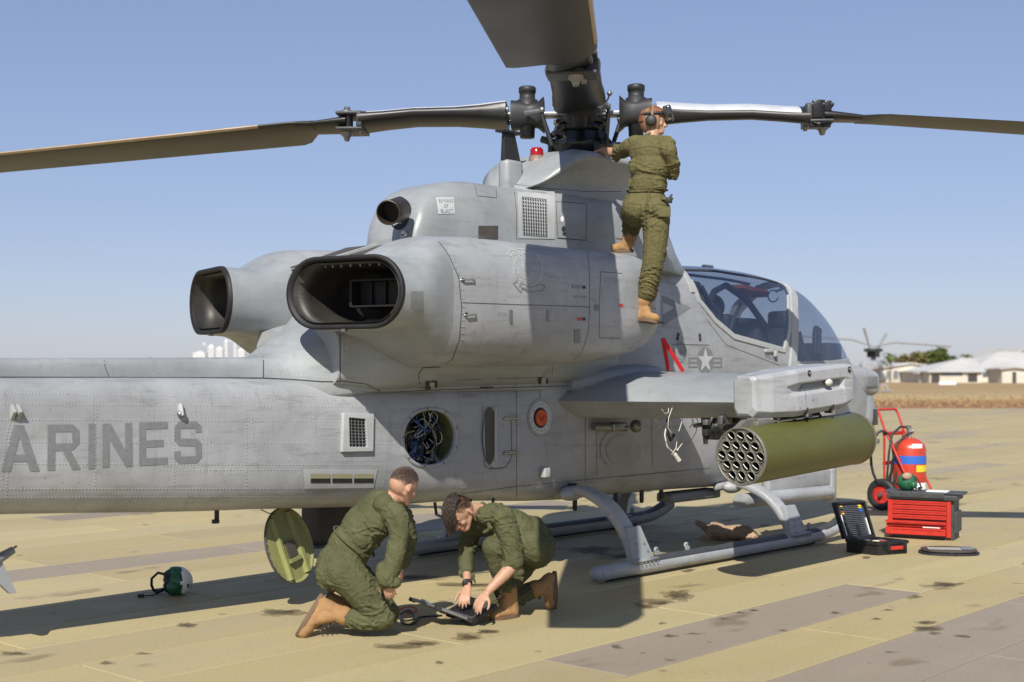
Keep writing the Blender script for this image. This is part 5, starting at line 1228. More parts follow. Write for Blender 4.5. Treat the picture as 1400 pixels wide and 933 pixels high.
for k in range(8):
    x_ = 270+k*36; y_ = 175-10*math.sin(k*.4)+max(0, k-4)*14; px_poly(outline([(x_, y_-20), (x_+8, y_+22)], .8)+outline([(x_, y_), (x_+20, y_+6)], .7), '', None, None, lift=.004, mb=rr_)
for k in range(4): px_poly(outline([(505+k*32, 745), (510+k*32, 780)], .9), '', None, None, lift=.004, mb=rr_)
rr_.build('badge_lettering', M['lgrey'], sh, kind='stuff')
# small stencils and faint boxes
for t, Q in (('NO STEP', [(783, 404), (802, 405), (802, 408), (783, 407)]), ('RESCUE', [(1046, 485), (1062, 490), (1062, 494), (1046, 489)]), ('NO STEP', [(680, 427), (692, 428), (692, 430), (680, 429)])): px_text(t, Q, 'stencil', M['dgrey'], heli, lift=.005)
mb = MB(); mb.tube([on(245, 553, .006)[0], on(246, 569, .02)[0]], .03, 8, flat=.5); mb.build('boom_fitting', M['greyw'], heli)
mb = MB(); q = on(246, 566, .02)[0]; mb.sph(q, .028, (1.2, .8, .8), u=10, v=8); mb.build('boom_fitting_tip', M['steel'], heli)
for a in (14, 22):
    p = [on(a, 553, .0)[0], on(a, 575, .0)[0]]; n_ = on(a, 563, 0)[1]; mb = MB(); t3 = p[0].lerp(p[1], .5)+n_*.05
    mb.add([p[0], p[1], t3, p[0]+Vector((.02, 0, 0)), p[1]+Vector((.02, 0, 0)), t3+Vector((.02, 0, 0))], [[0, 1, 2], [3, 4, 5], [0, 1, 4, 3], [1, 2, 5, 4], [2, 0, 3, 5]]); mb.build('vortex_tab', M['greyw'], heli)
mb = MB(); q0 = on(1050, 480, .01)[0]; mb.box(q0, (.16, .03, .04), ch=.01); q1 = on(1058, 484, .02)[0]; mb.box(q1, (.05, .04, .07), ch=.01); mb.build('canopy_latch', M['greyw'], heli)
mb = MB(); a_ = Y(905, 345, 0); mb.add([(1.05, -.02, 2.85), (1.38, -.02, 2.84), (1.34, -.012, 3.15), (1.28, -.012, 3.17), (1.05, .02, 2.85), (1.38, .02, 2.84), (1.34, .012, 3.15), (1.28, .012, 3.17)], [[0, 1, 2, 3], [4, 5, 6, 7], [0, 1, 5, 4], [1, 2, 6, 5], [2, 3, 7, 6], [3, 0, 4, 7]]); mb.build('fin_antenna', M['grey2'], heli)
mb = MB(); mb.tube([Y(1063, 394, 0)+Vector((0, 0, -.03)), Y(1069, 396, 0)], .014, 6); mb.tube([Y(1077, 402, -.05), Y(1075, 396, -.05), Y(1067, 392, -.05)], .02, 6); mb.box(overtop(2.1, 0, .02), (.16, .05, .03), ch=.008); mb.build('wire_cutter', M['greyw'], heli)
mb = MB()
mb.box((3.05, -.62, 1.83), (.2, .08, .06), ch=.01); mb.build('windscreen_bracket', M['greyw'], heli)

# ------------------------------------------------------------------ people
def bm_capsule(p0, p1, r0, r1, n=14, fl=None):
    """tapered capsule; fl=(direction, factor) flattens it across that direction"""
    p0, p1 = Vector(p0), Vector(p1); ax = (p1-p0); L = ax.length
    if L < 1e-6: ax = Vector((0, 0, 1))
    ax.normalize(); u = ax.orthogonal().normalized(); w = ax.cross(u)
    prof = [(-r0*math.cos(t), r0*math.sin(t)) for t in [i*math.pi/2/5 for i in range(1, 6)]]+[(L+r1*math.sin(t), r1*math.cos(t)) for t in [i*math.pi/2/5 for i in range(0, 5)]]
    vs = [p0-ax*r0]
    for h, r in prof:
        for k in range(n): a = 2*math.pi*k/n; vs.append(p0+ax*h+(u*math.cos(a)+w*math.sin(a))*r)
    vs.append(p1+ax*r1); N = len(prof)
    fs = [[0, 1+(k+1) % n, 1+k] for k in range(n)]
    for i in range(N-1):
        for k in range(n): fs.append([1+i*n+k, 1+i*n+(k+1) % n, 1+(i+1)*n+(k+1) % n, 1+(i+1)*n+k])
    e = len(vs)-1; fs += [[e, 1+(N-1)*n+k, 1+(N-1)*n+(k+1) % n] for k in range(n)]
    if fl:
        d = Vector(fl[0]).normalized(); c = (p0+p1)/2; vs = [v-d*((v-c).dot(d)*(1-fl[1])) for v in vs]
    return vs, fs
class Flesh:
    def __init__(s): s.mb = MB()
    def cap(s, p0, p1, r0, r1=None, fl=None): vs, fs = bm_capsule(p0, p1, r0, r0 if r1 is None else r1, fl=fl); s.mb.add(vs, fs); return s
    def chain(s, pts, fl=None):
        for (a, ra), (b, rb) in zip(pts[:-1], pts[1:]): s.cap(a, b, ra, rb, fl)
        return s
    def ell(s, c, r, ax=None):
        m = Matrix((ax[0], ax[1], ax[2])).transposed() if ax else Matrix.Identity(3)
        s.mb.sph(c, 1.0, r, m, u=20, v=14); return s
    def build(s, name, m, parent, base, voxel=.008, smooth=5, fold=0., seed=0, sf=.5, **k):
        me = bpy.data.meshes.new(name); me.from_pydata([tuple(Vector(v)-Vector(base)) for v in s.mb.v], [], s.mb.f); me.update()
        bm = bmesh.new(); bm.from_mesh(me); bmesh.ops.recalc_face_normals(bm, faces=bm.faces[:]); bm.to_mesh(me); bm.free()
        t = bpy.data.objects.new('tmp', me); COL.objects.link(t)
        r = t.modifiers.new('r', 'REMESH'); r.mode = 'VOXEL'; r.voxel_size = voxel; r.use_smooth_shade = True
        q = t.modifiers.new('s', 'SMOOTH'); q.factor = sf; q.iterations = smooth
        bpy.context.view_layer.update()
        m2 = bpy.data.meshes.new_from_object(t.evaluated_get(bpy.context.evaluated_depsgraph_get()))
        bpy.data.objects.remove(t); bpy.data.meshes.remove(me); m2.name = name
        if fold:
            bm = bmesh.new(); bm.from_mesh(m2); bm.normal_update(); new = []
            for v in bm.verts:
                p = v.co; o = Vector((seed*3.1, seed*1.7, seed*.9)); wv = noise.noise_vector(p*4+o)*.10
                q1 = p+wv*1.3; a = noise.noise(Vector((q1.x*6, q1.y*6, q1.z*21))+o); b = noise.noise(Vector(((q1.x+q1.z)*19, q1.y*6, (q1.z-q1.x)*5))+o*2); c = noise.noise(p*5+o)
                rd = (1-min(1, abs(a)*5.5))**1.6*.9-(1-min(1, abs(a+.25)*7))**1.6*.5+(1-min(1, abs(b)*5.5))**1.6*.75; msk = .15+.85*sstep(-.25, .35, c)
                new.append(p+v.normal*(fold*(rd*msk-.30)+noise.noise(p*30)*fold*.05))
            for v, c in zip(bm.verts, new): v.co = c
            bm.to_mesh(m2); bm.free()
        for p in m2.polygons: p.use_smooth = True
        m2.materials.clear()
        for mm in (m if isinstance(m, (list, tuple)) else [m]): m2.materials.append(mm)
        o = bpy.data.objects.new(name, m2); COL.objects.link(o)
        if parent: o.parent = parent
        return tag(o, **k)
def frame(f, u):
    f = Vector(f).normalized(); u = Vector(u); u = (u-f*u.dot(f)).normalized(); return f, f.cross(u), u      # forward, right, up
def head(F_, c, f, u, k=1.):
    f, r, u = frame(f, u)
    def P(a, b, d): return Vector(c)+(f*a+r*b+u*d)*k
    ax = (f, r, u)
    F_.ell(P(0, 0, .022), (.099*k, .077*k, .093*k), ax); F_.ell(P(-.012, 0, .0), (.090*k, .074*k, .08*k), ax); F_.ell(P(.038, 0, -.04), (.056*k, .056*k, .07*k), ax)
    F_.cap(P(.0, .052, -.045), P(.072, .022, -.092), .022*k, .018*k); F_.cap(P(.0, -.052, -.045), P(.072, -.022, -.092), .022*k, .018*k); F_.ell(P(.083, 0, -.092), (.018*k, .024*k, .017*k), ax)
    F_.cap(P(.088, 0, .006), P(.116, 0, -.030), .009*k, .0135*k); F_.ell(P(.104, .011, -.036), (.010*k, .009*k, .008*k), ax); F_.ell(P(.104, -.011, -.036), (.010*k, .009*k, .008*k), ax)
    for s in (-1, 1):
        F_.cap(P(.090, s*.012, .020), P(.076, s*.045, .020), .011*k, .009*k); F_.ell(P(.066, s*.040, -.026), (.022*k, .020*k, .020*k), ax)
        F_.ell(P(-.012, s*.080, -.008), (.020*k, .008*k, .033*k), (f*.9+r*s*.4, r*.9-f*s*.4, u)); F_.ell(P(-.006, s*.084, -.03), (.010*k, .008*k, .012*k), ax)
        F_.ell(P(.080, s*.032, -.001), (.012*k, .014*k, .010*k), ax)
    F_.cap(P(.094, -.018, -.060), P(.094, .018, -.060), .0075*k); F_.cap(P(.092, -.015, -.071), P(.092, .015, -.071), .008*k)
    return P, (f, r, u)
def hand(F_, w, d, back, side, curl=.6, spread=.25, k=1., tipz=None):
    """wrist w, direction d towards the knuckles, back-of-hand normal, side=+1 puts the thumb on d x back"""
    d = Vector(d).normalized(); back = Vector(back); back = (back-d*back.dot(d)).normalized(); t = d.cross(back)*side
    w = Vector(w); kn = w+d*.088*k
    for i, o in enumerate((.030, .010, -.010, -.028)): F_.cap(w+t*o*.55, kn+t*o-d*abs(o-.01)*.25, .0155*k, .0125*k)
    F_.cap(w-d*.02, w+d*.02, .026*k, .025*k, (back, .75))
    out = []
    for i, (o, L) in enumerate(((.031, .072), (.0105, .082), (-.0105, .076), (-.030, .060))):
        p = kn+t*o*k-d*abs(o-.01)*.25; dd = (d+t*(o*spread*12)).normalized(); a = 0.
        for j, fr in enumerate((.45, .31, .24)):
            a += curl*(1, 1.1, .7)[j]*(.75+.07*i); e = (dd*math.cos(a)-back*math.sin(a)).normalized(); q = p+e*L*fr*k
            F_.cap(p, q, (.0098, .0088, .008)[j]*k, (.0088, .008, .0068)[j]*k); p = q
        out.append(p)
    p = w+d*.022*k+t*.026*k; e1 = (d*.62+t*.75-back*.22).normalized(); q = p+e1*.044*k; F_.cap(p, q, .0145*k, .0115*k); e2 = (d*.85+t*.35-back*.35).normalized(); q2 = q+e2*.034*k; F_.cap(q, q2, .0105*k, .0095*k); F_.cap(q2, q2+(d*.95-back*.3).normalized()*.024*k, .0095*k, .0075*k)
    return out
def boot(parent, base, ankle, heel, toe, shaft, name='boot'):
    """combat boot from heel and toe points of the sole and the shaft direction"""
    A, H_, T_ = Vector(ankle), Vector(heel), Vector(toe); d = (T_-H_).normalized(); L = (T_-H_).length; up = (A-H_.lerp(T_, .3)); up = (up-d*up.dot(d)).normalized(); sd = d.cross(up)
    F_ = Flesh(); h = .034
    h = .042; F_.cap(H_+d*.042+up*h, H_.lerp(T_, .45)+up*(h+.012), .043, .048); F_.cap(H_.lerp(T_, .45)+up*(h+.008), H_.lerp(T_, .80)+up*(h+.002), .050, .046, (up, .9)); F_.ell(H_.lerp(T_, .86)+up*(h), (.050, .050, .040), (d, sd, up))
    F_.cap(H_+d*.045+up*(h+.01), A, .046, .056); F_.cap(H_.lerp(T_, .5)+up*(h+.02), A+d*.01, .044, .054); S_ = Vector(shaft).normalized(); F_.cap(A, A+S_*.055, .058, .060); F_.cap(A+S_*.045, A+S_*.055, .066, .066)
    b = F_.build(name, M['boot'], parent, base, .006, 4, fold=.003, seed=3)
    mb = MB(); pts = []
    for k in range(20):
        a = 2*math.pi*k/20; x = math.cos(a); y = math.sin(a); wd = .044+.010*sstep(-.3, .6, x)-.006*sstep(.5, 1, x); pts.append(H_.lerp(T_, .5)+d*x*(L/2+.012)+sd*y*wd-Vector(base))
    for lo, hi in ((-.004, .026),): mb.add([p+up*lo for p in pts]+[p+up*hi for p in pts], [list(range(20)), list(range(20, 40))]+[[i, (i+1) % 20, 20+(i+1) % 20, 20+i] for i in range(20)])
    o = mb.build('boot_sole', M['sole'], b, bev=.003)
    mb = MB()
    for k in range(5):
        c = A.lerp(H_.lerp(T_, .55)+up*(h+.05), k/4.5)+(d+up*.6).normalized()*.058-Vector(base); mb.tube([c-sd*.028, c+up*.006+d*.006, c+sd*.028], .005, 5)
    mb.build('boot_lace', M['sole'], b)
    return b
def capshell(name, c, ax, r, m, parent, base, keep, thick=.006, jag=.0, seed=1):
    """close-cropped hair or a cap: part of an ellipsoid shell where keep(f, r, u) holds (unit-sphere coordinates)"""
    bm = bmesh.new(); bmesh.ops.create_uvsphere(bm, u_segments=56, v_segments=40, radius=1)
    kill = [f for f in bm.faces if not keep(*(lambda q: (q.x, q.y, q.z+jag*noise.noise(q*9+Vector((seed, 0, 0)))))(f.calc_center_median()))]
    bmesh.ops.delete(bm, geom=kill, context='FACES')
    f, r_, u = ax
    ext = bmesh.ops.solidify(bm, geom=bm.faces[:], thickness=.05)
    for v in bm.verts: v.co = Vector(c)-Vector(base)+f*v.co.x*r[0]+r_*v.co.y*r[1]+u*v.co.z*r[2]
    mb = MB(); mb.bm(bm, sm=True); return mb.build(name, m, parent)
M['suitd'] = mat('seam thread', (.055, .055, .025), .9)
M['shell'] = mat('cranial shell', (.30, .12, .05), .4, var=.3, vscale=26, col2=(.07, .035, .02))
SUITF = .0115
def stubble(name, C, ax, k, parent, base, n, seed, m=None):
    q_ = random.Random(seed); f, r, u = ax; mb = MB()
    for i in range(n):
        d = Vector((q_.gauss(0, 1), q_.gauss(0, 1), q_.gauss(0, 1))).normalized()
        line = -.42 if d.x < -.1 else (.05+.9*max(0, d.x)**1.3+.25*noise.noise(d*4))
        edge = d.z-line
        if edge < 0 or q_.random() > min(1, .30+edge*1.3): continue
        L = Vector(C)+(f*d.x*.1*k+r*d.y*.078*k+u*d.z*.094*k)*1.012; nn = (f*d.x+r*d.y+u*d.z).normalized(); t = (nn.cross(u)+nn*.2).normalized(); g = (f*.5-u*.2+nn*.55+t*q_.uniform(-.4, .4)).normalized(); h_ = .004+.006*min(1, max(0, edge))
        w = g.cross(nn).normalized()*.0011; p = L-Vector(base); mb.add([p-w, p+w, p+g*h_*2], [[0, 1, 2]])
    return mb.build(name, m or M['stubble'], parent, kind='stuff')
def seam(coat, base, lines, name, m, parent, r=.004, lift=.0):
    bv = BVHTree.FromPolygons([v.co.copy() for v in coat.data.vertices], [list(p.vertices) for p in coat.data.polygons]); mb = MB(); o = Vector((0, 0, 1.75))-Vector(base)
    for pl in lines:
        pts = []
        for a, b in zip(pl[:-1], pl[1:]):
            n = max(1, int(math.hypot(b[0]-a[0], b[1]-a[1])/2.5))
            for i in range(n+1):
                x, y = lerp(a[0], b[0], i/n), lerp(a[1], b[1], i/n); d = Vector(((x-700)/F, 1, (512-y)/F)).normalized(); h = bv.ray_cast(o, d)
                if h[0] is not None: pts.append(h[0]+h[1]*lift)
        run = []
        for p in pts+[None]:
            if p is None or (run and (p-run[-1]).length > .05):
                if len(run) > 2: mb.tube(run, r, 5)
                run = []
            if p is not None: run.append(p)
    return mb.build(name, m, parent) if mb.v else None

# ---- first mechanic: kneels with his back to us, head shaved close
def V(px, py, D): return W(px, py, D)
base = Vector((G(470, 862).x, 8.85, 0)); 
body = Flesh(); f1 = Vector((.93, .37, 0))
H1, ax1 = head(body, V(551, 664, 8.86), (.62, .62, -.48), (.38, .30, .87), 1.04)
body.chain([(V(543, 676, 8.86), .056), (V(527, 690, 8.86), .062)])
body.chain([(V(520, 704, 8.86), .09), (V(472, 762, 8.88), .09)]); body.chain([(V(470, 770, 8.8), .08), (V(528, 845, 8.8), .055), (V(476, 848, 8.8), .04)]); body.chain([(V(470, 770, 8.98), .08), (V(532, 836, 9.05), .055), (V(482, 836, 9.05), .04)])
body.chain([(V(545, 705, 8.68), .05), (V(542, 757, 8.62), .04), (V(532, 792, 8.60), .03)]); hand(body, V(530, 789, 8.60), V(533, 812, 8.60)-V(531, 796, 8.60), (-.2, -.9, .2), 1, .35, .2)
body.chain([(V(549, 703, 9.02), .05), (V(556, 748, 9.08), .042), (V(548, 772, 9.02), .03)]); hand(body, V(548, 774, 9.02), (-.05, -.15, -1), (.9, -.3, 0), 1, .5, .15)
p1 = body.build('person', M['skin'], None, base, .0065, 3, label='mechanic kneeling with his back to us, shaved head, olive coverall, watching the laptop', cat='person'); p1.location = base
s1 = Flesh()
def sheetbody(F_, pts): F_.chain(pts)
f_, r_, u_ = frame((.86, .32, .50), (-.5, -.1, .86)) 
sp = (V(527, 682, 8.86)-V(466, 770, 8.88)).normalized(); fr = Vector((.80, .32, 0)); fr = (fr-sp*fr.dot(sp)).normalized(); sd = sp.cross(fr)
s1.ell(V(512, 706, 8.86), (.135, .205, .19), (fr, sd, sp)); s1.ell(V(497, 722, 8.87), (.145, .19, .19), (fr, sd, sp)); s1.ell(V(478, 748, 8.88), (.15, .175, .17), (fr, sd, sp)); s1.ell(V(466, 772, 8.88), (.165, .19, .165)); s1.ell(V(456, 783, 8.8), (.125, .12, .13)); s1.ell(V(458, 780, 8.97), (.12, .12, .13))
s1.chain([(V(524, 690, 8.72), .072), (V(524, 690, 9.0), .072)])
s1.chain([(V(468, 778, 8.78), .135), (V(500, 815, 8.78), .118), (V(524, 844, 8.78), .088)]); s1.chain([(V(524, 846, 8.78), .082), (V(500, 848, 8.78), .076), (V(482, 846, 8.78), .068)])
s1.chain([(V(468, 774, 8.98), .13), (V(504, 808, 9.0), .11), (V(530, 838, 9.02), .085)]); s1.chain([(V(530, 838, 9.02), .082), (V(488, 834, 9.04), .07)])
s1.chain([(V(534, 700, 8.72), .085), (V(542, 709, 8.66), .083), (V(546, 728, 8.63), .072), (V(543, 752, 8.61), .066), (V(535, 778, 8.60), .068), (V(529, 790, 8.60), .074)])
s1.cap(V(524, 778, 8.60), V(527, 795, 8.60), .052, .05); 
s1.chain([(V(542, 698, 8.98), .08), (V(550, 708, 9.02), .078), (V(557, 735, 9.06), .066), (V(554, 755, 9.05), .06), (V(549, 768, 9.02), .052)])
ct = s1.build('coverall', M['suit'], p1, base, .0068, 5, fold=SUITF, seed=1)
seam(ct, base, [[(486, 676), (505, 690), (530, 700)], [(448, 752), (442, 775), (446, 800), (470, 830)], [(520, 784), (532, 800)], [(528, 690), (538, 705), (545, 720)]], 'stitched_seam', M['suitd'], p1, .003)
cl = Flesh(); q = V(532, 684, 8.86); cl.cap(q-sd*.075, q-sd*.04+fr*.05+sp*.01, .018); cl.cap(q+sd*.075, q+sd*.04+fr*.05+sp*.01, .018); cl.cap(q-sd*.075, q-fr*.05+sp*.025, .019); cl.cap(q+sd*.075, q-fr*.05+sp*.025, .019); cl.cap(q-fr*.055-sd*.05+sp*.02, q-fr*.055+sd*.05+sp*.02, .02); cl.build('collar', M['suit'], p1, base, .006, 3, fold=.003)
# rolled cuff flap on the near sleeve, belt seam and pocket flap
fl_ = Flesh(); fl_.cap(V(523, 786, 8.59), V(540, 796, 8.585), .050, .046, (Vector((0, 1, 0)), .85)); fl_.build('rolled_cuff', M['suit'], p1, base, .007, 3, fold=.008, seed=9)
mb = MB()
belt = []
for k in range(25):
    a = 2*math.pi*k/24; c = V(484, 741, 8.875); belt.append(c+fr*.158*math.cos(a)+sd*.188*math.sin(a)-base)
mb.tube(belt[:-1], .010, 6, closed=True, flat=.5); mb.build('waist_seam', M['suit'], p1)
stubble('cropped_hair', H1(0, 0, .022), ax1, 1.04, p1, base, 16000, 3)
boot(p1, base, V(461, 838, 8.80), V(445, 817, 8.82)+Vector((-.035, 0, .02)), V(405, 868, 8.76)+Vector((0, 0, .004)), V(485, 848, 8.8)-V(461, 838, 8.8))
boot(p1, base, V(468, 828, 9.05), V(452, 808, 9.07), V(424, 851, 9.05), V(488, 836, 9.04)-V(468, 828, 9.05))

# ---- second mechanic: crouches over the laptop, dark hair falling forward
base = Vector((G(695, 845).x, 9.5, 0)); body = Flesh()
H2, ax2 = head(body, V(630, 700, 9.34), (-.38, -.46, -.80), (-.55, -.42, .72), 1.04)
body.chain([(V(637, 697, 9.38), .055), (V(656, 700, 9.45), .062)]); body.chain([(V(672, 714, 9.48), .09), (V(722, 738, 9.56), .09)])
body.chain([(V(728, 748, 9.42), .09), (V(674, 748, 9.30), .06), (V(695, 808, 9.44), .04)]); body.chain([(V(726, 748, 9.72), .09), (V(668, 822, 9.66), .055), (V(734, 806, 9.76), .04)])
we = V(703, 772, 9.24); ww = V(668, 808, 9.14); body.chain([(V(690, 708, 9.28), .055), (we, .044), (we.lerp(ww, .35), .046), (ww, .029)])
tips = hand(body, V(664, 812, 9.13), V(652, 828, 9.08)-V(664, 812, 9.13)+Vector((0, -.02, 0)), (-.25, -.55, .8), -1, .42, .22)
we2 = V(637, 766, 9.50); ww2 = V(639, 800, 9.34); body.chain([(V(645, 725, 9.56), .045), (we2, .034), (ww2, .028)])
hand(body, V(639, 804, 9.32), V(634, 822, 9.24)-V(639, 804, 9.32)+Vector((0, -.02, 0)), (-.15, -.5, .85), 1, .42, .22)
p2 = body.build('person', M['skin'], None, base, .0060, 3, label='dark haired mechanic crouching over the laptop, both hands typing, sleeves rolled', cat='person'); p2.location = base
s2 = Flesh(); sp = (V(664, 700, 9.44)-V(722, 724, 9.56)).normalized(); upv = Vector((0, -.12, 1)); upv = (upv-sp*upv.dot(sp)).normalized(); sd = sp.cross(upv)
s2.ell(V(682, 716, 9.48), (.19, .205, .125), (sp, sd, upv)); s2.ell(V(703, 722, 9.52), (.19, .19, .135), (sp, sd, upv)); s2.ell(V(722, 734, 9.56), (.16, .18, .15), (sp, sd, upv)); s2.ell(V(733, 748, 9.57), (.145, .19, .155))
s2.chain([(V(664, 706, 9.32), .07), (V(660, 708, 9.58), .07)])
s2.ell(V(735, 752, 9.46), (.125, .115, .13)); s2.ell(V(733, 748, 9.70), (.12, .115, .13))
s2.chain([(V(730, 750, 9.42), .128), (V(704, 748, 9.36), .110), (V(677, 748, 9.30), .082)]); s2.chain([(V(674, 748, 9.30), .084), (V(681, 775, 9.36), .074), (V(693, 802, 9.43), .070)])
s2.chain([(V(728, 752, 9.72), .12), (V(698, 788, 9.70), .105), (V(670, 822, 9.66), .080)]); s2.chain([(V(672, 824, 9.66), .076), (V(708, 815, 9.72), .074), (V(727, 808, 9.75), .066)])
s2.chain([(V(676, 702, 9.34), .080), (V(689, 710, 9.27), .088), (V(697, 738, 9.25), .078), (V(703, 768, 9.24), .074)]); s2.cap(V(695, 775, 9.235), V(709, 782, 9.25), .052, .044)
s2.chain([(V(656, 716, 9.52), .078), (V(645, 726, 9.56), .078), (V(638, 748, 9.54), .068), (V(637, 770, 9.49), .060), (V(638, 780, 9.44), .054)])
ct = s2.build('coverall', M['suit'], p2, base, .0068, 5, fold=SUITF, seed=5)
seam(ct, base, [[(676, 690), (690, 698), (704, 715), (708, 745)], [(716, 760), (736, 770), (750, 762)], [(700, 690), (722, 698)], [(668, 738), (690, 745), (712, 748)]], 'stitched_seam', M['suitd'], p2, .003)
cf = Flesh(); cf.cap(V(690, 781, 9.225), V(712, 790, 9.25), .034, .022, (Vector((0, 1, 0)), .9)); cf.cap(V(704, 785, 9.24), V(714, 793, 9.25), .03, .012); cf.build('rolled_cuff', M['suit'], p2, base, .006, 3, fold=.006, seed=2)
cf = Flesh(); cf.cap(V(632, 784, 9.42), V(645, 788, 9.42), .030, .026); cf.cap(V(644, 786, 9.42), V(650, 797, 9.40), .02, .008); cf.build('rolled_cuff', M['suit'], p2, base, .006, 3, fold=.006, seed=4)
cl = Flesh(); q = V(656, 703, 9.44); cl.cap(q+upv*.06-sd*.05-sp*.02, q-upv*.04-sd*.055+sp*.03, .02); cl.cap(q+upv*.06+sd*.05-sp*.02, q-upv*.04+sd*.06+sp*.03, .02); cl.cap(q+upv*.068-sd*.06-sp*.01, q+upv*.068+sd*.06-sp*.01, .02)
cl.cap(V(664, 702, 9.30), V(670, 722, 9.27), .022, .014); cl.cap(V(672, 722, 9.27), V(662, 728, 9.29), .014); cl.build('collar', M['suit'], p2, base, .006, 3, fold=.004)
mb = MB(); belt = []
for k in range(24):
    a = 2*math.pi*k/24; c = V(724, 733, 9.56); belt.append(c+upv*.150*math.cos(a)+sd*.188*math.sin(a)-base)
mb.tube(belt, .010, 6, closed=True, flat=.5); mb.build('waist_seam', M['suit'], p2)
boot(p2, base, V(697, 814, 9.45), V(708, 843, 9.50), V(672, 849, 9.36), V(692, 795, 9.42)-V(697, 814, 9.45))
boot(p2, base, V(741, 803, 9.76), V(760, 783, 9.80), V(760, 831, 9.76), V(722, 808, 9.74)-V(741, 803, 9.76))
# watch and ring
wd = (ww2-we2).normalized(); wp = we2.lerp(ww2, .93)-base
mb = MB(); u_ = wd.orthogonal().normalized(); mb.lathe(wp-wd*.012, wd, [(0, .033), (0, .037), (.024, .037), (.024, .033)], 20); mb.box(wp+Vector((-.012, -.032, .010)), (.036, .016, .034), ch=.005); mb.build('wrist_watch', M['black'], p2)
# hair: cropped sides, a thick mop of clumps combed forward
f, r, u = ax2; C2 = H2(0, 0, .022); k_ = 1.04
stubble('cropped_hair', C2, ax2, 1.04, p2, base, 15000, 5, M['hair'])
mb = MB(); rg_ = random.Random(11)
def onsk(a, b, c, lift=0.): n_ = Vector((a, b, c)).normalized(); return C2+f*n_.x*(.104*k_+lift)+r*n_.y*(.082*k_+lift)+u*n_.z*(.098*k_+lift)
CLU = [(rg_.uniform(-.62, .62), rg_.uniform(.55, 1.25), rg_.uniform(-.16, .16), rg_.uniform(.4, 1.4)) for _ in range(34)]
for i in range(1500):
    b0 = rg_.uniform(-.70, .70); a0 = rg_.uniform(-.80+.5*abs(b0), .60); c0 = 0
    cb, cl_, sw, dr_ = min(CLU, key=lambda q: abs(q[0]-b0)+.2*abs(math.sin(i*q[1]*9)))
    fr_ = sstep(.0, .6, a0+.6); ln = (.35+.65*fr_)*cl_*rg_.uniform(.8, 1.1)*(1-.45*abs(b0)); pts = []; lf_ = rg_.uniform(.002, .030)*(1-.6*abs(b0))
    for t in range(7):
        s_ = t/6; a = a0+ln*s_; bb = lerp(b0, cb+sw, s_*.55*fr_); q2 = min(.97, a*a*.82+bb*bb*.85); c = math.sqrt(1-q2) if a < .9 else max(0., math.sqrt(1-q2))
        p = onsk(a, bb, c, .004+lf_*math.sin(math.pi*min(1, s_*.8+.15)))
        if a > .70: p = p+f*(a-.70)*.015+Vector((0, 0, -1))*(a-.70)*.085*dr_
        pts.append(p-base)
    mb.tube(pts, [.0020, .0030, .0032, .0030, .0026, .0018, .0005], 4, flat=1.0)
mb.build('hair_mop', M['hair'], p2)
mb = MB()
for s_ in (-1, 1): mb.tube([H2(.100, s_*.012, .024)-base, H2(.096, s_*.030, .030)-base, H2(.082, s_*.048, .024)-base], .0042, 6, flat=.6)
mb.build('eyebrow', M['hair'], p2)
mb = MB(); mb.tube([H2(.101, -.020, -.066)-base, H2(.104, 0, -.065)-base, H2(.101, .020, -.066)-base], .003, 6); mb.build('mouth', M['skinr'], p2)
mb = MB()
for s_ in (-1, 1): mb.tube([H2(.0905, s_*.020, -.006)-base, H2(.0925, s_*.032, -.009)-base, H2(.0865, s_*.044, -.006)-base], .0018, 5)
mb.build('eyelash', M['hair'], p2)

# ---- third mechanic: stands on the nacelle, reaching into the rotor head
base = HM @ (Y(885, 441, -1.16)+Vector((0, 0, .010))); base = Vector(base); D3 = base.y; body = Flesh()
D3 = 11.36
H3, ax3 = head(body, V(893, 167, 11.42), (.95, -.16, -.05), (.0, .05, 1), 1.0)
body.chain([(V(893, 178, 11.4), .056), (V(891, 192, 11.38), .062)]); body.chain([(V(889, 210, 11.40), .085), (V(886, 265, 11.40), .085)])
body.chain([(V(898, 285, 11.32), .09), (V(896, 350, 11.28), .06), (V(882, 412, 11.36), .04)]); body.chain([(V(868, 283, 11.44), .09), (V(866, 296, 11.78), .06), (V(860, 328, 11.62), .04)])
a3 = V(847, 211, 11.70); b3 = V(824, 206, 11.94); body.chain([(V(866, 198, 11.46), .055), (a3, .045), (a3.lerp(b3, .4), .046), (b3, .031)]); hand(body, V(821, 206, 11.96), V(806, 211, 12.10)-V(822, 206, 11.95), (-.1, -.3, .9), -1, .22, .22)
body.chain([(V(910, 204, 11.28), .05), (V(922, 236, 11.36), .038), (V(906, 224, 11.78), .03)]); hand(body, V(905, 223, 11.80), (-.3, .9, .2), (.2, 0, .9), 1, .4, .2)
p3 = body.build('person', M['skin'], None, base, .0068, 3, label='mechanic standing on the engine cover in ear cups and goggles, reaching into rotor head', cat='person'); p3.location = base
s3 = Flesh(); X_ = Vector((.94, -.33, 0)); Yv = Vector((.33, .94, 0)); Zv = Vector((0, 0, 1))
s3.ell(V(889, 208, 11.38), (.190, .125, .155), (X_, Yv, Zv)); s3.ell(V(888, 228, 11.38), (.185, .13, .17), (X_, Yv, Zv)); s3.ell(V(886, 252, 11.39), (.165, .13, .15), (X_, Yv, Zv)); s3.ell(V(882, 276, 11.40), (.195, .14, .13), (X_, Yv, Zv)); s3.ell(V(870, 286, 11.36), (.125, .13, .125)); s3.ell(V(897, 287, 11.28), (.115, .13, .125))
s3.chain([(V(868, 195, 11.44), .068), (V(912, 197, 11.28), .068)])
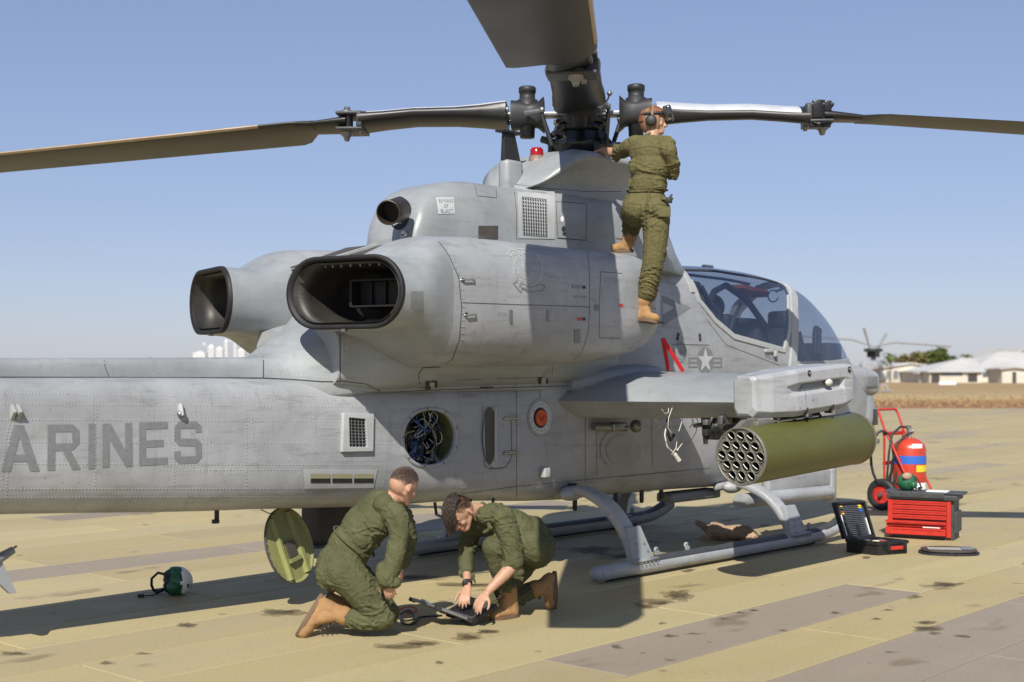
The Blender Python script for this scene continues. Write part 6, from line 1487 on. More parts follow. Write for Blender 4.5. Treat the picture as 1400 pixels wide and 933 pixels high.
s3.chain([(V(897, 288, 11.30), .125), (V(897, 318, 11.29), .115), (V(894, 350, 11.28), .096), (V(889, 380, 11.31), .092), (V(884, 402, 11.35), .084)])
s3.chain([(V(868, 286, 11.42), .125), (V(866, 293, 11.60), .115), (V(866, 298, 11.76), .088)]); s3.chain([(V(866, 298, 11.74), .088), (V(863, 312, 11.68), .082), (V(861, 322, 11.64), .070)])
s3.chain([(V(874, 197, 11.42), .072), (V(862, 200, 11.49), .078), (V(851, 207, 11.62), .070), (V(845, 209, 11.70), .064)]); s3.cap(V(843, 203, 11.71), V(843, 216, 11.71), .042, .042)
s3.chain([(V(908, 200, 11.30), .078), (V(914, 207, 11.26), .078), (V(919, 224, 11.30), .064), (V(920, 238, 11.36), .056), (V(914, 236, 11.52), .050), (V(908, 226, 11.72), .046)])
ct = s3.build('coverall', M['suit2'], p3, base, .0068, 5, fold=SUITF, seed=8)
seam(ct, base, [[(868, 196), (870, 215), (867, 255)], [(912, 198), (910, 225), (906, 258)], [(864, 204), (890, 200), (914, 206)], [(858, 278), (876, 280), (875, 296), (859, 294), (858, 278)], [(893, 280), (909, 280), (908, 296), (893, 297), (893, 280)], [(884, 262), (885, 280), (884, 300)], [(912, 300), (910, 350), (900, 400)]], 'stitched_seam', M['suitd'], p3, .0028)
cl = Flesh(); q = V(891, 187, 11.40); cl.cap(q-X_*.07, q+Yv*-.055+Zv*.012, .02); cl.cap(q+X_*.07, q+Yv*-.055+Zv*.012, .02); cl.cap(q-X_*.075, q+Yv*.05, .018); cl.cap(q+X_*.075, q+Yv*.05, .018); cl.build('collar', M['suit2'], p3, base, .006, 3, fold=.003)
mb = MB(); belt = []; c = V(885, 261, 11.39)
for k in range(24):
    a = 2*math.pi*k/24; belt.append(c+X_*.176*math.cos(a)+Yv*.142*math.sin(a)-base)
mb.tube(belt, .010, 6, closed=True, flat=.5); mb.tube([V(888, 262, 11.25)-base, V(886, 290, 11.215)-base], .005, 5); mb.build('waist_seam', M['suit2'], p3)
mb = MB(); mb.box(V(912, 272, 11.18)-base, (.10, .03, .025), ch=.006); mb.box(V(908, 290, 11.16)-base, (.11, .02, .09), ch=.008); mb.build('pocket_flap', M['suit2'], p3)
mb = MB(); mb.box(V(915, 274, 11.14)-base, (.05, .03, .05), ch=.01); mb.tube([V(914, 272, 11.15)-base, V(919, 266, 11.15)-base], .008, 6); mb.build('pocket_tool', M['black'], p3)
boot(p3, base, V(879, 420, 11.37), V(869, 439, 11.38), V(897, 442, 11.26), V(884, 395, 11.35)-V(879, 420, 11.37))
boot(p3, base, V(859, 332, 11.62), V(865, 345, 11.62), V(839, 346, 11.66), V(862, 318, 11.65)-V(859, 332, 11.62))
f, r, u = ax3
capshell('cranial_cap', H3(-.004, 0, .008), ax3, (.118, .096, .122), M['orangeb'], p3, base, lambda a, b, c: c > -.80 and not (a > .55 and c < .30), thick=.01)
capshell('hard_shell', H3(-.004, 0, .014), ax3, (.126, .104, .128), M['shell'], p3, base, lambda a, b, c: (c > .35 and a > -.2) or (a < -.62 and c > -.2), thick=.01)
for s_ in (-1, 1):
    mb = MB()
    c0 = H3(-.012, s_*.090, -.012)-base; mb.lathe(c0, r*s_, [(0, .044), (.012, .050), (.032, .045), (.040, .030), (.041, 0)], 20); mb.build('ear_cup', M['black'], p3)
mb = MB(); rr = []
for k in range(13):
    a = -math.pi/2+math.pi*k/12; rr.append(H3(-.004, .104*math.sin(a), .02+.122*math.cos(a))-base)
mb.tube(rr, .011, 8); mb.build('headband', M['orangeb'], p3)
mb = MB(); rr = []
for k in range(17):
    a = 2*math.pi*k/16; rr.append(H3(.118*math.cos(a), .099*math.sin(a), .055+.012*math.cos(a))-base)
mb.tube(rr[:-1], .010, 6, closed=True, flat=1.3); mb.build('goggle_strap', M['black'], p3)
mb = MB()
g0 = H3(.10, 0, .075)-base; gd = (f*.93+u*.35).normalized(); gs = r.copy(); gu = gd.cross(gs)
RM = Matrix((gd, gs, gu)).transposed(); mb.box(g0+gd*.03, (.065, .185, .095), RM, ch=.02); gg = mb.build('goggles', M['visor'], p3)
mb = MB(); mb.box(g0+gd*.008, (.035, .19, .10), RM, ch=.02); mb.tube([g0+gd*.05-u*.03, g0+gd*.075-u*.07, g0+gd*.07-u*.085], .010, 6); mb.build('goggle_frame', M['steel'], gg)

# ------------------------------------------------------------------ loose things round the helicopter
def slab(P, t, mb=None, mi=0):
    """quad P (4 points) thickened by vector t"""
    mb = mb or MB(); t = Vector(t); P = [Vector(p) for p in P]
    mb.add(P+[p+t for p in P], [[3, 2, 1, 0], [4, 5, 6, 7], [0, 1, 5, 4], [1, 2, 6, 5], [2, 3, 7, 6], [3, 0, 4, 7]], mi); return mb
def grid4(P, u0, u1, v0, v1):
    A_, B_, C_, D_ = [Vector(p) for p in P]; f = lambda u, v: A_.lerp(B_, u).lerp(D_.lerp(C_, u), v)
    return [f(u0, v0), f(u1, v0), f(u1, v1), f(u0, v1)]
lap = empty('laptop', (-.30, 9.3, 0), label='rugged black laptop open on the ground under typing hands', cat='laptop')
O_ = Vector((-.30, 9.3, 0)); A1, B1, C1_, D1_ = [Vector(p)-O_ for p in ((-.47, 9.35, .03), (-.27, 9.13, .008), (-.10, 9.315, .085), (-.30, 9.535, .105))]
nl = (B1-A1).cross(D1_-A1).normalized(); nl = nl if nl.z > 0 else -nl
slab([A1, B1, C1_, D1_], nl*.042).build('laptop_base', M['case'], lap, bev=.006)
top4 = [p+nl*.0425 for p in (A1, B1, C1_, D1_)]
slab(grid4(top4, .06, .94, .05, .97), nl*.002).build('palm_deck', M['steel'], lap)
mb = MB()
for i in range(12):
    for j in range(5): slab([q+nl*.002 for q in grid4(top4, .09+i*.068, .09+i*.068+.058, .12+j*.10, .12+j*.10+.085)], nl*.004, mb)
mb.build('keys', M['case'], lap, kind='stuff')
slab([q+nl*.002 for q in grid4(top4, .38, .62, .70, .88)], nl*.001).build('touchpad', M['black'], lap)
vl = Vector((-.235, -.05, .10)); Ah, Bh = A1+nl*.05, B1+nl*.05; nn2 = (Bh-Ah).cross(vl).normalized(); nn2 = nn2 if nn2.z > 0 else -nn2
lid = slab([Ah, Bh, Bh+vl, Ah+vl], nn2*-.02).build('laptop_lid', M['steel'], lap, bev=.005)
slab([q+nn2*.001 for q in grid4([Ah, Bh, Bh+vl, Ah+vl], .06, .94, .08, .94)], nn2*.002).build('screen', M['visor'], lid)
for u in (.02, .98):
    for v in (.05, .95): slab([q+nn2*.0 for q in grid4([Ah, Bh, Bh+vl, Ah+vl], u-.05, u+.05, v-.07, v+.07)], nn2*-.028).build('corner_bumper', M['case'], lid, bev=.004)
slab(grid4([Ah, Bh, Bh+vl, Ah+vl], .42, .58, .9, 1.04), nn2*.012).build('lid_latch', M['metal'], lid)
mb = MB(); mb.box((A1+B1)/2+nl*.02+Vector((-.012, -.012, 0)), (.07, .03, .02), ch=.004); mb.build('port_cover', M['plastic'], lap)
# coiled leads
def coil(name, m, c, pts, r, **k):
    mb = MB(); P = []
    for i in range(len(pts)-1):
        p0, p1, p2, p3 = [Vector(pts[max(0, min(len(pts)-1, i+q))]) for q in (-1, 0, 1, 2)]
        for q in range(6): t = q/6; P.append(.5*((2*p1)+(-p0+p2)*t+(2*p0-5*p1+4*p2-p3)*t*t+(-p0+3*p1-3*p2+p3)*t**3))
    P.append(Vector(pts[-1])); mb.tube([p-Vector(c) for p in P], r, 6); o = mb.build(name, m); o.location = c; return tag(o, **k)
c = G(552, 846)
coil('cable', M['wire'], c, [G(545, 838, .03), G(552, 848, .02), G(566, 846, .015), G(560, 835, .02), G(548, 840, .03), G(550, 852, .01), G(565, 853, .01), G(572, 845, .01), G(585, 843, .01), G(604, 842, .03)], .007, label='black lead coiled beside the kneeling mechanic and plugged into the laptop', cat='cable')
c = G(558, 834)
coil('cable', M['wirer'], c, [G(540, 838, .02), G(550, 832, .05), G(562, 830, .04), G(570, 834, .01), G(560, 838, .01), G(550, 836, .01)], .005, label='short orange red lead looped over the black cable', cat='cable')
def cran(name, c, rz, label, k=1., mats=('green', 'white')):
    """flight deck helmet: two shell halves on a cloth cap, ear cups, goggles strap"""
    e = empty(name, c, rz, label=label, cat='helmet')
    def part(nm, m, keep, rad, t=.05):
        bm = bmesh.new(); bmesh.ops.create_uvsphere(bm, u_segments=40, v_segments=28, radius=1)
        bmesh.ops.delete(bm, geom=[f for f in bm.faces if not keep(f.calc_center_median())], context='FACES'); bmesh.ops.solidify(bm, geom=bm.faces[:], thickness=t)
        for v in bm.verts: v.co = Vector((v.co.x*rad[0]*k, v.co.y*rad[1]*k, v.co.z*rad[2]*k+.105*k))
        mb = MB(); mb.bm(bm, sm=True); return mb.build(nm, m, e)
    part('cloth_liner', M['black'], lambda p: p.x > -.75, (.118, .098, .108))
    part('helmet_shell', M[mats[0]], lambda p: p.x > -.30 and p.x < .42, (.130, .110, .118)); part('rear_shell', M[mats[1]], lambda p: p.x > .38, (.134, .112, .120))
    for s in (-1, 1):
        mb = MB(); mb.lathe((-.02*k, s*.092*k, .075*k), (0, s, 0), [(0, .042*k), (.02*k, .044*k), (.036*k, .034*k), (.038*k, 0)], 20); mb.build('ear_cup', M['green'], e)
    mb = MB(); mb.tube([(-.05*k, -.1*k, .17*k), (-.13*k, -.09*k, .19*k), (-.18*k, -.05*k, .14*k), (-.185*k, 0, .08*k), (-.17*k, .05*k, .03*k), (-.10*k, .09*k, .02*k)], .011*k, 8); mb.tube([(-.06*k, .02*k, .06*k), (-.12*k, 0, .03*k), (-.15*k, -.03*k, .02*k)], .014*k, 8); mb.build('goggle_strap', M['black'], e)
    mb = MB(); mb.tube([(-.15*k, -.04*k, .012), (-.20*k, -.08*k, .01), (-.24*k, -.09*k, .012)], .005, 6); mb.box((-.26*k, -.09*k, .014), (.05*k, .03*k, .025*k), ch=.005); mb.build('headset_lead', M['black'], e)
    mb = MB(); mb.box((.134*k*.92, -.05*k, .07*k), (.004, .012*k, .03*k)); mb.box((.10*k, -.088*k, .08*k), (.012*k, .004, .03*k)); mb.build('helmet_marking', M['black'], e)
    return e
cran('deck_helmet', G(240, 813), R(12), 'green and white deck helmet lying alone on the apron in the boom shadow')
# fire extinguisher on its two-wheeled trolley
ec = G(1243, 697); ee = empty('fire_extinguisher', ec, R(45), label='large red wheeled fire extinguisher with blue band and coiled hose', cat='extinguisher')
# local: y = axle (right/away), x = opposite of forward ... forward is -y rotated; build with x along axle
def EL(p): return Vector(p)
mb = MB(); mb.lathe((0, 0, .13), (0, 0, 1), [(0, 0), (0, .17), (.03, .205), (.06, .21), (.66, .21), (.72, .19), (.77, .13), (.80, .06), (.80, 0)], 36); tk = mb.build('cylinder', M['redx'], ee)
mb = MB(); mb.lathe((0, 0, .60), (0, 0, 1), [(0, .2125), (.105, .2125)], 36); mb.build('blue_band', M['blue'], tk)
def wrapbox(nm, m, a0, a1, z0, z1, rr):
    mb = MB(); vs = []; n = 8
    for i in range(n+1):
        a = lerp(a0, a1, i/n)
        for z in (z0, z1): vs.append((rr*math.cos(a), rr*math.sin(a), z))
    mb.add(vs, [[2*i, 2*i+1, 2*i+3, 2*i+2] for i in range(n)], 0, True); return mb.build(nm, m, tk)
FA = R(-90-45)   # towards the camera in the local frame
wrapbox('yellow_label', M['yellow'], FA+R(8), FA+R(62), .50, .585, .2145); wrapbox('white_label', M['white'], FA-R(8), FA+R(35), .76, .86, .205); wl = wrapbox('instruction_label', M['white'], FA-R(12), FA+R(58), .17, .36, .2145)
for k_ in range(5): wrapbox('label_print', M['red'], FA-R(8)+k_*R(13), FA+R(0)+k_*R(13), .19+.03*(k_ % 3), .23+.035*(k_ % 3), .2155)
mb = MB(); mb.cyl((0, 0, .92), (0, 0, 1.04), .032); mb.cyl((0, 0, 1.0), (0, -.07, 1.01), .015); mb.box((0, 0, 1.06), (.09, .03, .02), ch=.006); mb.box((-.03, .0, 1.08), (.02, .09, .02), ch=.004); mb.build('valve', M['metal'], tk)
mb = MB(); mb.lathe((.045, -.02, 1.0), (1, -1, .2), [(0, 0), (0, .025), (.02, .025), (.02, 0)], 14); mb.build('pressure_gauge', M['white'], tk)
mb = MB()
for s in (-1, 1): mb.tube([(s*.24, .30, 1.26), (s*.24, .22, 1.05), (s*.24, .05, .72), (s*.24, -.12, .38), (s*.24, -.30, .03)], .016, 8)
mb.tube([(-.24, .30, 1.25), (-.235, .315, 1.28), (-.20, .32, 1.29), (.20, .32, 1.29), (.235, .315, 1.28), (.24, .30, 1.25)], .017, 8)
for s in (-1, 1): mb.tube([(s*.24, .22, 1.05), (s*.24, .22, .20)], .015, 8)
for z in (.30, .60, .98): mb.box((0, .23, z), (.50, .02, .05), ch=.004)
mb.box((0, .1, .12), (.48, .30, .02)); mb.box((0, 0, .66), (.44, .012, .03)); mb.tube([(-.30, .20, .21), (.30, .20, .21)], .014, 8)
mb.build('trolley_frame', M['red'], ee)
for s in (-1, 1):
    mb = MB(); mb.lathe((s*.33, .20, .205), (s, 0, 0), [(-.035, .12), (-.045, .15), (-.045, .18), (-.025, .203), (.025, .203), (.045, .18), (.045, .15), (.035, .12)], 32); w_ = mb.build('wheel', M['black'], ee)
    mb = MB(); mb.lathe((s*.33, .20, .205), (s, 0, 0), [(.0, .0), (.03, .02), (.015, .05), (.012, .10), (.03, .125), (-.03, .125), (-.03, 0)], 24); mb.build('wheel_rim', M['red'], w_)
    mb = MB(); mb.cyl((s*.33, .20, .205), (s*.40, .20, .205), .025); mb.build('wheel_hub', M['steel'], w_)
def loopz(c, rx, rz, tilt, a0, a1, n=26): return [(c[0]+rx*math.cos(a)*math.cos(tilt), c[1]+rx*math.cos(a)*math.sin(tilt)-.004*i, c[2]+rz*math.sin(a)) for i, a in enumerate([lerp(a0, a1, q/n) for q in range(n+1)])]
mb = MB(); mb.tube(loopz((-.30, .26, .66), .17, .36, R(-40), -1.6, 6.0), .017, 8); mb.build('hose', M['black'], ee)
mb = MB(); mb.tube([(-.30, .16, .22), (-.31, .14, .45), (-.30, .12, .75), (-.22, .12, .98), (-.04, .10, 1.07), (.12, .1, 1.06), (.22, .1, .96), (.23, .1, .82)], .015, 8); mb.tube([(-.24, .14, .3), (-.26, .10, .62), (-.20, .06, .86), (-.08, .0, .97), (0, -.04, 1.0)], .015, 8); mb.build('hose', M['black'], ee)
# red and black tool chest
tc_ = Vector((4.04, 14.13, 0)); u = Vector((.88, -.47, 0)).normalized(); w = Vector((.47, .88, 0)).normalized(); z_ = Vector((0, 0, 1))
te = empty('tool_chest', tc_, label='red drawer tool chest in a black plastic housing', cat='tool chest')
def TB(u0, u1, w0, w1, z0, z1): return (slab([u*u0+w*w0+z_*z0, u*u1+w*w0+z_*z0, u*u1+w*w1+z_*z0, u*u0+w*w1+z_*z0], z_*(z1-z0)))
TB(-.0, .67, .03, .36, 0, .44).build('chest_body', M['plastic'], te, bev=.008); TB(.665, .70, .02, .34, .08, .30).build('side_grip', M['plastic'], te, bev=.008)
TB(-.02, .71, -.02, .38, .42, .475).build('chest_lid', M['plastic'], te, bev=.012); TB(-.06, .76, .04, .34, .478, .50).build('lid_tray', M['plastic'], te, bev=.008); TB(.02, .58, -.035, -.01, .44, .495).build('lid_handle', M['plastic'], te, bev=.008)
TB(-.005, .045, -.005, .04, .03, .41).build('chest_frame', M['red'], te, bev=.003); TB(.60, .645, -.005, .04, .03, .41).build('chest_frame', M['red'], te, bev=.003); TB(.045, .60, .0, .04, .165, .18).build('chest_frame', M['red'], te, bev=.003)
zt = .405
for i, (hh, out) in enumerate(((.050, .004), (.050, .014), (.050, .006), (.050, .018), (.040, .05), (.034, .02), (.078, .055))):
    d_ = TB(.048 if i < 4 else -.02, .597, -out, .03, zt-hh+.009, zt).build('drawer', M['red'], te, bev=.003)
    TB(.06, .585, -out-.006, -out, zt-.016, zt-.008).build('drawer_lip', M['red'], d_)
    zt -= hh
    if i == 3: zt -= .012
TB(.36, .54, -.025, -.012, .125, .145).build('clear_bag', M['white'], te, bev=.004)
cran('deck_helmet', tc_+u*.17+w*.15+z_*.50, R(200), 'small green deck helmet with tan panel resting on the tool chest', .86, ('green', 'green'))
tp_ = MB(); tp_.sph(Vector((.06, .075, .16)), .055, (1.1, .5, .7)); tp_.build('tan_panel', M['canvas'], bpy.data.objects['deck_helmet.001'])
tg_ = TB(.38, .60, .05, .2, .501, .512).build('paper_sheet', M['white'], None, bev=.002); tg_.location = tc_; tag(tg_, 'flat white sheet left on the tool chest lid', 'paper')
# open black tool case
cb = Vector((3.53, 12.70, 0)); u = Vector((.90, .43, 0)).normalized(); w = Vector((-.70, .71, 0)).normalized(); ce = empty('tool_case', cb, label='open black hard case with screwdrivers slotted in its lid', cat='tool case')
w = Vector((-.43, .90, 0)).normalized()
def CB(u0, u1, w0, w1, z0, z1, P=None): return slab([u*u0+w*w0+z_*z0, u*u1+w*w0+z_*z0, u*u1+w*w1+z_*z0, u*u0+w*w1+z_*z0], z_*(z1-z0))
# photo corners: near corner, right corner along u, left corner along v
vcase = Vector((-.24, .26, 0)); uu = Vector((.33, .16, 0)); L0 = Vector((0, 0, 0))
def CP(a, b, z): return uu*a+vcase*b+z_*z
def CBX(a0, a1, b0, b1, z0, z1): return slab([CP(a0, b0, z0), CP(a1, b0, z0), CP(a1, b1, z0), CP(a0, b1, z0)], z_*(z1-z0))
mb = CBX(0, 1, 0, .06, 0, .135); CBX(0, 1, .94, 1, 0, .135).v; 
for q in ((0, 1, .94, 1, 0, .135), (0, .05, .06, .94, 0, .135), (.95, 1, .06, .94, 0, .135), (.05, .95, .06, .94, 0, .02)):
    t_ = CBX(*q); mb.add(t_.v, t_.f)
mb.build('case_shell', M['case'], ce, bev=.005)
CBX(-.03, 1.03, -.03, 0, .10, .13).build('case_rim', M['case'], ce, bev=.004); CBX(-.04, 0, 0, 1, .10, .13).build('case_rim', M['case'], ce, bev=.004); CBX(.05, .95, .06, .94, .03, .105).build('foam_insert', M['black'], ce)
CBX(.30, .75, -.11, -.05, .05, .085).build('carry_handle', M['red'], ce, bev=.006); CBX(.22, .30, -.13, 0, .05, .12).build('case_latch', M['case'], ce, bev=.005); CBX(.75, .83, -.13, 0, .05, .12).build('case_latch', M['case'], ce, bev=.005)
for (a, b, mm) in ((.2, .3, 'yellow'), (.35, .4, 'white'), (.5, .3, 'wirer'), (.62, .5, 'metal'), (.3, .62, 'metal')): CBX(a, a+.14, b, b+.1, .107, .125).build('loose_tool', M[mm], ce, bev=.003)
hd = (z_*.97+vcase.normalized()*.22+uu.normalized()*-.12).normalized(); hn = uu.normalized().cross(hd).normalized(); hn = hn if hn.y < 0 else -hn; h0 = CP(-.02, 1.02, .13); LW = uu*1.04
def LB(a0, a1, h0_, h1, t0, t1): return slab([h0+LW*a0+hd*h0_+hn*t0, h0+LW*a1+hd*h0_+hn*t0, h0+LW*a1+hd*h1+hn*t0, h0+LW*a0+hd*h1+hn*t0], hn*(t1-t0))
ld = LB(0, 1, 0, .37, -.05, -.03).build('case_lid', M['case'], ce, bev=.004)
for q in ((0, 1, 0, .022, -.03, .01), (0, 1, .348, .37, -.03, .01), (0, .06, .02, .35, -.03, .01), (.94, 1, .02, .35, -.03, .01)): LB(*q).build('lid_wall', M['case'], ld, bev=.003)
LB(.06, .94, .022, .348, -.03, -.022).build('lid_pallet', M['plastic'], ld)
for i in range(16):
    h_ = .045+i*.0185; mm = ('wirer', 'yellow', 'green', 'blue')[i*7 % 4]
    mb = LB(.22, .80, h_, h_+.006, -.02, -.008); mb.build('screwdriver', M['steel'], ld)
    if i % 3 != 1: LB(.16, .22, h_-.003, h_+.009, -.02, -.004).build('tool_grip', M[mm if i > 9 else 'case'], ld)
    if i > 11: LB(.74, .84, h_-.003, h_+.009, -.02, -.004).build('tool_grip', M['blue' if i < 14 else 'yellow'], ld)
LB(.10, .125, .03, .24, -.021, -.006).build('tool_rule', M['white'], ld); LB(.88, .905, .03, .20, -.021, -.006).build('tool_rule', M['white'], ld); LB(.5, .60, .02, .14, -.021, 0).build('lid_strap', M['case'], ld)
# oval access plate lying on the ground
pc = G(1297, 757); pe = empty('access_plate', pc, R(-8), label='oval black-edged access plate lying flat near the tool chest', cat='panel')
def oval(mb, rx, ry, z0, z1, n=36, mi=0, e=2.4): 
    q = [(rx*math.copysign(abs(math.cos(2*math.pi*k/n))**(2/e), math.cos(2*math.pi*k/n)), ry*math.copysign(abs(math.sin(2*math.pi*k/n))**(2/e), math.sin(2*math.pi*k/n))) for k in range(n)]
    mb.add([(x, y, z0) for x, y in q]+[(x, y, z1) for x, y in q], [list(range(n)), list(range(n, 2*n))]+[[i, (i+1) % n, n+(i+1) % n, n+i] for i in range(n)], mi); return mb
oval(MB(), .285, .205, .0, .022).build('plate_gasket', M['black'], pe); oval(MB(), .262, .18, .032, .05).build('plate_skin', M['brown'], pe); oval(MB(), .235, .155, .022, .032).build('plate_stiffener', M['plastic'], pe); 
mb = MB(); mb.box((.17, .03, .054), (.12, .2, .006), ch=.002); mb.build('plate_patch', M['dgrey'], pe)
mb = MB()
for i in range(12):
    for j in range(5): mb.sph((-.19+i*.026, -.10+j*.035, .051), .006, u=6, v=4)
mb.build('plate_screws', M['wirew'], pe, kind='stuff')
for a in range(8): MB().box((.225*math.cos(a*.785), .155*math.sin(a*.785), .027), (.025, .025, .016), ch=.003).build('plate_clip', M['steel'], pe)
# canvas bag under the fuselage
bp_ = G(998, 738); F_ = Flesh(); F_.ell(bp_+Vector((.03, 0, .075)), (.24, .15, .085)); F_.ell(bp_+Vector((.17, -.04, .05)), (.13, .12, .06)); F_.ell(bp_+Vector((-.13, .03, .09)), (.12, .13, .09)); F_.cap(bp_+Vector((-.22, .1, .10)), bp_+Vector((-.33, .1, .17)), .05, .03)
F_.cap(bp_+Vector((-.3, 0, .01)), bp_+Vector((.3, .05, .01)), .03); o = F_.build('canvas_bag', M['canvas'], None, bp_, .010, 4, fold=.02, seed=6); o.location = bp_; tag(o, 'slumped tan canvas bag on the apron under the fuselage', 'bag')
# red webbing from the nacelle nose to the wing
wb = empty('warning_strap', HM @ Y(906, 462, -.85), label='red webbing strap forming an upturned V above the wing', cat='strap'); wi = HM.inverted()
for (a, b) in ((Y(906, 463, -.9), Y(914, 507, -.82)), (Y(906, 463, -.9), Y(934, 508, -.95))):
    a, b = HM @ a-wb.location, HM @ b-wb.location; d = (b-a).normalized(); s_ = d.cross(Vector((0, 1, 0))).normalized()*.018; t_ = d.cross(s_).normalized()*.003; slab([a-s_-t_, a+s_-t_, b+s_-t_, b-s_-t_], t_*2).build('webbing', M['strap'], wb)

# ------------------------------------------------------------------ far away: dry grass, helicopter, sheds, trees, city
def farpt(px, y, D): return Vector(((px-700)/F*D, D, 1.75-(y-512)/F*D))
m_wall = mat('cream sheet wall', (.57, .52, .43), .8, var=.12, vscale=.3); m_roof = mat('white sheet roof', (.49, .475, .44), .55, var=.1, vscale=.2); m_roofd = mat('darker sheet roof', (.42, .40, .36), .7, var=.1, vscale=.3); m_dark = mat('dark opening', (.05, .045, .04), .8); m_glass2 = mat('far window', (.10, .12, .15), .2)  # roofd: evenly darker roof tone for the lean-to and the back hangar
m_conc = mat('tower white', (.62, .62, .6), .7, var=.06, vscale=.05); m_blueg = mat('tower blue glass', (.33, .36, .40), .3)
leafc = [(.10, .115, .03), (.14, .125, .045), (.075, .10, .028), (.17, .14, .07)]
m_leaf = [mat('foliage', c, .8, var=.35, vscale=1.2, spec=.2) for c in leafc]; m_bark = mat('bark', (.11, .085, .06), .9, var=.3)
m_straw = mat('dry grass tufts', (.38, .28, .145), .95, col2=(.30, .20, .10), vscale=.6, spec=.1)
rg_ = random.Random(21)
# tufts of dry grass on the verge past the apron's edge
mb = MB()
for i in range(4500):
    d = 76+abs(rg_.gauss(0, 1))*16 if i % 6 else rg_.uniform(68.3, 78); x = rg_.uniform(-.05, .42)*d; 
    h = rg_.uniform(.03, .13)*(1.5 if rg_.random() < .06 else 1); a = rg_.uniform(0, math.pi); w = rg_.uniform(.05, .16)
    mb.add([(x-w*math.cos(a), d-w*math.sin(a), -.06), (x+w*math.cos(a), d+w*math.sin(a), -.06), (x+w*.4*math.cos(a)+rg_.uniform(-.05, .05), d, -.06+h)], [[0, 1, 2]])
tag(mb.build('dry_grass', m_straw), 'tufts of straw coloured grass along the edge of the apron', kind='stuff')
def gable(name, label, x0, x1, D, depth, eave, ridge, rx=None, roof=m_roof, cat='building', openings=(), group=None, lean=None):
    """shed seen end on: wall, gabled roof with overhang, dark doorways and windows as openings"""
    c = Vector(((x0+x1)/2, D, -.06)); e = empty(name, c, label=label, cat=cat, group=group); hw = (x1-x0)/2; rx = (rx if rx is not None else 0.)
    mb = MB(); mb.add([(-hw, 0, 0), (hw, 0, 0), (hw, 0, eave), (rx, 0, ridge), (-hw, 0, eave), (-hw, depth, 0), (hw, depth, 0), (hw, depth, eave), (rx, depth, ridge), (-hw, depth, eave)], [[0, 1, 2, 3, 4], [5, 6, 7, 8, 9], [1, 6, 7, 2], [0, 5, 9, 4]]); wl = mb.build('wall', m_wall, e)
    t = .25; ov = .6
    for (ax, az), (bx, bz), nm in (((-hw-ov, eave-.15), (rx, ridge), 'roof'), ((rx, ridge), (hw+ov, eave-.15), 'roof')):
        mb = MB(); mb.add([(ax, -ov, az+.03), (bx, -ov, bz+.03), (bx, depth+ov, bz+.03), (ax, depth+ov, az+.03), (ax, -ov, az+.03+t), (bx, -ov, bz+.03+t), (bx, depth+ov, bz+.03+t), (ax, depth+ov, az+.03+t)], [[0, 1, 2, 3], [4, 5, 6, 7], [0, 1, 5, 4], [1, 2, 6, 5], [2, 3, 7, 6], [3, 0, 4, 7]]); mb.build(nm, roof, e)
    for (a, b, z0, z1, kind) in openings:
        m_ = m_dark if kind != 'window' else m_glass2
        f = MB().box(((a+b)/2, -.03, (z0+z1)/2), (b-a, .10, z1-z0)).build(kind, m_, e)
        if kind == 'window': 
            fr_ = MB(); fr_.box(((a+b)/2, -.09, z1+.05), (b-a+.3, .06, .12)); fr_.box(((a+b)/2, -.09, z0-.05), (b-a+.3, .06, .12)); fr_.box(((a+b)/2, -.09, (z0+z1)/2), (.12, .06, z1-z0)); fr_.build('window_frame', m_roof, f)
    return e
def bx(px, D): return (px-700)/F*D
gable('office_shed', 'long low cream shed with flat white roof left of the hangars', bx(1207, 300), bx(1284, 300), 300, 14, 3.3, 4.2, roof=m_roof, openings=[(-5.5, -4.6, .8, 2.6, 'window'), (-3.9, -3.0, .8, 2.6, 'window'), (-.8, .6, 0, 2.7, 'doorway'), (1.4, 5.2, .6, 2.5, 'doorway')])
def hip(name, label, x0, x1, D, depth, eave, ridge, r0, r1, openings=()):
    c = Vector(((x0+x1)/2, D, -.06)); e = empty(name, c, label=label, cat='building'); hw = (x1-x0)/2; r0, r1 = r0-c.x, r1-c.x; o = .7
    MB().add([(sx*hw, y, z) for z in (0, eave) for sx, y in ((-1, 0), (1, 0), (1, depth), (-1, depth))], [[0, 1, 5, 4], [1, 2, 6, 5], [2, 3, 7, 6], [3, 0, 4, 7]]).build('wall', m_wall, e)
    MB().add([(-hw-o, -o, eave-.1), (hw+o, -o, eave-.1), (hw+o, depth+o, eave-.1), (-hw-o, depth+o, eave-.1), (r0, depth/2, ridge), (r1, depth/2, ridge), (-hw-o, -o, eave-.3), (hw+o, -o, eave-.3), (hw+o, depth+o, eave-.3), (-hw-o, depth+o, eave-.3)], [[0, 1, 5, 4], [1, 2, 5], [2, 3, 4, 5], [3, 0, 4], [0, 1, 7, 6], [1, 2, 8, 7], [2, 3, 9, 8], [3, 0, 6, 9], [6, 7, 8, 9]]).build('roof', m_roof, e)
    for (a, b_, z0, z1, kind) in openings:
        f = MB().box(((a+b_)/2, -.03, (z0+z1)/2), (b_-a, .10, z1-z0)).build(kind, m_dark if kind != 'window' else m_glass2, e)
        if kind == 'window': MB().box(((a+b_)/2, -.09, z1+.05), (b_-a+.3, .06, .12)).build('window_frame', m_roof, f)
    return e
hip('hangar', 'cream hangar with a low white hipped roof and two wide dark openings', bx(1271, 280), bx(1342, 280), 280, 22, 2.55, 5.4, bx(1318, 290), bx(1334, 290), [(-5.2, -3.4, 0, 1.9, 'doorway'), (-3.2, 1.4, 1.5, 2.3, 'window'), (2.6, 4.6, .2, 1.9, 'doorway')])
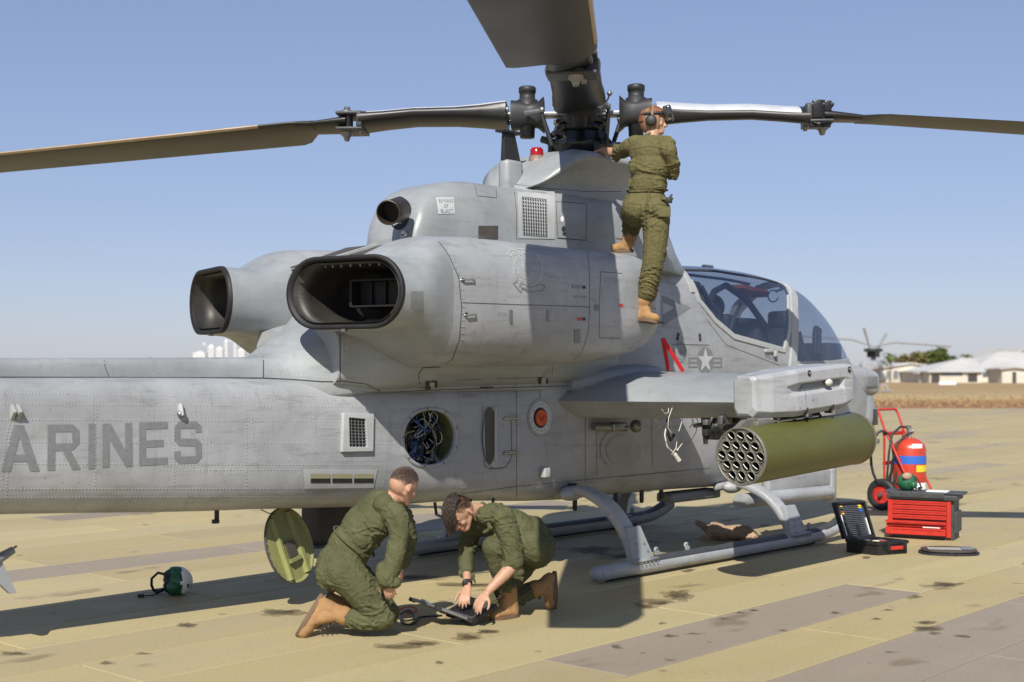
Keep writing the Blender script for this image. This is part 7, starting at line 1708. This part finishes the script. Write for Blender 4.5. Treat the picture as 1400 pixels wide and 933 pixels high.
hip('hangar', 'largest hangar with a tall white hipped roof at the right edge', bx(1334, 292), bx(1470, 292), 292, 30, 3.0, 7.0, bx(1366, 306), bx(1430, 306), [(-9.5, -8.2, 1.2, 2.4, 'window'), (-6.8, -5.4, 1.2, 2.4, 'window'), (-4.4, -1.0, .3, 2.5, 'doorway'), (.5, 2.0, 1.2, 2.4, 'window')])
gable('store_shed', 'small cream lean-to with one dark door beside the largest hangar', bx(1370, 272), bx(1402, 272), 272, 8, 2.9, 3.1, roof=m_roofd, openings=[(-.3, .5, 0, 2.3, 'doorway')])
gable('back_hangar', 'grey roofed hangar peeping over the largest hangar', bx(1372, 330), bx(1520, 330), 330, 30, 6.0, 8.6, rx=-6, roof=m_roofd)
gable('guard_hut', 'little white hut between the low shed and the hangars', bx(1258, 285), bx(1270, 285), 285, 3, 2.0, 2.5)
# mesh fence and posts in front of the low shed
fe = empty('fence', farpt(1222, 522, 262), label='thin grey wire fence in front of the low shed', cat='fence'); 
for i in range(9): MB().cyl(((i-4)*1.6, 0, -.1), ((i-4)*1.6, 0, 1.6), .05, n=6).build('post', M['steel'], fe)
mb = MB()
for k in range(5): mb.tube([(-6.4, 0, .25+k*.32), (6.4, 0, .25+k*.32)], .02, 4)
mb.build('wire', M['steel'], fe)
# white marker board
sg = farpt(1295.5, 526.5, 217); se = empty('marker_board', (sg.x, sg.y, -.06), label='low white marker board standing in the dry grass', cat='sign'); MB().box((0, 0, .33), (2.8, .08, .5), ch=.02).build('board', M['white'], se)
for s in (-1, 1): MB().box((s*1.1, .05, .08), (.08, .08, .3)).build('leg', M['steel'], se)
def tree(px, y_top, D, wpx, label, group=None, kind=0, base_y=None, n=1100, shape=1., name='tree'):
    hz = (512-y_top)/F*D+1.75; w_ = wpx/F*D/2; c = Vector((bx(px, D), D, -.06)); e = empty(name, c, label=label, cat='tree', group=group); ch = hz*.62
    mb = MB()
    mb.tube([(0, 0, 0), (w_*.03, 0, hz*.3), (w_*.06, 0, hz*.55)], [w_*.06+.06, w_*.045+.04, .03], 7)
    for k in range(6): a = k*1.05+.4; mb.tube([(w_*.04, 0, hz*.28), (w_*.3*math.cos(a), w_*.3*math.sin(a), hz*.5), (w_*.6*math.cos(a), w_*.6*math.sin(a), hz*.68)], [.04*w_+.02, .025*w_+.02, .01], 5)
    mb.build('trunk', m_bark, e); cl = []
    for k in range(15): a = rg_.uniform(0, 6.28); q = math.sqrt(rg_.random()); cl.append(Vector((w_*.72*q*math.cos(a), w_*.72*q*math.sin(a), hz*rg_.uniform(.40, .88)*(1-.22*q*shape))))
    mbs = [MB(), MB()]
    for i in range(n):
        c_ = rg_.choice(cl); rr = w_*rg_.uniform(.16, .34); d = Vector((rg_.gauss(0, 1), rg_.gauss(0, 1), rg_.gauss(0, .8))).normalized()*rr*rg_.uniform(.5, 1); p = c_+d; s = w_*rg_.uniform(.035, .085)
        u = Vector((rg_.gauss(0, 1), rg_.gauss(0, 1), rg_.gauss(0, 1))).normalized(); v = u.orthogonal().normalized(); t = u.cross(v)
        mbs[0 if (i*7) % 10 < 7 else 1].add([p-v*s, p+t*s, p+v*s, p-t*s], [[0, 1, 2, 3]])
    mbs[0].build('crown', m_leaf[kind], e); mbs[1].build('crown', m_leaf[(kind+2) % 4], e, kind='stuff')
    return e
def palm(px, y_top, D, label):
    hz = (512-y_top)/F*D+1.75; c = Vector((bx(px, D), D, -.06)); e = empty('palm_tree', c, label=label, cat='tree'); mb = MB(); mb.tube([(0, 0, 0), (.1, 0, hz*.5), (0, 0, hz*.82)], [.22, .16, .14], 7); mb.build('trunk', m_bark, e); mb = MB()
    for k in range(22):
        a = k*2.4; el = rg_.uniform(.1, 1.2); L_ = rg_.uniform(1.4, 2.2); pts = [Vector((0, 0, hz*.82))]
        for q in range(1, 6): t = q/5; pts.append(Vector((math.cos(a)*L_*t*math.cos(el*.4), math.sin(a)*L_*t*math.cos(el*.4), hz*.82+L_*(math.sin(el)*t-.75*t*t))))
        for p, q in zip(pts[:-1], pts[1:]): s_ = (q-p).cross(Vector((0, 0, 1))).normalized()*.22; mb.add([p-s_, q-s_*.6, q+Vector((0, 0, .05)), p+Vector((0, 0, .05))], [[0, 1, 2, 3]]); mb.add([p+s_, q+s_*.6, q+Vector((0, 0, .05)), p+Vector((0, 0, .05))], [[0, 1, 2, 3]])
    mb.build('fronds', m_leaf[0], e)
tree(1243, 476, 345, 62, 'brown olive round tree at the left of the clump behind the sheds', kind=1, n=2600); tree(1270, 471, 350, 66, 'tallest green tree in the middle of the clump behind the sheds', kind=0, n=3000); tree(1294, 479, 340, 46, 'dark green tree at the right of the clump behind the sheds', kind=2, n=2000)
tree(1228, 481, 340, 34, 'brownish thin tree at the far left of the clump behind the sheds', kind=3, n=1200); tree(1198, 492, 250, 22, 'bushy green tree under the far rotor mast', kind=0, n=700); tree(1388, 470, 380, 30, 'dark green crown rising behind the largest hangar', kind=2); tree(1158, 486, 260, 16, 'yellow green tree top just past the cockpit nose', kind=3, n=500)
palm(1217, 478, 300, 'slim palm between the far rotor mast and the tree clump'); palm(1321, 479, 330, 'dark palm behind the hangar ridge'); palm(1205, 490, 280, 'short palm beside the bushy tree under the far mast')
tree(357, 467, 420, 34, 'olive tree in front of the city towers beyond the tail boom', kind=3); tree(205, 480, 420, 12, 'small dark tree top just above the tail boom', kind=2, n=400)
# city blocks on the horizon
def tower(x0, x1, y_top, D, label, m_=m_conc, cols=5, rows=14):
    hz = (512-y_top)/F*D+1.75; w_ = (x1-x0)/F*D; e = empty('tower_block', Vector((bx((x0+x1)/2, D), D, -.06)), label=label, cat='building', group=None)
    MB().box((0, w_*.3, hz/2), (w_, w_*.6, hz)).build('wall', m_, e)
    MB().box((0, w_*.3, hz+1.2), (w_*.45, w_*.3, 2.6)).build('roof_plant', m_conc, e)
    mb = None
    for i in range(cols):
        x = -w_/2+w_*(i+.5)/cols; f = MB().box((x, -.2, hz*.52), (w_/cols*.5, .5, hz*.86)).build('window_strip', m_blueg, e)
    for j in range(rows): MB().box((0, -.35, hz*(.1+.86*j/rows)), (w_*.98, .4, hz*.86/rows*.4)).build('floor_band', m_conc if m_ is m_conc else m_blueg, e)
    return e
tower(264, 281, 482.5, 2600, 'low wide pale block at the left end of the skyline', rows=8); tower(274, 284, 471, 2800, 'blue glass tower at the left of the skyline', m_blueg); tower(284, 293, 473, 2500, 'white narrow tower right of the blue glass one'); tower(294, 305, 476, 2700, 'grey mid-rise between the white narrow tower and the tallest pair')
tower(307, 311.5, 465.5, 2400, 'left white slab of the tallest pair on the skyline', cols=2); tower(311.8, 318.5, 466.5, 2450, 'grey recessed block between the two tallest white slabs', m_blueg, cols=3); tower(319, 323.5, 466, 2400, 'right white slab of the tallest pair on the skyline', cols=2); tower(325, 335, 478, 2600, 'low white block just right of the tallest pair', rows=8)
tower(336, 344, 470, 2900, 'pale stepped tower left of the olive tree', m_blueg); tower(342, 349, 468, 2500, 'white tower half hidden by the olive tree')
# the second helicopter, far off past the nose
fh = empty('parked_helicopter', (bx(1194, 128), 128, -.06), R(62), label='distant grey helicopter seen past the nose, only mast and rotor clear', cat='helicopter')
def fl(name, tab, m): return loft(name, tab, m, parent=fh, nx=24, nn=20)
fl('fuselage', [(-8, 0, 1.75, .15, .2, .2, 2.5, 2.5), (-3, 0, 1.5, .42, .45, .5, 3, 3), (-1, 0, 1.6, .55, 1.1, .7, 3, 3), (1.2, 0, 1.6, .55, 1.0, .75, 3, 3), (3, 0, 1.4, .42, .75, .6, 2.5, 2.5), (4.8, 0, 1.3, .2, .3, .3, 2, 2)], M['grey'])
fl('engine_cowling', [(-2.4, 0, 2.5, .5, .4, .4, 3, 3), (-1.8, 0, 2.6, .95, .55, .5, 3, 3), (.2, 0, 2.6, .9, .6, .5, 3, 3), (.9, 0, 2.5, .4, .3, .3, 3, 3)], M['grey'])
mb = MB(); mb.cyl((0, 0, 2.6), (0, 0, 4.3), .24, n=10); mb.box((0, 0, 4.15), (1.5, 1.5, .32), ch=.05); mb.box((.5, .5, 3.9), (.4, .4, .9), ch=.05); mb.box((-.5, -.5, 3.9), (.4, .4, .9), ch=.05); mb.build('mast', M['black'], fh)
M['fargrey'] = mat('weathered rotor grey', (.27, .265, .25), .6)
def fblade(pts, w): 
    mb = MB(); mb.tube(pts, [w*.6]+[w]*(len(pts)-1), 8, flat=.3, up=(0, 0, 1)); return mb.build('rotor_blade', M['fargrey'], fh)
a_ = R(-62-12); dv = Vector((math.cos(a_), math.sin(a_), 0))
fblade([(0, 0, 4.5), tuple(dv*2+Vector((0, 0, 4.9))), tuple(dv*7.2+Vector((0, 0, 4.5)))], .3); fblade([(0, 0, 4.5), tuple(-dv*2+Vector((0, 0, 5.2))), tuple(-dv*7.2+Vector((0, 0, 5.6)))], .3)
sv = Vector((math.cos(R(-62)), math.sin(R(-62)), 0)); fblade([tuple(-sv*.3+Vector((0, 0, 4.2))), tuple(-sv*.9+Vector((0, 0, 6.3)))], .32); fblade([tuple(sv*.4+Vector((0, 0, 4.2))), tuple(sv*1.3+Vector((0, 0, 5.8)))], .32)
for s in (-1, 1): 
    mb = MB(); mb.tube([(-2, s*1.1, .12), (2.4, s*1.1, .12), (2.9, s*1.1, .3)], .07, 8); mb.tube([(-.7, s*.4, .9), (-.7, s*1.0, .7), (-.7, s*1.1, .15)], .06, 8); mb.tube([(1.4, s*.4, .9), (1.4, s*1.0, .7), (1.4, s*1.1, .15)], .06, 8); mb.build('skid', M['grey'], fh)
# like things share a group
for base_, g_ in (('person', 'mechanics in olive coveralls'), ('tower_block', 'tower blocks on the skyline'), ('tree', 'trees beyond the dry field'), ('palm_tree', 'palms beyond the dry field'), ('hangar', 'hangars across the field'), ('cable', 'leads by the laptop'), ('deck_helmet', 'green deck helmets off duty')):
    for o in list(COL.objects):
        if o.parent is None and o.name.split('.')[0] == base_: o['group'] = g_
